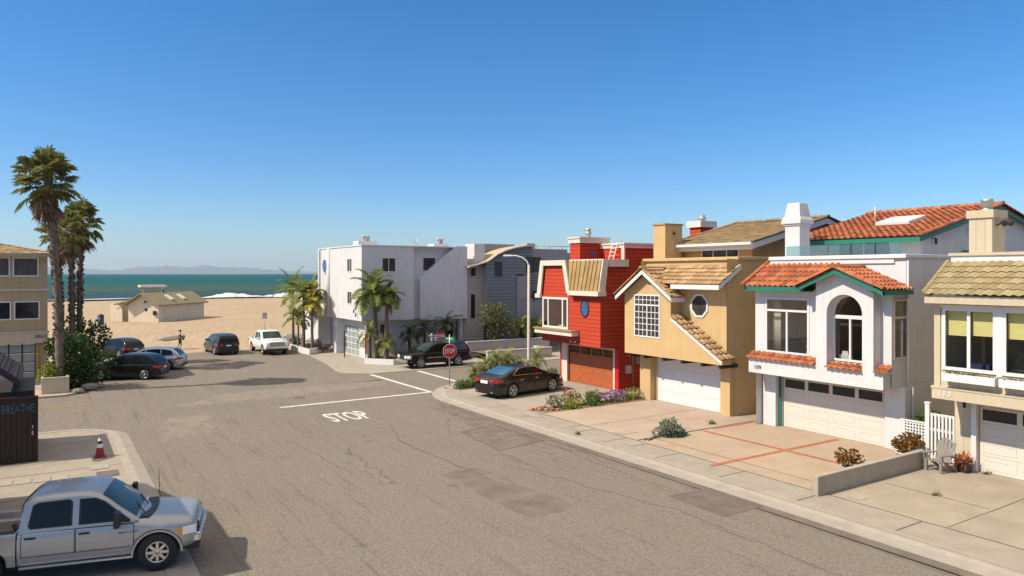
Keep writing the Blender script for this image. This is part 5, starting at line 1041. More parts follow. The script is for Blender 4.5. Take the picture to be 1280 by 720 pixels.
# ------------------------------------------------------------------ vehicles
def interp(pts, x):
    if x <= pts[0][0]: return pts[0][1]
    for (a, b), (c, d) in zip(pts, pts[1:]):
        if x <= c:
            t = (x-a)/(c-a); return b+(d-b)*t
    return pts[-1][1]
def smooth_pts(pts, n=3):
    for _ in range(n):
        out = [pts[0]]
        for (a, b), (c, d) in zip(pts, pts[1:]): out += [(a*.75+c*.25, b*.75+d*.25), (a*.25+c*.75, b*.25+d*.75)]
        out.append(pts[-1]); pts = out
    return pts
class Car:
    def __init__(s, L, W, deck, roof, axles, wr, zb=.24, belt_in=.06, roof_in=.22, crown=.03, arch=1.13, round_=.5, hips=.03, endw=.84, flare=0):
        s.L, s.W, s.ax, s.wr, s.zb0, s.arch, s.crown = L, W, axles, wr, zb, wr*arch, crown
        s.deck = smooth_pts(deck, 2); s.roof = smooth_pts(roof, 2) if roof else None
        s.x0, s.x1 = -L/2, L/2; s.rd = round_; s.endw = endw; s.flare = flare
        s.wb = W/2-belt_in; s.wt = W/2-roof_in; s.zr = max(z for _, z in s.roof) if s.roof else 0
    def w(s, x):
        e = max(0, (abs(x)-(s.L/2-s.rd))/s.rd)
        return s.W/2*(1-(1-s.endw)*e**2.4)
    def zb(s, x):
        e = max(0, (abs(x)-(s.L/2-.7))/.7); z = s.zb0+.10*e**2
        for a in s.ax:
            d = abs(x-a)
            if d < s.arch: z = max(z, s.wr+math.sqrt(s.arch**2-d*d))
        return z
    def zd(s, x): return interp(s.deck, x)
    def sec(s, x):
        w, zb, zd = s.w(x), s.zb(x), s.zd(x); b0 = s.zb0; h = zd-b0
        raw = [(w*.965, b0+.05), (w*.995, b0+.30*h), (w, b0+.55*h), (w*.985, b0+.78*h), (w*.955, zd-.055), (w*.90, zd-.012)]
        out = [(0, zb), (w*.75, zb), (w*.96, zb)]
        for i, (y, z) in enumerate(raw):
            fl = s.flare*max(0, 1-min(abs(x-a) for a in s.ax)/(s.arch*1.25)) if i < 4 else 0
            out.append((y+fl, max(z, zb+.004*(i+1))))
        return out + [(w*.5, zd+s.crown*.75), (0, zd+s.crown)]
    def side_y(s, x, z):
        pts = s.sec(x)[3:9]
        for (y0, z0), (y1, z1) in zip(pts, pts[1:]):
            if z <= z1 and z1 > z0: return y0+(y1-y0)*max(0, (z-z0))/(z1-z0)
        return pts[-1][0]
    def cab_y(s, x, z):
        zd = s.zd(x); return s.wb+(s.wt-s.wb)*min(1, max(0, (z-zd)/(s.zr-.07-zd)))
    def body(s, parent, m, name='body', extra=None, roof_mat=None):
        xs = sorted(set([s.x0+s.L*i/int(s.L/.065) for i in range(int(s.L/.065)+1)] + [a+s.arch*math.cos(PI*k/14) for a in s.ax for k in range(15)] + [s.x0+.02, s.x1-.02, s.x0+.05, s.x1-.05]))
        mb = MB(); rings = []
        for x in xs:
            h = s.sec(x); rings.append([(x, y, z) for y, z in h] + [(x, -y, z) for y, z in reversed(h[1:-1])])
        n = len(rings[0]); vs = [p for r in rings for p in r]; fs = []
        for i in range(len(rings)-1):
            for k in range(n): k2 = (k+1) % n; fs.append((i*n+k, (i+1)*n+k, (i+1)*n+k2, i*n+k2))
        mb.add(vs, fs, smooth=True); mb.add(rings[0], [tuple(range(n))]); mb.add(rings[-1], [tuple(reversed(range(n)))])
        if s.roof:
            rx0, rx1 = s.roof[0][0], s.roof[-1][0]; xs = [rx0+(rx1-rx0)*i/40 for i in range(41)]; rings = []
            for x in xs:
                zd, zr = s.zd(x)-.03, interp(s.roof, x); zr = max(zr, zd+.01)
                ye = s.cab_y(x, zr-.06) if zr-.06 > zd else s.wb; yb = s.wb
                zm = zd+(zr-zd)*.5
                half = [(yb, zd), (s.cab_y(x, zm), zm), (ye, max(zd+.003, zr-.06)), (ye-.035, zr-.018), (ye*.80, zr+.004), (ye*.4, zr+.018), (0, zr+.022)]
                rings.append([(x, y, z) for y, z in half] + [(x, -y, z) for y, z in reversed(half[:-1])])
            n = len(rings[0]); vs = [p for r in rings for p in r]; fs = []
            for i in range(len(rings)-1):
                for k in range(n-1): fs.append((i*n+k, (i+1)*n+k, (i+1)*n+k+1, i*n+k+1))
            mb.add(vs, fs, smooth=True); mb.add(rings[0], [tuple(range(n))]); mb.add(rings[-1], [tuple(reversed(range(n)))])
        if extra: extra(mb)
        return mb.build(name, m, parent)
    def side_patch(s, mb, x0, x1, z0, z1, off, sd, mi=0, nx=6, nz=4):
        v = []; f = []
        for i in range(nx+1):
            x = x0+(x1-x0)*i/nx; za = max(z0, s.zb(x)+.02)
            for j in range(nz+1):
                z = za+(z1-za)*j/nz; v.append((x, sd*(s.side_y(x, z)+off), z))
        for i in range(nx):
            for j in range(nz): q = (i*(nz+1)+j, (i+1)*(nz+1)+j, (i+1)*(nz+1)+j+1, i*(nz+1)+j+1); f.append(q if sd < 0 else q[::-1])
        mb.add(v, f, mi, smooth=True)
    def side_glass(s, mb, poly, sd, off=.008, mi=0):
        p = [(x, sd*(s.cab_y(x, z)+off), z) for x, z in poly]; g = MB(); g.poly(*(p if sd < 0 else p[::-1])); g.build(mb[1], mb[2] if not mi else mb[3], mb[0])
    def screen(s, mb, xa, xb, ya, yb, off=.012, mi=0, nx=6, ny=8):
        """windscreen or rear window over the cabin roof profile from xa (low edge) to xb (high edge)"""
        v = []; f = []
        for i in range(nx+1):
            t = i/nx; x = xa+(xb-xa)*t; zr = interp(s.roof, x); hw = ya+(yb-ya)*t
            d = .01; sl = (interp(s.roof, x+d)-interp(s.roof, x-d))/(2*d); nn = Vector((-sl, 0, 1)).normalized()
            ye = s.cab_y(x, zr-.06)
            for j in range(ny+1):
                y = hw*(2*j/ny-1); a = abs(y)/ye
                z = zr + interp([(0,.022), (.4,.018), (.8,.004), (1,-.03)], a)
                v.append((x+nn.x*off, y, z+nn.z*off))
        for i in range(nx):
            for j in range(ny): f.append((i*(ny+1)+j, i*(ny+1)+j+1, (i+1)*(ny+1)+j+1, (i+1)*(ny+1)+j))
        if xb < xa: f = [q[::-1] for q in f]
        mb.add(v, f, mi, smooth=True)
def wheels(parent, ax, y, r, wd=.22, spokes=5, rim_m='alloy', rimr=.64, two=True):
    first = None
    for a in ax:
        for sd in (-1, 1):
            if first is None:
                mb = MB(); mb.lathe([(r*rimr,-wd/2),(r*.90,-wd/2),(r*.98,-wd*.36),(r,-wd*.2),(r,wd*.2),(r*.98,wd*.36),(r*.90,wd/2),(r*rimr,wd/2),(r*rimr,-wd/2)], n=28, axis='Y')
                t = mb.build('wheel', M['rubber'], parent)
                rm = MB(); R_ = r*rimr
                rm.lathe([(R_*.99,-wd*.46),(R_,-wd*.5),(R_*.90,-wd*.5),(R_*.88,-wd*.3),(R_*.84,wd*.2)], n=28, axis='Y'); rm.lathe([(R_*.86,-wd*.12),(0,-wd*.10)], n=20, axis='Y', mi=1)
                for k in range(spokes):
                    aa = 2*PI*k/spokes; c = Vector((math.cos(aa),0,math.sin(aa))); tt = Vector((-math.sin(aa),0,math.cos(aa)))
                    for dl in ((-.10,.10) if two else (0,)):
                        d2 = (c+tt*dl*1.6).normalized()
                        rm.bar(c*R_*.12+Vector((0,-wd*.40,0)), d2*R_*.93+Vector((0,-wd*.42,0)), R_*(.13 if two else .26), wd*.12, (0,1,0))
                rm.lathe([(R_*.22,-wd*.34),(R_*.20,-wd*.50),(0,-wd*.52)], n=14, axis='Y')
                rm.build('rim', [M[rim_m], M['plastic_black']], t); first = t; w_ = t
            else: w_ = copy_tree(first, parent)
            w_.location = (a, sd*y, r); w_.rotation_euler = (0, 0, 0 if sd < 0 else PI)
def mirror(parent, x, y, z, sd, m, sz=(.06,.10,.07)):
    mb = MB(); mb.obox((x, sd*(y+sz[1]), z), (sz[0],0,0), (0,sz[1],0), (0,0,sz[2])); mb.bar((x+.02, sd*(y-.06), z-.05), (x, sd*(y+.05), z-.03), .05); mb.build('mirror', m, parent, bevel=.03)
def handle_box(parent, c, x, z, sd, m, ln=.11):
    y = c.side_y(x, z); mb = MB(); mb.obox((x, sd*(y+.018), z), (ln,0,0), (0,.018,0), (0,0,.022)); return mb.build('handle', m, parent, bevel=.012)
def doors(c, car, m, spans, z0, z1, hm, hz, sides=(-1, 1)):
    for sd in sides:
        for (x0, x1) in spans:
            mb = MB(); c.side_patch(mb, x0-.016, x1+.016, z0-.016, z1+.012, .004, sd, 1, 10, 30); c.side_patch(mb, x0, x1, z0, z1, .009, sd, 0, 10, 30)
            d = mb.build('door', [m, M['plastic_black']], car); handle_box(d, c, x0+.16, hz, sd, hm)
def plate(car, x, z, y=0, w=.26, h=.075, m='plate'):
    mb = MB(); mb.box(x-.008, x+.008, y-w, y+w, z-h, z+h); mb.build('licence_plate', M[m], car, bevel=.004)
G_CARS = 'cars parked about the street end'
def vehicle(name, label, cat, loc, rz, group=G_CARS): return empty(name, label, cat, loc, R(rz), group)

# ---- dark brown sedan on the driveway
def sedan():
    k = vehicle('sedan', 'glossy dark brown sedan parked nose-in before the red house', 'car', (22.85,34.55,0), 11); s = 1.10; k.scale = (s, s, s)
    c = Car(5.05, 1.85, [(-2.525,.66),(-2.5,.92),(-2.38,1.05),(-2.0,1.09),(-1.2,1.05),(.9,.99),(1.5,.95),(2.05,.86),(2.4,.74),(2.525,.58)], [(-2.05,1.08),(-1.5,1.27),(-.95,1.42),(-.3,1.47),(.2,1.45),(.75,1.27),(1.35,.99)], (-1.42,1.44), .365, .2, round_=.75, endw=.74)
    P_ = M['paint_brown']; c.body(k, P_)
    doors(c, k, P_, [(-.95,.05),(.10,1.15)], .34, .96, M['chrome'], .86)
    g = (k, 'side_window', M['car_glass'])
    for sd in (-1, 1):
        c.side_glass(g, [(.98,1.04),(.12,1.05),(.12,1.40),(.32,1.39),(.62,1.27)], sd); c.side_glass(g, [(.04,1.05),(-.82,1.08),(-.82,1.38),(-.4,1.415),(.04,1.405)], sd); c.side_glass(g, [(-.88,1.085),(-1.3,1.12),(-.88,1.36)], sd)
    g = MB(); c.screen(g, 1.28, .42, .70, .60); g.build('windscreen', M['screen_glass'], k); g = MB(); c.screen(g, -1.92, -.98, .68, .58); g.build('rear_window', M['rear_blue_glass'], k)
    t = MB()
    for sd in (-1, 1):
        L_ = [(1.05,1.03),(.66,1.27),(.33,1.405),(-.4,1.43),(-.86,1.39),(-1.36,1.13)]
        for a, b in zip(L_, L_[1:]): t.bar((a[0], sd*(c.cab_y(*a)+.012), a[1]), (b[0], sd*(c.cab_y(*b)+.012), b[1]), .022)
        t.bar((1.05, sd*(c.cab_y(1.05,1.03)+.014), 1.03), (-1.36, sd*(c.cab_y(-1.36,1.1)+.014), 1.10), .02)
    t.build('window_trim', M['chrome'], k)
    for sd in (-1, 1):
        mb = MB(); c.side_patch(mb, -2.5, -2.06, .80, .98, .008, sd); mb.box(-2.535, -2.515, sd*.35 if sd > 0 else -.66, .66 if sd > 0 else -.35, .82, .96); mb.build('tail_light', M['lens_red'], k)
        mb = MB(); c.side_patch(mb, 2.02, 2.42, .62, .76, .008, sd); mb.build('headlight', M['lens_clear'], k); mirror(k, .92, .90, 1.06, sd, P_)
        mb = MB(); mb.box(-2.54, -2.45, sd*.55-.09, sd*.55+.09, .30, .36); mb.build('exhaust_tip', M['chrome'], k)
    mb = MB(); mb.box(-2.54, -2.50, -.35, .35, .955, .985); mb.build('boot_trim', M['chrome'], k); plate(k, -2.535, .82); mb = MB(); mb.box(2.5, 2.535, -.5, .5, .42, .62); mb.build('grille', M['plastic_black'], k)
    mb = MB(); mb.box(-2.35, 2.35, -.86, .86, .20, .30); mb.build('underbody', M['plastic_black'], k)
    wheels(k, (-1.42,1.44), .82, .365, .23, 5, rimr=.74)
sedan()
# ---- black older SUV beyond the crossing
def old_suv():
    k = vehicle('suv', 'black older SUV with roof rack parked beside the white corner building', 'car', (24.3,48.35,-.06), 178); k.scale = (1.06,)*3
    c = Car(4.85, 1.80, [(-2.42,.62),(-2.4,1.0),(-2.3,1.08),(1.0,1.06),(1.6,1.03),(2.2,.98),(2.38,.88),(2.42,.55)], [(-2.38,1.07),(-2.22,1.45),(-2.05,1.68),(-1.2,1.73),(.2,1.70),(.75,1.42),(1.2,1.06)], (-1.42,1.42), .38, .34, roof_in=.18, round_=.4, endw=.9)
    P_ = M['paint_black']; c.body(k, P_); doors(c, k, P_, [(-1.0,-.12),(-.08,.92)], .46, 1.03, M['plastic_black'], .93)
    g = (k, 'side_window', M['car_glass'], M['rear_blue_glass'])
    for sd in (-1, 1):
        c.side_glass(g, [(.86,1.12),(-.04,1.12),(-.04,1.60),(.18,1.60),(.55,1.42)], sd); c.side_glass(g, [(-.12,1.12),(-.95,1.12),(-.95,1.62),(-.12,1.61)], sd); c.side_glass(g, [(-1.05,1.12),(-2.2,1.14),(-2.02,1.60),(-1.05,1.62)], sd, mi=1)
    g = MB(); c.screen(g, 1.1, .3, .72, .62); g.build('windscreen', M['screen_glass'], k); g = MB(); c.screen(g, -2.34, -2.1, .70, .62); g.build('rear_window', M['car_glass'], k)
    mb = MB()
    for sd in (-1, 1): mb.bar((-1.9, sd*.62, 1.79), (.1, sd*.62, 1.77), .03)
    for x in (-1.7, -.8): mb.bar((x,-.62,1.80), (x,.62,1.80), .03)
    mb.build('roof_rack', M['black'], k)
    mb = MB(); mb.box(2.36, 2.50, -.86, .86, .44, .64); mb.build('bumper', M['chrome'], k, bevel=.03); mb = MB(); mb.box(-2.52, -2.38, -.84, .84, .44, .62); mb.build('bumper', M['plastic_black'], k, bevel=.03)
    mb = MB(); mb.box(2.38, 2.435, -.42, .42, .68, .9); mb.build('grille', M['plastic_black'], k)
    for sd in (-1, 1):
        mb = MB(); c.side_patch(mb, 2.12, 2.37, .70, .90, .01, sd); mb.box(2.37, 2.43, sd*.6-.16, sd*.6+.16, .70, .90); mb.build('headlight', M['lens_clear'], k); mirror(k, .85, .88, 1.14, sd, P_); mb = MB(); c.side_patch(mb, -2.40, -2.26, .8, 1.05, .01, sd); mb.build('tail_light', M['lens_red'], k)
        mb = MB(); c.side_patch(mb, -1.0, .95, .70, .735, .012, sd); mb.build('side_moulding', M['chrome'], k)
    wheels(k, (-1.42,1.42), .80, .38, .24, 5, two=False)
old_suv()
# ---- crossover, wagon, minivan share one shape recipe
def crossover(label, loc, rz, pm, L=4.6, W=1.84, H=1.68, rear='lens_red', sc=1.0, boxy=False, name='suv', cat='car', gm='car_glass'):
    k = vehicle(name, label, cat, loc, rz); k.scale = (sc,)*3; h = H; a = L/2
    roof = [(-a+.12,h*.62),(-a+.35,h*.83),(-a+.75,h*.955),(-.7,h),(.1,h*.985),(.7,h*.84),(1.25,h*.60)] if not boxy else [(-a+.04,h*.58),(-a+.15,h*.82),(-a+.42,h*.97),(-.9,h),(.3,h*.98),(1.0,h*.80),(1.65,h*.55)]
    c = Car(L, W, [(-a,.6),(-a+.03,h*.56),(-a+.2,h*.625),(-.8,h*.615),(1.0,h*.60),(1.6,h*.575),(a-.35,h*.52),(a-.08,h*.44),(a,.5)] if not boxy else [(-a,.55),(-a+.03,h*.52),(-a+.15,h*.58),(0,h*.575),(1.4,h*.56),(a-.5,h*.51),(a-.08,h*.42),(a,.48)], roof, (-a+.95,a-.92), .36, .22, roof_in=.24, round_=.6, endw=.80)
    P_ = M[pm]; c.body(k, P_); b = h*.625
    doors(c, k, P_, [(-.95,-.02),(.02,.98)], .36, h*.58, P_, h*.52)
    g = (k, 'side_window', M[gm])
    for sd in (-1, 1):
        top = lambda x: interp(c.roof, x)-.10
        xf = .95 if not boxy else 1.25
        c.side_glass(g, [(xf,b+.02),(.04,b+.02),(.04,top(.04)),(.25,top(.25)),(xf-.35,top(xf-.35)-.02)], sd); c.side_glass(g, [(-.02,b+.02),(-.95,b+.03),(-.95,top(-.95)),(-.02,top(-.02))], sd); c.side_glass(g, [(-1.02,b+.03),(-a+.55,b+.08),(-a+.70,top(-a+.75)-.02),(-1.02,top(-1.02))], sd)
    g = MB(); c.screen(g, 1.15 if not boxy else 1.5, .2 if not boxy else .45, .74, .62); g.build('windscreen', M['screen_glass'], k); g = MB(); c.screen(g, -a+.15 if not boxy else -a+.07, -a+.62 if not boxy else -a+.36, .72, .60); g.build('rear_window', M['car_glass'], k)
    for sd in (-1, 1):
        mb = MB(); c.side_patch(mb, -a+.02, -a+.42, h*.46, h*.555, .012, sd); y0, y1 = sorted((sd*.42, sd*.72)); mb.box(-a-.02, -a+.03, y0, y1, h*.46, h*.55); mb.build('tail_light', M[rear], k)
        mb = MB(); c.side_patch(mb, a-.55, a-.12, h*.37, h*.44, .012, sd); mb.build('headlight', M['lens_clear'], k); mirror(k, .98, .90, b+.05, sd, P_)
    mb = MB(); mb.box(-a-.03, -a+.2, -.72, .72, .26, .48); mb.build('bumper', M['plastic_black'], k, bevel=.02); mb = MB(); mb.box(a-.2, a+.02, -.6, .6, .26, .5); mb.build('bumper', M['plastic_black'], k, bevel=.02); mb = MB(); mb.box(-a+.4, a-.4, -W/2+.06, W/2-.06, .2, .3); mb.build('underbody', M['plastic_black'], k); plate(k, -a-.01, h*.47, 0, .2, .06)
    wheels(k, (-a+.95,a-.92), W/2-.13, .36, .23, 5); return k
crossover('black crossover parked nose-in beside the leafy hedge', (4.62,53.75,-.1), 152, 'paint_black')
crossover('light silver wagon parked just behind the black crossover', (6.3,58.0,-.1), 158, 'paint_lightsilver', 4.75, 1.84, 1.62)
crossover('small black hatchback half hidden, farthest left by the sand', (5.2,68.0,-.1), 118, 'paint_navy', 4.3, 1.8, 1.6)
crossover('dark grey minivan parked facing the beach beside the walking surfer', (12.9,66.9,-.1), 93, 'paint_grey', 5.0, 1.95, 1.74, boxy=True, name='minivan', cat='van')
# ---- pickups
def pickup(label, loc, rz, pm, L, W, H, deckz, axles, wr, cab, bed, zb, sc=1, near=False, facing='flat'):
    k = vehicle('pickup_truck', label, 'truck', loc, rz); k.scale = (sc,)*3; a = L/2; bx0, bx1 = bed
    deck = [(-a,deckz-.05),(bx1-.02,deckz-.05),(bx1+.05,deckz),(cab[-1][0],deckz+.02),(cab[-1][0]+.3,deckz),(a-.55,deckz-.04),(a-.14,deckz-.09),(a-.04,deckz-.14),(a,deckz-.26)]
    c = Car(L, W, deck, cab, axles, wr, zb, roof_in=.20, round_=.42, endw=.90, arch=1.20, flare=.03, belt_in=.05)
    P_ = M[pm]
    # body made of the front half; the bed is an open box of its own
    c.roof = smooth_pts(cab, 1)
    xs = sorted(set([bx1+.03+(a-bx1-.03)*i/50 for i in range(51)] + [axles[1]+c.arch*math.cos(PI*q/16) for q in range(17)])); mb = MB(); rings = []
    for x in xs:
        hs = c.sec(x); rings.append([(x, y, z) for y, z in hs] + [(x, -y, z) for y, z in reversed(hs[1:-1])])
    n = len(rings[0]); vs = [p for r in rings for p in r]; fs = [(i*n+q, (i+1)*n+q, (i+1)*n+(q+1) % n, i*n+(q+1) % n) for i in range(len(rings)-1) for q in range(n)]
    mb.add(vs, fs, smooth=True); mb.add(rings[0], [tuple(range(n))]); mb.add(rings[-1], [tuple(reversed(range(n)))])
    rx0, rx1 = c.roof[0][0], c.roof[-1][0]; rings = []
    for i in range(45):
        x = rx0+(rx1-rx0)*i/44; zd, zr = c.zd(x)-.03, interp(c.roof, x); zr = max(zr, zd+.01); zm = zd+(zr-zd)*.5
        ye = c.cab_y(x, zr-.06) if zr-.06 > zd else c.wb
        hf = [(c.wb, zd), (c.cab_y(x, zm), zm), (ye, max(zd+.003, zr-.075)), (ye-.025, zr-.035), (ye-.075, zr-.008), (ye*.75, zr+.008), (ye*.4, zr+.02), (0, zr+.024)]
        rings.append([(x, y, z) for y, z in hf] + [(x, -y, z) for y, z in reversed(hf[:-1])])
    n = len(rings[0]); vs = [p for r in rings for p in r]; mb.add(vs, [(i*n+q, (i+1)*n+q, (i+1)*n+q+1, i*n+q+1) for i in range(44) for q in range(n-1)], smooth=True); mb.add(rings[0], [tuple(range(n))]); mb.add(rings[-1], [tuple(reversed(range(n)))])
    mb.build('body', P_, k)
    # bed: outer skins with wheel arches, inner walls, floor, tailgate
    mb = MB(); zt = deckz-.04
    xs = sorted(set([-a+(bx1+a)*i/40 for i in range(41)] + [axles[0]+c.arch*math.cos(PI*q/16) for q in range(17)]))
    for sd in (-1, 1):
        v = []; 
        for x in xs:
            za = c.zb(x); zz = [za, max(za+.01, c.zb0+.25), max(za+.02, deckz*.62), zt-.05, zt]; yy = [c.side_y(x, z) for z in zz[:-1]]
            wl = c.w(x) if x > -a+.3 else W/2*.985
            v += [(x, sd*min(wl+.03, y), z) for y, z in zip(yy+[wl*.965], zz)] + [(x, sd*wl*.90, zt+.012), (x, sd*wl*.86, zt), (x, sd*wl*.86, .78)]
        m_ = 8; f = [(i*m_+j, (i+1)*m_+j, (i+1)*m_+j+1, i*m_+j+1) for i in range(len(xs)-1) for j in range(m_-1)]; mb.add(v, f if sd < 0 else [q[::-1] for q in f], smooth=True)
        q = v[:m_-1]; mb.poly(*q)
    mb.box(-a-.02, -a+.06, -W*.46, W*.46, zb+.2, zt-.01); mb.box(bx1-.06, bx1-.01, -W*.46, W*.46, .5, zt); mb.build('bed', P_, k)
    mb = MB(); mb.box(-a+.06, bx1-.06, -W*.43, W*.43, .74, .80); 
    for i in range(9): mb.box(-a+.1, bx1-.1, -W*.40+i*W*.095, -W*.40+i*W*.095+.05, .80, .82)
    for sd in (-1, 1): mb.box(axles[0]-.45, axles[0]+.45, min(sd*W*.43, sd*W*.30), max(sd*W*.43, sd*W*.30), .8, 1.02)
    mb.build('bed_liner', M['lamp_post'] if near else M['plastic_black'], k)
    return k, c, P_, a
def silver_truck():
    cab = [(-.87,1.20),(-.86,1.50),(-.84,1.74),(-.79,1.86),(-.55,1.90),(.2,1.925),(.5,1.91),(.80,1.80),(1.18,1.48),(1.52,1.24)]
    k, c, P_, a = pickup('silver crew-cab pickup with black mirror backed into the near left driveway', (.56,19.70,0), -14, 'paint_silver', 5.5, 2.03, 1.92, 1.20, (-1.62,1.92), .445, cab, (-2.75,-.92), .46, .98, True)
    # door panels and windows
    doors(c, k, P_, [(-.80,.22),(.26,1.42)], .66, 1.16, M['plastic_black'], 1.06)
    for sd in (-1, 1):
        g = (k, 'window_seal', M['plastic_black']); c.side_glass(g, [(.17,1.245),(-.66,1.245),(-.70,1.32),(-.62,1.74),(-.52,1.795),(.10,1.815),(.17,1.76)], sd, .004)
        g = (k, 'side_window', M['car_glass']); c.side_glass(g, [(.13,1.27),(-.63,1.27),(-.66,1.33),(-.59,1.73),(-.50,1.77),(.08,1.79),(.13,1.75)], sd, .008)
        g = (k, 'window_seal', M['plastic_black']); c.side_glass(g, [(1.36,1.245),(.30,1.245),(.30,1.80),(.62,1.80),(.83,1.70),(1.08,1.48)], sd, .004)
        g = (k, 'side_window', M['car_glass']); c.side_glass(g, [(1.08,1.27),(.34,1.27),(.34,1.775),(.60,1.775),(.80,1.68),(1.04,1.46)], sd, .008)
        mb = MB(); y = 1.06; mb.obox((1.12, sd*(y+.16), 1.36), (.06,0,0), (0,.11,0), (0,0,.18)); mb.obox((1.16, sd*(y+.02), 1.28), (.03,0,0), (0,.1,0), (0,0,.03)); mb.obox((1.24, sd*(.985), 1.27), (.11,0,-.02), (0,.02,0), (0,0,.05)); mb.build('mirror', M['plastic_black'], k, bevel=.025)
        mb = MB(); c.side_patch(mb, 2.46, 2.745, .80, .985, .014, sd); mb.build('headlight', M['lens_clear'], k)
        mb = MB(); c.side_patch(mb, 2.34, 2.46, .82, .975, .014, sd); mb.build('turn_signal', M['lens_amber'], k)
        mb = MB(); c.side_patch(mb, -2.72, -2.55, .78, 1.08, .012, sd); mb.build('tail_light', M['lens_red'], k)
        mb = MB(); mb.bar((-.85, sd*.98, .42), (1.42, sd*.98, .42), .16, .05); mb.build('running_board', M['chrome'], k, bevel=.015)
        mb = MB(); add_text(mb, 'HEAVY DUTY', .42, .045, (1.32, sd*(c.side_y(1.32,.98)+.008), .99), (1,0,0) if sd < 0 else (-1,0,0), UP, .006); mb.build('badge', M['plastic_black'], k)
        mb = MB(); 
        for i in range(16):
            t0, t1 = PI*i/16, PI*(i+1)/16; q = lambda t, r: (1.92+r*math.cos(t), sd*(1.015+.022), .42+r*math.sin(t))
            mb.prism([q(t0, .505), q(t0, .55), q(t1, .55), q(t1, .505)], (0, -sd*.05, 0))
        mb.build('arch_lip', P_, k)
    g = MB(); c.screen(g, 1.46, .74, .80, .70, nx=8); g.build('windscreen', M['screen_glass'], k); g = MB(); c.screen(g, -.85, -.78, .78, .70); g.build('rear_window', M['car_glass'], k)
    mb = MB(); 
    v = []
    for i in range(9):
        y = -.80+1.6*i/8; bow = .10*(1-(y/.8)**2); v += [(1.50+bow-.05, y, c.zd(1.5)+.02), (1.72+bow, y, c.zd(1.7)+c.crown+.012)]
    mb.add(v, [(2*i, 2*i+1, 2*i+3, 2*i+2) for i in range(8)]); mb.bar((1.58,-.5,1.27), (1.35,-.05,1.40), .02); mb.bar((1.58,.15,1.27), (1.35,.6,1.40), .02); mb.build('wiper_cowl', M['plastic_black'], k)
    mb = MB(); mb.box(a-.16, a+.10, -.93, .93, .56, .78); mb.build('bumper', M['chrome'], k, bevel=.05); mb = MB(); mb.box(a-.25, a+.06, -.9, .9, .40, .56); mb.build('air_dam', M['plastic_black'], k, bevel=.02); mb = MB(); mb.box(-a-.16, -a, -.92, .92, .5, .68); mb.build('rear_bumper', M['chrome'], k, bevel=.02)
    mb = MB(); mb.box(a-.06, a+.03, -.55, .55, .76, .96, 0); mb.box(a+.01, a+.05, -.55, .55, .84, .88, 1); mb.box(a+.01, a+.05, -.03, .03, .76, .96, 1); mb.box(a-.02, a+.045, -.6, .6, .95, .985, 1); mb.build('grille', [M['plastic_black'], P_], k)
    mb = MB(); mb.bar((-.85,-.3,1.76), (-.85,.3,1.76), .05, .04); mb.build('brake_light', M['lens_red'], k)
    mb = MB(); mb.tube([(1.75,.82,1.2), (1.72,.84,1.95)], .008, 5); mb.build('aerial', M['black'], k)
    mb = MB(); mb.box(-2.6, 2.6, -.78, .78, .40, .56); mb.build('underbody', M['plastic_black'], k)
    wheels(k, (-1.62,1.92), .88, .445, .28, 8, rimr=.56, two=False)
    mb = MB(); mb.tube([(-1.6,.1,.88), (-1.2,-.5,.92), (-1.05,-.2,.9), (-1.3,.4,.95)], .05, 8); mb.obox((-1.25,-.55,.95), (.2,.05,0), (-.05,.15,0), (0,0,.12)); tag(mb.build('tool_pile', M['black'])); o = bpy.data.objects['tool_pile']; o.location = k.location; o.rotation_euler = k.rotation_euler; tag(o, 'dark clutter lying in the bed of the silver pickup', 'clutter')
silver_truck()
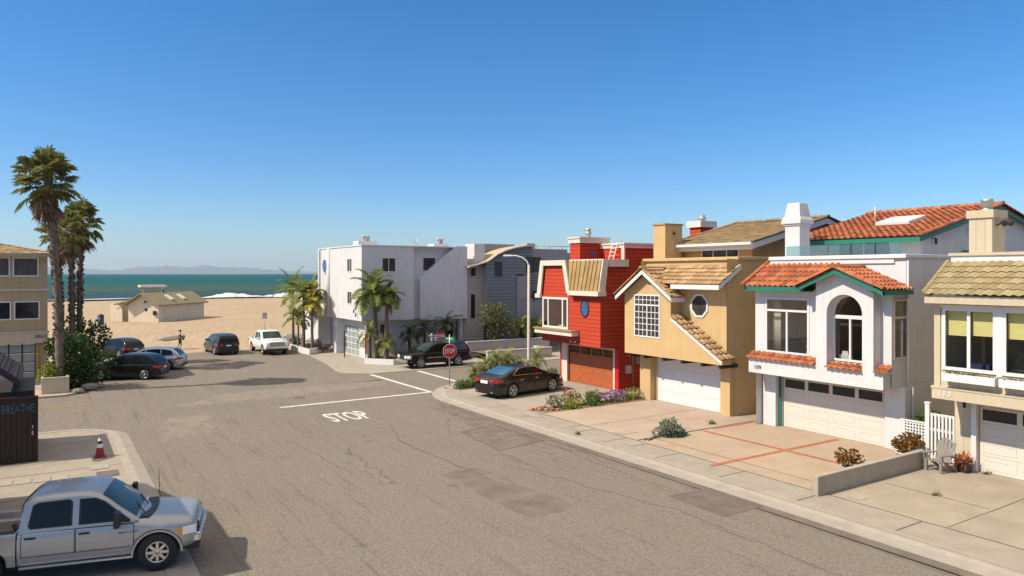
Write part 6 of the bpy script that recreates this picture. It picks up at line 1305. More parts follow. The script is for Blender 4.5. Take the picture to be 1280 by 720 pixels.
def white_truck():
    cab = [(-.95,1.22),(-.93,1.6),(-.8,1.88),(-.1,1.96),(.55,1.94),(.85,1.8),(1.2,1.5),(1.5,1.25)]
    k, c, P_, a = pickup('white crew-cab pickup facing the street beside the slim palms', (16.45,65.1,-.1), -89, 'paint_white', 5.7, 2.03, 1.96, 1.22, (-1.68,1.92), .41, cab, (-2.85,-1.0), .46)
    doors(c, k, P_, [(-.9,.12),(.16,1.3)], .62, 1.17, M['chrome'], 1.06)
    for sd in (-1, 1):
        g = (k, 'side_window', M['car_glass']); c.side_glass(g, [(.08,1.27),(-.75,1.27),(-.68,1.8),(.08,1.83)], sd); c.side_glass(g, [(1.12,1.27),(.16,1.27),(.16,1.82),(.62,1.81),(.86,1.66)], sd); mirror(k, 1.1, 1.0, 1.34, sd, P_, (.06,.12,.11))
        mb = MB(); c.side_patch(mb, 2.50, 2.80, .86, 1.06, .012, sd); y0, y1 = sorted((sd*.62, sd*.88)); mb.box(2.78, 2.88, y0, y1, .84, 1.06); mb.build('headlight', M['lens_clear'], k); mb = MB(); c.side_patch(mb, -2.84, -2.7, .8, 1.1, .012, sd); mb.build('tail_light', M['lens_red'], k)
    g = MB(); c.screen(g, 1.42, .74, .80, .70); g.build('windscreen', M['screen_glass'], k); g = MB(); c.screen(g, -.94, -.85, .78, .70); g.build('rear_window', M['car_glass'], k)
    mb = MB(); mb.box(a-.05, a+.05, -.6, .6, .82, 1.10, 0); mb.box(a+.03, a+.07, -.6, .6, .86, .90, 1); mb.box(a+.03, a+.07, -.6, .6, .94, .98, 1); mb.box(a+.03, a+.07, -.6, .6, 1.03, 1.07, 1); mb.build('grille', [M['plastic_black'], M['chrome']], k)
    mb = MB(); mb.box(a-.16, a+.12, -.93, .93, .54, .76); mb.build('bumper', M['chrome'], k, bevel=.04); mb = MB(); mb.box(a-.2, a+.09, -.86, .86, .38, .54); mb.build('air_dam', M['plastic_black'], k); mb = MB(); mb.box(-a-.15, -a, -.9, .9, .5, .66); mb.build('rear_bumper', M['chrome'], k); mb = MB(); mb.box(-.9, 2.5, -.8, .8, .4, .56); mb.build('underbody', M['plastic_black'], k); plate(k, a+.125, .66)
    wheels(k, (-1.68,1.92), .88, .41, .26, 6, rimr=.6)
white_truck()
# ------------------------------------------------------------------ planting
def leaf_cloud(mb, c, rad, n, ln, wd, seed=1, lumps=7, shell=.55, droop=0, lo=0, tint0=.0, tint1=1):
    r = random.Random(seed); c = Vector(c)
    L = [(rv(r), r.uniform(.35, .62)) for _ in range(lumps)]
    L = [(Vector((d.x*rad[0], d.y*rad[1], abs(d.z)*rad[2] if lo >= 0 else d.z*rad[2]))*.62, k) for d, k in L] + [(Vector((0,0,0)), .7)]
    for i in range(n):
        o, k = L[r.randrange(len(L))]; d = rv(r); q = r.uniform(shell, 1)**.6
        p = o+Vector((d.x*rad[0], d.y*rad[1], d.z*rad[2]))*k*q
        if p.z < lo: p.z = lo+abs(p.z-lo)*.3
        dd = (d*.8+rv(r)*.7+Vector((0,0,-droop+.15))).normalized()
        s = r.uniform(.65, 1.25); leaf(mb, c+p, dd, rv(r), ln*s, wd*s, min(1, max(0, r.uniform(tint0, tint1)*.8 + .2*r.random())))
def twigs(mb, base, c, rad, n, r0, seed=1):
    r = random.Random(seed); base = Vector(base); c = Vector(c)
    for i in range(n):
        d = rv(r); e = c+Vector((d.x*rad[0], d.y*rad[1], d.z*rad[2]))*.75; m = base.lerp(e, .5)+rv(r)*.08
        mb.tube([base+rv(r)*r0*.5, m, e], [r0, r0*.65, r0*.25], 5)
def bush(name, label, cat, loc, rad, n, ln, wd, lm, seed=1, group=None, zc=.5, stem=.03, flowers=None, lumps=7, shell=.5, droop=0):
    k = empty(name, label, cat, loc, 0, group); mb = MB(); leaf_cloud(mb, (0,0,rad[2]*zc), rad, n, ln, wd, seed, lumps, shell, droop, lo=-rad[2]*zc*.9); mb.build('foliage', M[lm], k)
    mb = MB(); twigs(mb, (0,0,0), (0,0,rad[2]*zc), rad, 9, stem, seed); mb.build('stem', M['bark_dark'], k)
    if flowers:
        fm, fn, fs = flowers; mb = MB(); leaf_cloud(mb, (0,0,rad[2]*zc+.05), (rad[0]*1.04, rad[1]*1.04, rad[2]*1.08), fn, fs, fs*.45, seed+9, lumps, .85, lo=0); mb.build('flower', M[fm], k)
    return k
def frond(mb, base, az, elev, ln, droop, pairs, lw, lw2, r, tint=(0,1), keel=.35, petiole=.12, mi=0):
    """feather frond: arching rachis with leaflets on both sides"""
    d = Vector((math.cos(az)*math.cos(elev), math.sin(az)*math.cos(elev), math.sin(elev))); p = Vector(base); pts = [p.copy()]; N = 9
    for i in range(N):
        d = (d+Vector((0,0,-droop/N*(1+i*.22)))).normalized(); p = p+d*ln/N; pts.append(p.copy())
    mb.tube(pts, [.022*ln/2+.008]*3+[.012*ln/2+.004]*(len(pts)-3), 4, mi, .75)
    for i in range(pairs):
        t = petiole+(1-petiole)*i/(pairs-1); f = t*N; j = min(N-1, int(f)); q = pts[j].lerp(pts[j+1], f-j); dd = (pts[j+1]-pts[j]).normalized()
        sd = dd.cross(Vector((0,0,1)))
        if sd.length < .05: sd = Vector((-math.sin(az), math.cos(az), 0))
        sd.normalize(); up = sd.cross(dd); L_ = lw*(math.sin(PI*(.12+.84*t))**.7)*r.uniform(.85, 1.1)
        for s in (-1, 1):
            e = (sd*s*.8+dd*.55+up*keel-Vector((0,0,.25*r.random()))).normalized(); ti = r.uniform(*tint)
            m = q+e*L_*.55; tip = q+e*L_-Vector((0,0,L_*.22)); w_ = dd*lw2
            mb.add([q-w_*.6, q+w_*.6, m+w_, m-w_, tip], [(0,1,2,3), (3,2,4)], mi, ti)
def feather_palm(label, loc, h, ln, nf, tr, lm='palm_leaf', seed=1, group=None, lean=(0,0), droop=1.0, pairs=22, lw=.5, lw2=.022, trunk='bark_grey', name='palm_tree', young=0, dead=0, bulge=1.0):
    r = random.Random(seed); k = empty(name, label, 'palm tree', loc, 0, group)
    n = 10; pts = []; rad = []
    for i in range(n+1):
        t = i/n; pts.append((lean[0]*t*t, lean[1]*t*t, h*t)); rad.append(tr*(1.35-.5*t if i else 1.7)*(1+.06*((i*7) % 3-1))*(bulge if t > .6 else 1))
    mb = MB(); 
    fine = []; fr = []
    for i in range(n*4+1):
        t = i/(n*4); a = min(n-1, int(t*n)); f = t*n-a; fine.append(Vector(pts[a]).lerp(Vector(pts[a+1]), f)); fr.append((rad[a]*(1-f)+rad[a+1]*f)*(1.05 if i % 2 else .97))
    mb.tube(fine, fr, 10); mb.build('trunk', M[trunk], k); top = Vector(pts[-1])
    mb = MB()
    for i in range(nf):
        a = i*2.399+r.uniform(-.25,.25); q = i/nf; el = 1.35-1.75*q+r.uniform(-.12,.12)
        frond(mb, top+Vector((0,0,.05-.15*q)), a, el, ln*r.uniform(.85,1.08), droop*(.6+.5*r.random()), pairs, lw*r.uniform(.9,1.1), lw2, r, (.05, .95))
    mb.build('crown', M[lm], k)
    if dead:
        mb = MB()
        for i in range(dead): frond(mb, top+Vector((0,0,-.2)), i*2.1+r.random(), -.75, ln*.8, .7, 12, lw*.7, lw2, r, (.2,.9))
        mb.build('dead_frond', M['dead_leaf'], k)
    return k
def fan(mb, base, d, ln, size, r, droop=.3, segs=15, tint=(0,.8)):
    base = Vector(base); d = Vector(d).normalized(); sd = d.cross(Vector((0,0,1)))
    if sd.length < .05: sd = Vector((1,0,0))
    sd.normalize(); c = base+d*ln-Vector((0,0,droop*ln*.25)); mb.tube([base, base+d*ln*.55, c], [.03,.022,.018], 4, 0, .9)
    ax = (d-Vector((0,0,droop*.8))).normalized(); sd = ax.cross(Vector((0,0,1))); sd = (sd.normalized() if sd.length > .05 else Vector((1,0,0))); sd = (sd+rv(r)*.35).normalized(); up = sd.cross(ax)
    for i in range(segs):
        t = (i/(segs-1)-.5)*2; a = t*1.95; e = (ax*math.cos(a)+sd*math.sin(a)+up*.16*math.cos(a*1.3)).normalized(); pr = (ax*-math.sin(a)+sd*math.cos(a))
        L_ = size*(1-.22*abs(t))*r.uniform(.85,1.1); w_ = size*.078; m = c+e*L_*.6+up*.02*(1 if i % 2 else -1); tip = c+e*L_-Vector((0,0,L_*(.14+.25*r.random()))); ti = r.uniform(*tint)
        mb.add([c, m-pr*w_, tip, m+pr*w_], [(0,1,2), (0,2,3)], 0, ti)
def fan_palm(label, loc, h, tr, size, nf, seed, lean=(0,0), skirt=30, group='tall fan palms at the street end'):
    r = random.Random(seed); k = empty('fan_palm', label, 'palm tree', loc, 0, group)
    pts = []; rad = []; n = 60
    for i in range(n+1):
        t = i/n; pts.append((lean[0]*t**2.2, lean[1]*t**2.2, h*t)); rad.append(tr*(1.18-.38*t+.5*max(0,.06-t)*8)*(1+.10*((i*5) % 3-1)+r.uniform(-.05,.05)))
    mb = MB(); mb.tube(pts, rad, 12)
    for i in range(int(h*22)):                          # ragged leaf bases on the trunk
        z = r.uniform(h*.25, h); t = z/h; a = r.random()*6.283; rr = tr*(1.1-.38*t); b = Vector((lean[0]*t**2.2+math.cos(a)*rr, lean[1]*t**2.2+math.sin(a)*rr, z)); o = Vector((math.cos(a), math.sin(a), 0)); s = Vector((-math.sin(a), math.cos(a), 0))
        mb.add([b-s*.06, b+s*.06, b+o*.15+Vector((0,0,.16)), b+o*.02+Vector((0,0,.22))], [(0,1,2,3)], 0)
    mb.build('trunk', M['bark_grey'], k); top = Vector(pts[-1])
    mb = MB()
    for i in range(nf):
        q = (i+.5)/nf; a = i*2.399+r.uniform(-.3,.3); el = 1.45-2.05*q**1.1+r.uniform(-.15,.15); d = Vector((math.cos(a)*math.cos(el), math.sin(a)*math.cos(el), math.sin(el)))
        fan(mb, top+Vector((0,0,.1-.5*q)), d, size*r.uniform(.6,1.0), size*r.uniform(.62,.85), r, .12+.4*q)
    mb.build('crown', M['fan_leaf'], k); mb = MB()
    for i in range(skirt):
        a = i*2.399+r.uniform(-.3,.3); el = -.55-.95*r.random(); d = Vector((math.cos(a)*math.cos(el), math.sin(a)*math.cos(el), math.sin(el)))
        fan(mb, top+Vector((0,0,-.45-1.5*r.random()*size/1.6)), d, size*r.uniform(.3,.65), size*r.uniform(.45,.72), r, .7, 10, (0,1))
    mb.build('dead_frond', M['dead_leaf'], k); return k
fan_palm('tallest fan palm with a shaggy brown skirt rising from the beige planter box', (.70,49.5,-.1), 12.5, .20, 1.22, 54, 3, (-.62,.3), 42)
fan_palm('second tallest fan palm, right-hand one of the group by the hedge', (2.05,60,-.1), 10.8, .17, 1.1, 32, 8, (.1,0), 30)
fan_palm('fan palm with slim trunk between the tallest palm and the right-hand one', (1.55,58,-.1), 10.0, .16, 1.0, 24, 12, (-.1,.2), 24)
fan_palm('shortest and thinnest fan palm partly hidden behind the tallest palm', (.95,63,-.1), 10.0, .17, 1.05, 30, 15, (-.15,0), 20)
bush('hedge_bush', 'big dark leafy bush in front of the palms at the left corner', 'bush', (1.45,50.7,-.1), (1.95,1.5,1.75), 4200, .22, .075, 'hedge_leaf', 4, zc=.98, stem=.06, lumps=12, shell=.35)
bush('hedge_bush', 'rounded dark shrub behind the palm trunks by the sand', 'bush', (2.2,60.0,-.1), (1.7,1.4,2.1), 1500, .24, .09, 'hedge_leaf', 6, zc=.95, stem=.06, lumps=9)
bush('low_shrub', 'small yellow-green shrub in the beige planter box', 'shrub', (.0,49.3,.75), (.75,.55,.55), 500, .15, .05, 'lime_leaf', 8, zc=.55)
for i, (lab, x, y, s) in enumerate((('larger grey rock at the foot of the dark leafy bush', 2.2,49.6,.34), ('flat brown rock next to the beige planter box', 1.55,48.6,.26), ('smallest rock on the left kerb near the black crossover', 2.65,50.4,.22))):
    mb = MB(); r = random.Random(i); 
    pr = [(0,0)]+[(math.sin(PI*q/6)*s*1.3, s*.62*(1-math.cos(PI*q/6))/1.0) for q in range(1,6)]+[(0,s*1.2)]; mb.lathe(pr, n=9)
    mb.v = [(a*r.uniform(.85,1.2), b*r.uniform(.8,1.1), c) for a, b, c in mb.v]; o = tag(mb.build('rock', M['block_wall'], smooth=False), lab, 'rock', 'rocks by the left corner bush'); o.location = (x, y, -.1)
# slim palms beside the white pickup
GP = 'slim palms beside the corner building'
for lab, x, y, h, ln, nf, tr, sd, kw in (
    ('tallest slim palm, leftmost of those beside the white pickup', 18.9,66.0,5.2,2.3,14,.10,21,{}), ('slim palm with the thickest trunk in the long white planter', 18.95,63.0,4.7,2.2,15,.13,22,{}), ('yellowing slim palm nearest to the entrance steps', 19.35,61.9,3.9,1.5,12,.10,23,{'lm':'palm_yellow','dead':3}), ('short young palm in front of the tallest slim palm', 18.75,63.9,2.7,1.5,11,.07,24,{}), ('slim palm with a drooping brown crown against the white wall', 19.7,63.0,5.0,1.5,11,.10,25,{'dead':5})):
    feather_palm(lab, (x, y, .2), h, ln, nf, tr, seed=sd, group=GP, lw=.62, lw2=.045, **kw)
# twin palms in the corner planter
feather_palm('left of the two bigger palms before the white corner building', (21.65,53.0,.2), 5.2, 2.25, 22, .16, seed=31, group='twin palms in the corner planter', lean=(-.3,0), droop=1.15, pairs=32, lw=.75, lw2=.045)
feather_palm('right of the two bigger palms before the white corner building', (22.1,52.2,.2), 4.8, 1.4, 15, .14, seed=33, group='twin palms in the corner planter', lean=(.1,0), droop=1.2, pairs=26, lw=.6, lw2=.04)
GD = 'small palms in the shade of the corner building'
for i, (lab, x, y, h, ln, lm) in enumerate((('bushy small palm at the garage end of the corner planter', 21.2,53.3,1.9,1.3,'pygmy_leaf'), ('small palm just right of the red and white post', 22.1,52.2,1.3,1.2,'pygmy_leaf'), ('dark small palm right of the twin palms', 24.7,53.6,1.7,1.1,'shaded_palm_leaf'), ('dark leaning small palm midway along the shaded wall', 25.9,53.3,2.2,1.35,'shaded_palm_leaf'), ('dark small palm by the estate agent sign', 27.9,53.4,2.3,1.4,'shaded_palm_leaf'))):
    feather_palm(lab, (x, y, .2), h, ln, 15, .10, lm, 40+i, GD, droop=1.3, pairs=18, lw=.42, lw2=.03, trunk='bark_dark')
bush('low_shrub', 'purple-pink flowering ground cover in the corner planter', 'flowers', (23.3,51.5,.25), (1.2,.6,.35), 400, .10, .035, 'maroon_leaf', 51, flowers=('pink_flower', 60, .08))
bush('agave', 'bright green agave in the middle of the corner planter', 'shrub', (24.4,51.6,.25), (.6,.5,.6), 160, .5, .06, 'green_leaf', 52, zc=.3, shell=.1, lumps=1)
for i, (lab, x, y) in enumerate((('dark low shrub near the black older SUV nose', 25.6,52.4), ('dark low shrub under the leaning small palm', 26.6,52.9), ('dark low shrub beside the estate agent sign', 28.2,52.8), ('dark low shrub among the slim palm trunks', 19.7,62.6), ('dark low shrub at the beach end of the long planter', 19.2,66.5), ('rusty low shrub behind the entrance-side planter corner', 20.1,61.9))):
    bush('low_shrub', lab, 'shrub', (x, y, .25), (.75,.55,.55), 300, .2, .05, 'hedge_leaf' if i < 5 else 'maroon_leaf', 60+i, 'low planter shrubs')
# shrubs behind the walls beyond the crossing
k = bush('shrub_tree', 'silvery yellow-green multi-stem tree beside the corner building', 'tree', (32.2,52.5,1.0), (1.75,1.4,1.65), 1700, .22, .055, 'olive_leaf', 71, zc=1.0, stem=.07, lumps=14, shell=.3)
GW = 'small palms behind the grey retaining walls'
for i, (lab, x, y, h, ln, tr) in enumerate((('small thick-trunked palm right of the silvery tree', 34.9,52.6,1.35,1.35,.17), ('small palm left of the street lamp with dark trunk', 36.6,52.9,1.2,1.3,.15), ('small palm seen behind the street lamp post', 37.6,52.2,1.6,1.45,.17), ('small palm just right of the street lamp post', 38.6,52.8,1.45,1.4,.15))):
    feather_palm(lab, (x, y, .9), h, ln, 18, tr, 'pygmy_leaf', 80+i, GW, droop=1.3, pairs=18, lw=.45, lw2=.03, trunk='bark_dark')
GI = 'pygmy palms on the corner by the sedan'
for i, (lab, x, y, h, ln) in enumerate((('shortest pygmy palm, beside the stop sign', 22.35,38.9,.65,.65), ('pygmy palm second from the stop sign', 23.2,39.0,1.05,.95), ('tallest pygmy palm, in the middle of the corner row', 24.1,39.3,1.35,.95), ('pygmy palm fourth from the stop sign', 25.2,39.6,1.3,.9), ('pygmy palm behind the sedan roof', 25.9,39.2,.8,.8), ('lone pygmy palm by the street lamp', 27.9,40.2,1.15,1.0))):
    feather_palm(lab, (x, y, 0), h, ln, 16, .12, 'pygmy_leaf', 90+i, GI, droop=1.35, pairs=16, lw=.34, lw2=.022, trunk='bark_dark', bulge=1.25)
bush('low_shrub', 'green mounded shrub at the foot of the stop sign', 'shrub', (20.75,37.6,0), (.68,.42,.34), 600, .11, .035, 'green_leaf', 101); bush('low_shrub', 'olive mounded shrub right of the stop sign post', 'shrub', (21.55,37.9,0), (.62,.42,.34), 500, .11, .035, 'olive_leaf', 102); bush('low_shrub', 'reddish succulent shrub by the sedan tail', 'shrub', (22.4,37.5,0), (.7,.5,.5), 420, .13, .03, 'red_leaf', 103, flowers=('grey_leaf', 120, .12))
# the flower strip between two driveways
GF = 'plants of the flower strip'
for lab, x, y, rad, n, lm, fl, sd in (
    ('grey-green wispy shrub at the street end of the flower strip', 21.55,29.45,(.55,.42,.42),420,'grey_leaf',None,110), ('green mound with pink flowers in the flower strip', 22.75,29.75,(.62,.45,.5),520,'lime_leaf',('pink_flower',110,.09),111), ('low yellow-green mound in front of the pink flowers', 22.35,29.0,(.55,.38,.28),380,'lime_leaf',None,112), ('dark green mound in the middle of the flower strip', 23.55,29.15,(.5,.4,.45),420,'green_leaf',None,113), ('olive mound behind the purple flowers', 24.35,29.5,(.7,.4,.45),520,'olive_leaf',None,114), ('purple flower carpet in the flower strip', 25.35,29.4,(.95,.42,.36),420,'grey_leaf',('purple_flower',420,.085),115), ('yellow-green bush at the house end of the flower strip', 26.85,29.6,(.75,.5,.5),620,'lime_leaf',None,116)):
    bush('flower_shrub', lab, 'flowers', (x, y, 0), rad, n, .12, .032, lm, sd, GF, flowers=fl)
k = empty('bare_twig', 'bare grey twigs standing in the flower strip', 'plant', (23.9,29.75,0)); mb = MB(); twigs(mb, (0,0,0), (0,0,.75), (.3,.3,.5), 9, .018, 4); mb.build('stem', M['bark_grey'], k)
GB = 'loose bricks edging the flower strip'
r = random.Random(5)
for i, (x, y, z, lab) in enumerate(((20.35,29.75,0,'leftmost brick'), (20.62,29.5,0,'brick second from the left'), (20.9,29.3,0,'brick at the middle of the pile foot'), (21.15,29.1,0,'brick nearest to the driveway'), (20.7,29.85,.0,'brick behind the pile'), (20.78,29.55,.1,'brick on top of the pile'), (21.0,29.6,.09,'tilted brick on the pile'), (21.35,28.95,0,'rightmost flat brick'))):
    mb = MB(); mb.box(-.13, .13, -.085, .085, 0, .105, tint=r.random()); o = tag(mb.build('brick', M['brick'], bevel=.012), lab+' at the street end of the flower strip', 'brick', GB); o.location = (x, y, z); o.rotation_euler = (r.uniform(-.15,.15) if z else 0, r.uniform(-.15,.15) if z else 0, r.uniform(-.9,.9))
bush('silver_shrub', 'silver-green mounded shrub on the joint between two driveways', 'shrub', (22.0,21.8,0), (.80,.55,.46), 1500, .14, .03, 'silver_leaf', 120, zc=.42, lumps=8); bush('weed', 'small weed tuft on the driveway joint by the tan house', 'weed', (25.3,22.6,0), (.22,.16,.12), 80, .09, .02, 'olive_leaf', 121)
for i, (lab, x, y) in enumerate((('tiny weed in the joint beside the low wall end', 20.3,13.9), ('tiny weed at the kerb edge below the tan driveway', 18.9,24.2), ('tiny weed in the joint of the grey driveway', 22.9,11.6), ('tiny weed at the foot of the beige garage door', 26.8,11.9))):
    bush('weed', lab, 'weed', (x, y, 0), (.12,.10,.09), 46, .08, .018, 'olive_leaf', 150+i, 'weeds in the paving joints')
mb = MB(); mb.bar((20.5,21.9,.04), (21.5,22.0,.03), .08, .05); mb.bar((20.6,21.75,.05), (21.3,22.05,.06), .09, .03); tag(mb.build('timber', M['bark_grey']), 'broken grey timber edging by the silver-green shrub', 'timber')
# pots
def pot(mb, r0, r1, h): mb.lathe([(0,0),(r0,0),(r1,h),(r1*1.06,h),(r1*1.06,h+.03),(r1*.9,h+.03),(r1*.88,h-.05),(0,h-.05)], n=18)
for lab, loc, pm, rad, n, lm, ln, sd in (('brown-leaved jade plant in a white pot behind the street end of the low wall', (22.55,14.25,0), 'white', (.44,.42,.40), 560, 'jade_leaf', .10, 130), ('brown-leaved jade plant in the left white pot by the lattice panel', (26.0,14.3,0), 'white', (.38,.36,.32), 420, 'jade_leaf', .11, 131), ('brown-leaved jade plant in the right white pot by the lattice panel', (26.75,14.45,0), 'white', (.38,.36,.35), 420, 'jade_leaf', .11, 132), ('red spiky succulent in a grey pot beside the white gate', (26.45,12.45,0), 'grey_block', (.26,.24,.22), 110, 'red_leaf', .26, 133), ('agave in a blue-green pot by the red garage', (27.3,37.6,0), 'teal', (.3,.3,.25), 90, 'green_leaf', .3, 134)):
    k = empty('potted_plant', lab, 'potted plant', loc, 0, 'potted plants'); mb = MB()
    if sd == 133: frustum(mb, -.15,.15,-.15,.15,0, -.2,.2,-.2,.2,.42)
    else: pot(mb, .17, .24, .34)
    mb.build('pot', M['plastic_black'] if sd == 133 else M[pm], k)
    mb = MB(); leaf_cloud(mb, (0,0,.34+rad[2]*(.75 if sd < 133 else .25)), rad, n, ln, ln*(.42 if sd < 133 else .10), sd, 9 if sd < 133 else 1, .35 if sd < 133 else .05, lo=-.1); mb.build('foliage', M[lm], k)
    mb = MB(); twigs(mb, (0,0,.3), (0,0,.34+rad[2]*.6), rad, 14, .022, sd); mb.build('stem', M['bark'], k)
bush('hedge_bush', 'bright green shrub behind the white lattice panel', 'bush', (28.1,14.6,0), (.7,.42,.75), 700, .17, .05, 'green_leaf', 140, zc=1.35)
# ------------------------------------------------------------------ street furniture and small things
k = empty('stop_sign', 'red octagonal stop sign with green street plates on its post', 'sign', (20.57,38.9,0)); mb = MB(); mb.tube([(0,0,0), (0,0,3.1)], .035, 10); mb.build('post', M['steel'], k)
mb = MB(); ro = .455; oct_ = lambda r, y: [(r*math.cos(PI/8+i*PI/4), y, 2.12+r*math.sin(PI/8+i*PI/4)) for i in range(8)]
mb.prism(oct_(ro,-.055), (0,.012,0), 1); mb.prism(oct_(ro*.94,-.060), (0,.005,0), 0); p_ = mb.build('sign_plate', [M['sign_red'], M['sign_white']], k)
mb = MB(); add_text(mb, 'STOP', .62, .27, (0,-.061,2.12), (1,0,0), UP, .004, 0, .008); mb.build('lettering', M['sign_white'], p_); p_.rotation_euler = (0, 0, R(-14)) if False else (0, 0, 0)
mb = MB(); mb.box(-.42, .42, -.012, .012, 2.62, 2.78); q = mb.build('street_plate', M['sign_green'], k); mb = MB(); add_text(mb, 'OCEAN DR', .6, .09, (0,-.014,2.70), (1,0,0), UP, .003); mb.build('lettering', M['sign_white'], q)
mb = MB(); mb.obox((0,0,2.87), (.21,-.28,0), (.01,.008,0), (0,0,.08)); q = mb.build('street_plate', M['sign_green'], k); mb = MB(); u_ = Vector((.21,-.28,0)).normalized(); add_text(mb, 'AVE', .4, .09, tuple(Vector((0,0,2.87))+Vector((-u_.y*-1, -u_.x, 0)).normalized()*0+u_.cross(Vector(UP))*.018), u_, UP, .003); mb.build('lettering', M['sign_white'], q)
k.rotation_euler = (0, 0, R(-8))
k = empty('street_lamp', 'tall tan concrete street lamp with curved white arm', 'street lamp', (26.6,39.25,0)); mb = MB(); mb.tube([(0,0,0), (0,0,.15), (0,0,7.35)], [.15,.115,.08], 12); mb.build('post', M['lamp_post'], k)
d_ = Vector((-.80,.60,0)); A_ = [Vector((0,0,7.1)), Vector((0,0,7.35)), d_*.12+Vector((0,0,7.62)), d_*.42+Vector((0,0,7.85)), d_*.8+Vector((0,0,7.97)), d_*1.1+Vector((0,0,7.98))]; mb = MB(); mb.tube(A_, [.06,.055,.05,.045,.04,.04], 8); mb.build('arm', M['white'], k)
mb = MB(); c = d_*1.35+Vector((0,0,7.97)); mb.obox(c, d_*.32, Vector((-d_.y,d_.x,0))*.12, (0,0,.06)); mb.build('lamp_head', M['white'], k, bevel=.05); mb = MB(); c = d_*1.45+Vector((0,0,7.90)); mb.obox(c, d_*.18, Vector((-d_.y,d_.x,0))*.09, (0,0,.02)); mb.build('lens', M['frost_glass'], k)
k = empty('marker_post', 'red and white marker post at the corner planter', 'post', (20.55,52.5,-.1)); mb = MB(); mb.box(-.05, .05, -.03, .03, 0, 2.3, 0); mb.box(-.052, .052, -.032, .032, 2.3, 2.95, 1); mb.box(-.052, .052, -.032, .032, .45, .75, 1); mb.build('post', [M['sign_red'], M['white']], k)
k = empty('marker_post', 'dark thin sign post by the glazed garage door', 'post', (20.6,57.3,-.1)); mb = MB(); mb.box(-.04, .04, -.03, .03, 0, 2.9, 0); mb.box(-.05, .05, -.035, .035, 2.2, 2.9, 1); mb.build('post', [M['maroon'] if 'maroon' in M else M['purple_paint'], M['steel']], k)
k = empty('parking_sign', 'small grey sign on a post behind the white pickup', 'sign', (19.6,79,-.1)); mb = MB(); mb.tube([(0,0,0), (0,0,2.7)], .035, 8); mb.build('post', M['steel'], k); mb = MB(); mb.box(-.25, .25, -.05, -.03, 2.1, 2.75); mb.build('sign_plate', M['lamp_post'], k)
k = empty('sale_sign', 'white estate agent sign on an arm post behind the black older SUV', 'sign', (25.0,50.2,.2)); mb = MB(); mb.box(-.05, .05, -.05, .05, 0, 2.0); mb.box(-.2, 1.15, -.04, .04, 1.78, 1.86); mb.build('post', M['white'], k)
mb = MB(); mb.box(.2, 1.15, -.02, .02, 1.05, 1.72); q = mb.build('sign_plate', M['sign_white'], k); mb = MB(); mb.box(.45, 1.12, -.024, -.021, 1.48, 1.66); mb.build('panel', M['sign_text_red'], q); mb = MB(); mb.prism([(.25,-.022,1.22), (.55,-.022,1.22), (.40,-.022,1.46)], (0,-.003,0)); mb.box(.6, 1.05, -.025, -.021, 1.26, 1.32); mb.build('emblem', M['sign_navy'], q); mb = MB(); mb.box(.4, 1.1, -.02, .02, 1.88, 2.05); mb.build('rider_plate', M['sign_text_red'], k)
k = empty('traffic_cone', 'red traffic cone with pale bands on the near left pavement', 'traffic cone', (1.70,30.85,0)); mb = MB(); mb.box(-.2, .2, -.2, .2, 0, .04); mb.lathe([(.16,.04),(.035,.76),(0,.765)], n=18); mb.build('cone', mat('cone_red', (.27,.022,.02), .6, .15, 6), k); mb = MB(); f_ = lambda z: .16-(z-.04)*.1736+.004
mb.lathe([(f_(.36),.36),(f_(.50),.50)], n=18); mb.lathe([(f_(.60),.60),(f_(.70),.70)], n=18); mb.build('band', M['sign_white'], k); mb = MB(); mb.lathe([(f_(.5),.5),(f_(.6),.6)], n=18); mb.build('dark_band', M['black'], k)
# grey slatted garden chair
k = empty('garden_chair', 'grey slatted garden armchair facing the street by the low wall', 'chair', (25.9,13.0,0), R(172)); CH = mat('chair_grey', (.21,.185,.165), .8, .15, 5, stretch=(1,1,6))
for y in (-.27, .27):
    mb = MB(); mb.box(.28, .34, y-.05, y+.05, 0, .40); mb.build('leg', CH, k); mb = MB(); mb.bar((-.42,y*.9,.0), (.05,y*.9,.33), .05, .09); mb.build('leg', CH, k)
    mb = MB(); mb.bar((-.30,y*1.2,.58), (.40,y*1.2,.60), .13, .03); mb.bar((.30,y*1.18,.38), (.33,y*1.18,.585), .05, .08); mb.build('armrest', CH, k, bevel=.01)
mb = MB()
for i in range(5): mb.bar((.32-i*.12,-.28,.39-i*.022), (.32-i*.12,.28,.39-i*.022), .10, .025)
mb.build('seat', CH, k, bevel=.008); mb = MB()
for i in range(5):
    y = (i-2)*.118; hgt = (.98, 1.07, 1.10, 1.07, .98)[i]; mb.bar((-.16,y*.85,.30), (-.42,y*1.18,hgt), .118, .022, (1,0,.3))
mb.bar((-.27,-.27,.56), (-.27,.27,.56), .025, .06); mb.bar((-.38,-.25,.88), (-.38,.25,.88), .025, .05); mb.build('backrest', CH, k, bevel=.008)
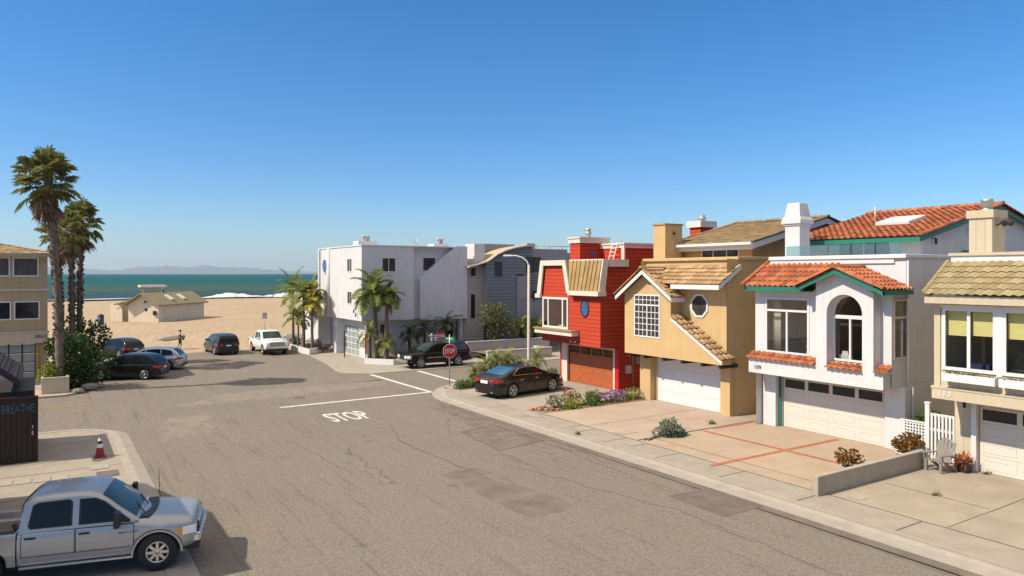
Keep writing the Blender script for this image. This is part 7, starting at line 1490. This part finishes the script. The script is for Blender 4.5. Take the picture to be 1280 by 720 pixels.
# litter bin and stones by the hedge
# ------------------------------------------------------------------ the surfer
k = empty('person', 'person in dark wetsuit walking over the sand edge, carrying a long board under one arm', 'person', (10.2,71.2,-.09), R(-8)); k.scale = (1.02,)*3
SK = mat('skin', (.36,.20,.13), .6, .1); HR = mat('hair', (.11,.045,.02), .7, .2); WS_ = mat('wetsuit', (.012,.012,.014), .6, .1)
def skin_fig(name, V, E, m, parent, levels=2):
    me = bpy.data.meshes.new(name); me.from_pydata([v[:3] for v in V], E, []); o = bpy.data.objects.new(name, me); COL.objects.link(o); o.parent = parent; me.materials.append(m)
    s = o.modifiers.new('skin', 'SKIN'); o.modifiers.new('subdivision', 'SUBSURF').levels = levels; o.modifiers['subdivision'].render_levels = levels
    for i, v in enumerate(V): me.skin_vertices[0].data[i].radius = (v[3], v[4] if len(v) > 4 else v[3])
    me.skin_vertices[0].data[0].use_root = True
    for p in me.polygons: p.use_smooth = True
    s.use_smooth_shade = True; return o
# walks towards +x; left (+y) arm swings, right (-y) arm holds the board against the hip
V = [(0,0,.94,.13,.16),(0,0,1.10,.11,.15),(.01,0,1.28,.12,.18),(.02,0,1.42,.10,.16),(.03,0,1.52,.055),(.04,0,1.58,.07,.07),(.05,0,1.68,.085,.078),(.05,0,1.74,.06,.055),
     (0,.09,.88,.10),(.13,.10,.50,.062),(.08,.10,.28,.055),(.02,.10,.08,.04),(.12,.10,.035,.035),(.20,.10,.03,.025),
     (0,-.09,.88,.10),(-.04,-.10,.50,.062),(-.16,-.10,.30,.055),(-.27,-.10,.13,.04),(-.20,-.10,.05,.035),(-.13,-.10,.035,.025),
     (.02,.19,1.40,.062),(-.06,.25,1.15,.047),(.08,.24,.93,.036),(.13,.22,.86,.03),
     (.02,-.19,1.40,.062),(-.02,-.33,1.16,.047),(.10,-.36,.97,.036),(.14,-.34,.89,.03),
     (.16,.205,.79,.010),(.14,.215,.77,.010),(.12,.225,.775,.010),(.17,.19,.83,.011),
     (.17,-.33,.82,.010),(.15,-.33,.80,.010),(.13,-.33,.805,.010),(.18,-.33,.86,.011)]
E_ = [(0,1),(1,2),(2,3),(3,4),(4,5),(5,6),(6,7),(0,8),(8,9),(9,10),(10,11),(11,12),(12,13),(0,14),(14,15),(15,16),(16,17),(17,18),(18,19),(3,20),(20,21),(21,22),(22,23),(3,24),(24,25),(25,26),(26,27),(23,28),(23,29),(23,30),(22,31),(27,32),(27,33),(27,34),(26,35)]
b_ = skin_fig('body', V, E_, SK, k)
V2 = [(0,0,.93,.145,.175),(0,0,1.10,.122,.165),(.01,0,1.28,.132,.195),(.02,0,1.43,.112,.172),(0,.09,.86,.115),(.12,.10,.54,.078),(0,-.09,.86,.115),(-.035,-.10,.54,.078),(.02,.19,1.40,.074),(-.05,.245,1.17,.06),(.02,-.19,1.40,.074),(-.015,-.32,1.18,.06)]
skin_fig('wetsuit', V2, [(0,1),(1,2),(2,3),(0,4),(4,5),(0,6),(6,7),(3,8),(8,9),(3,10),(10,11)], WS_, k)
mb = MB(); mb.lathe([(0,-.10),(.075,-.07),(.098,0),(.085,.07),(0,.105)], (.025,0,1.70), 12); mb.lathe([(0,-.05),(.05,-.02),(.05,.03),(0,.055)], (-.08,0,1.74), 10); mb.build('hair', HR, k)
mb = MB()
for y in (-.035, .035): mb.lathe([(0,-.01),(.012,0),(0,.01)], (.128,y,1.67), 6)
mb.build('eye', M['black'], k); mb = MB(); mb.lathe([(.018,0),(.012,.025),(0,.04)], (.125,0,1.625), 6, 'X'); mb.build('nose', SK, k)
k = empty('surfboard', 'long pale olive board held under the arm of the walking person', 'surfboard', (10.0,71.55,1.02), R(-8)); k.rotation_euler = (R(68), R(-7), R(-8)); mb = MB(); n = 24; Lb = 2.1; rings = []
for i in range(n+1):
    t = -1+2*i/n; wd = .24*(1-abs(t)**2.3)**.75+.004; th = .035*(1-abs(t)**3)+.004; x = -.42+t*Lb/2; z0 = .06*t*t
    rings.append([(x, wd*math.cos(2*PI*q/14), z0+th*math.sin(2*PI*q/14)) for q in range(14)])
mb.add([p for r_ in rings for p in r_], [(i*14+q, (i+1)*14+q, (i+1)*14+(q+1) % 14, i*14+(q+1) % 14) for i in range(n) for q in range(14)], smooth=True); M['board'] = mat('board', (.30,.29,.20), .4, .15, 1.5); mb.build('board', M['board'], k); mb = MB(); mb.prism([(-1.4,.01,.05), (-1.6,.01,.05), (-1.62,.01,.26)], (0,-.02,0)); mb.build('fin', M['black'], k)
k = empty('towel_bundle', 'dark patterned bundle carried in front of the walking person', 'bag', (10.48,71.0,1.08)); mb = MB(); mb.lathe([(0,-.16),(.16,-.10),(.2,0),(.15,.10),(0,.14)], n=12, axis='X'); mb.lathe([(0,-.3),(.1,-.24),(.12,-.1),(.05,0)], (-.05,0,0), 10); mb.build('cloth', M['grey_leaf'], k, smooth=True)
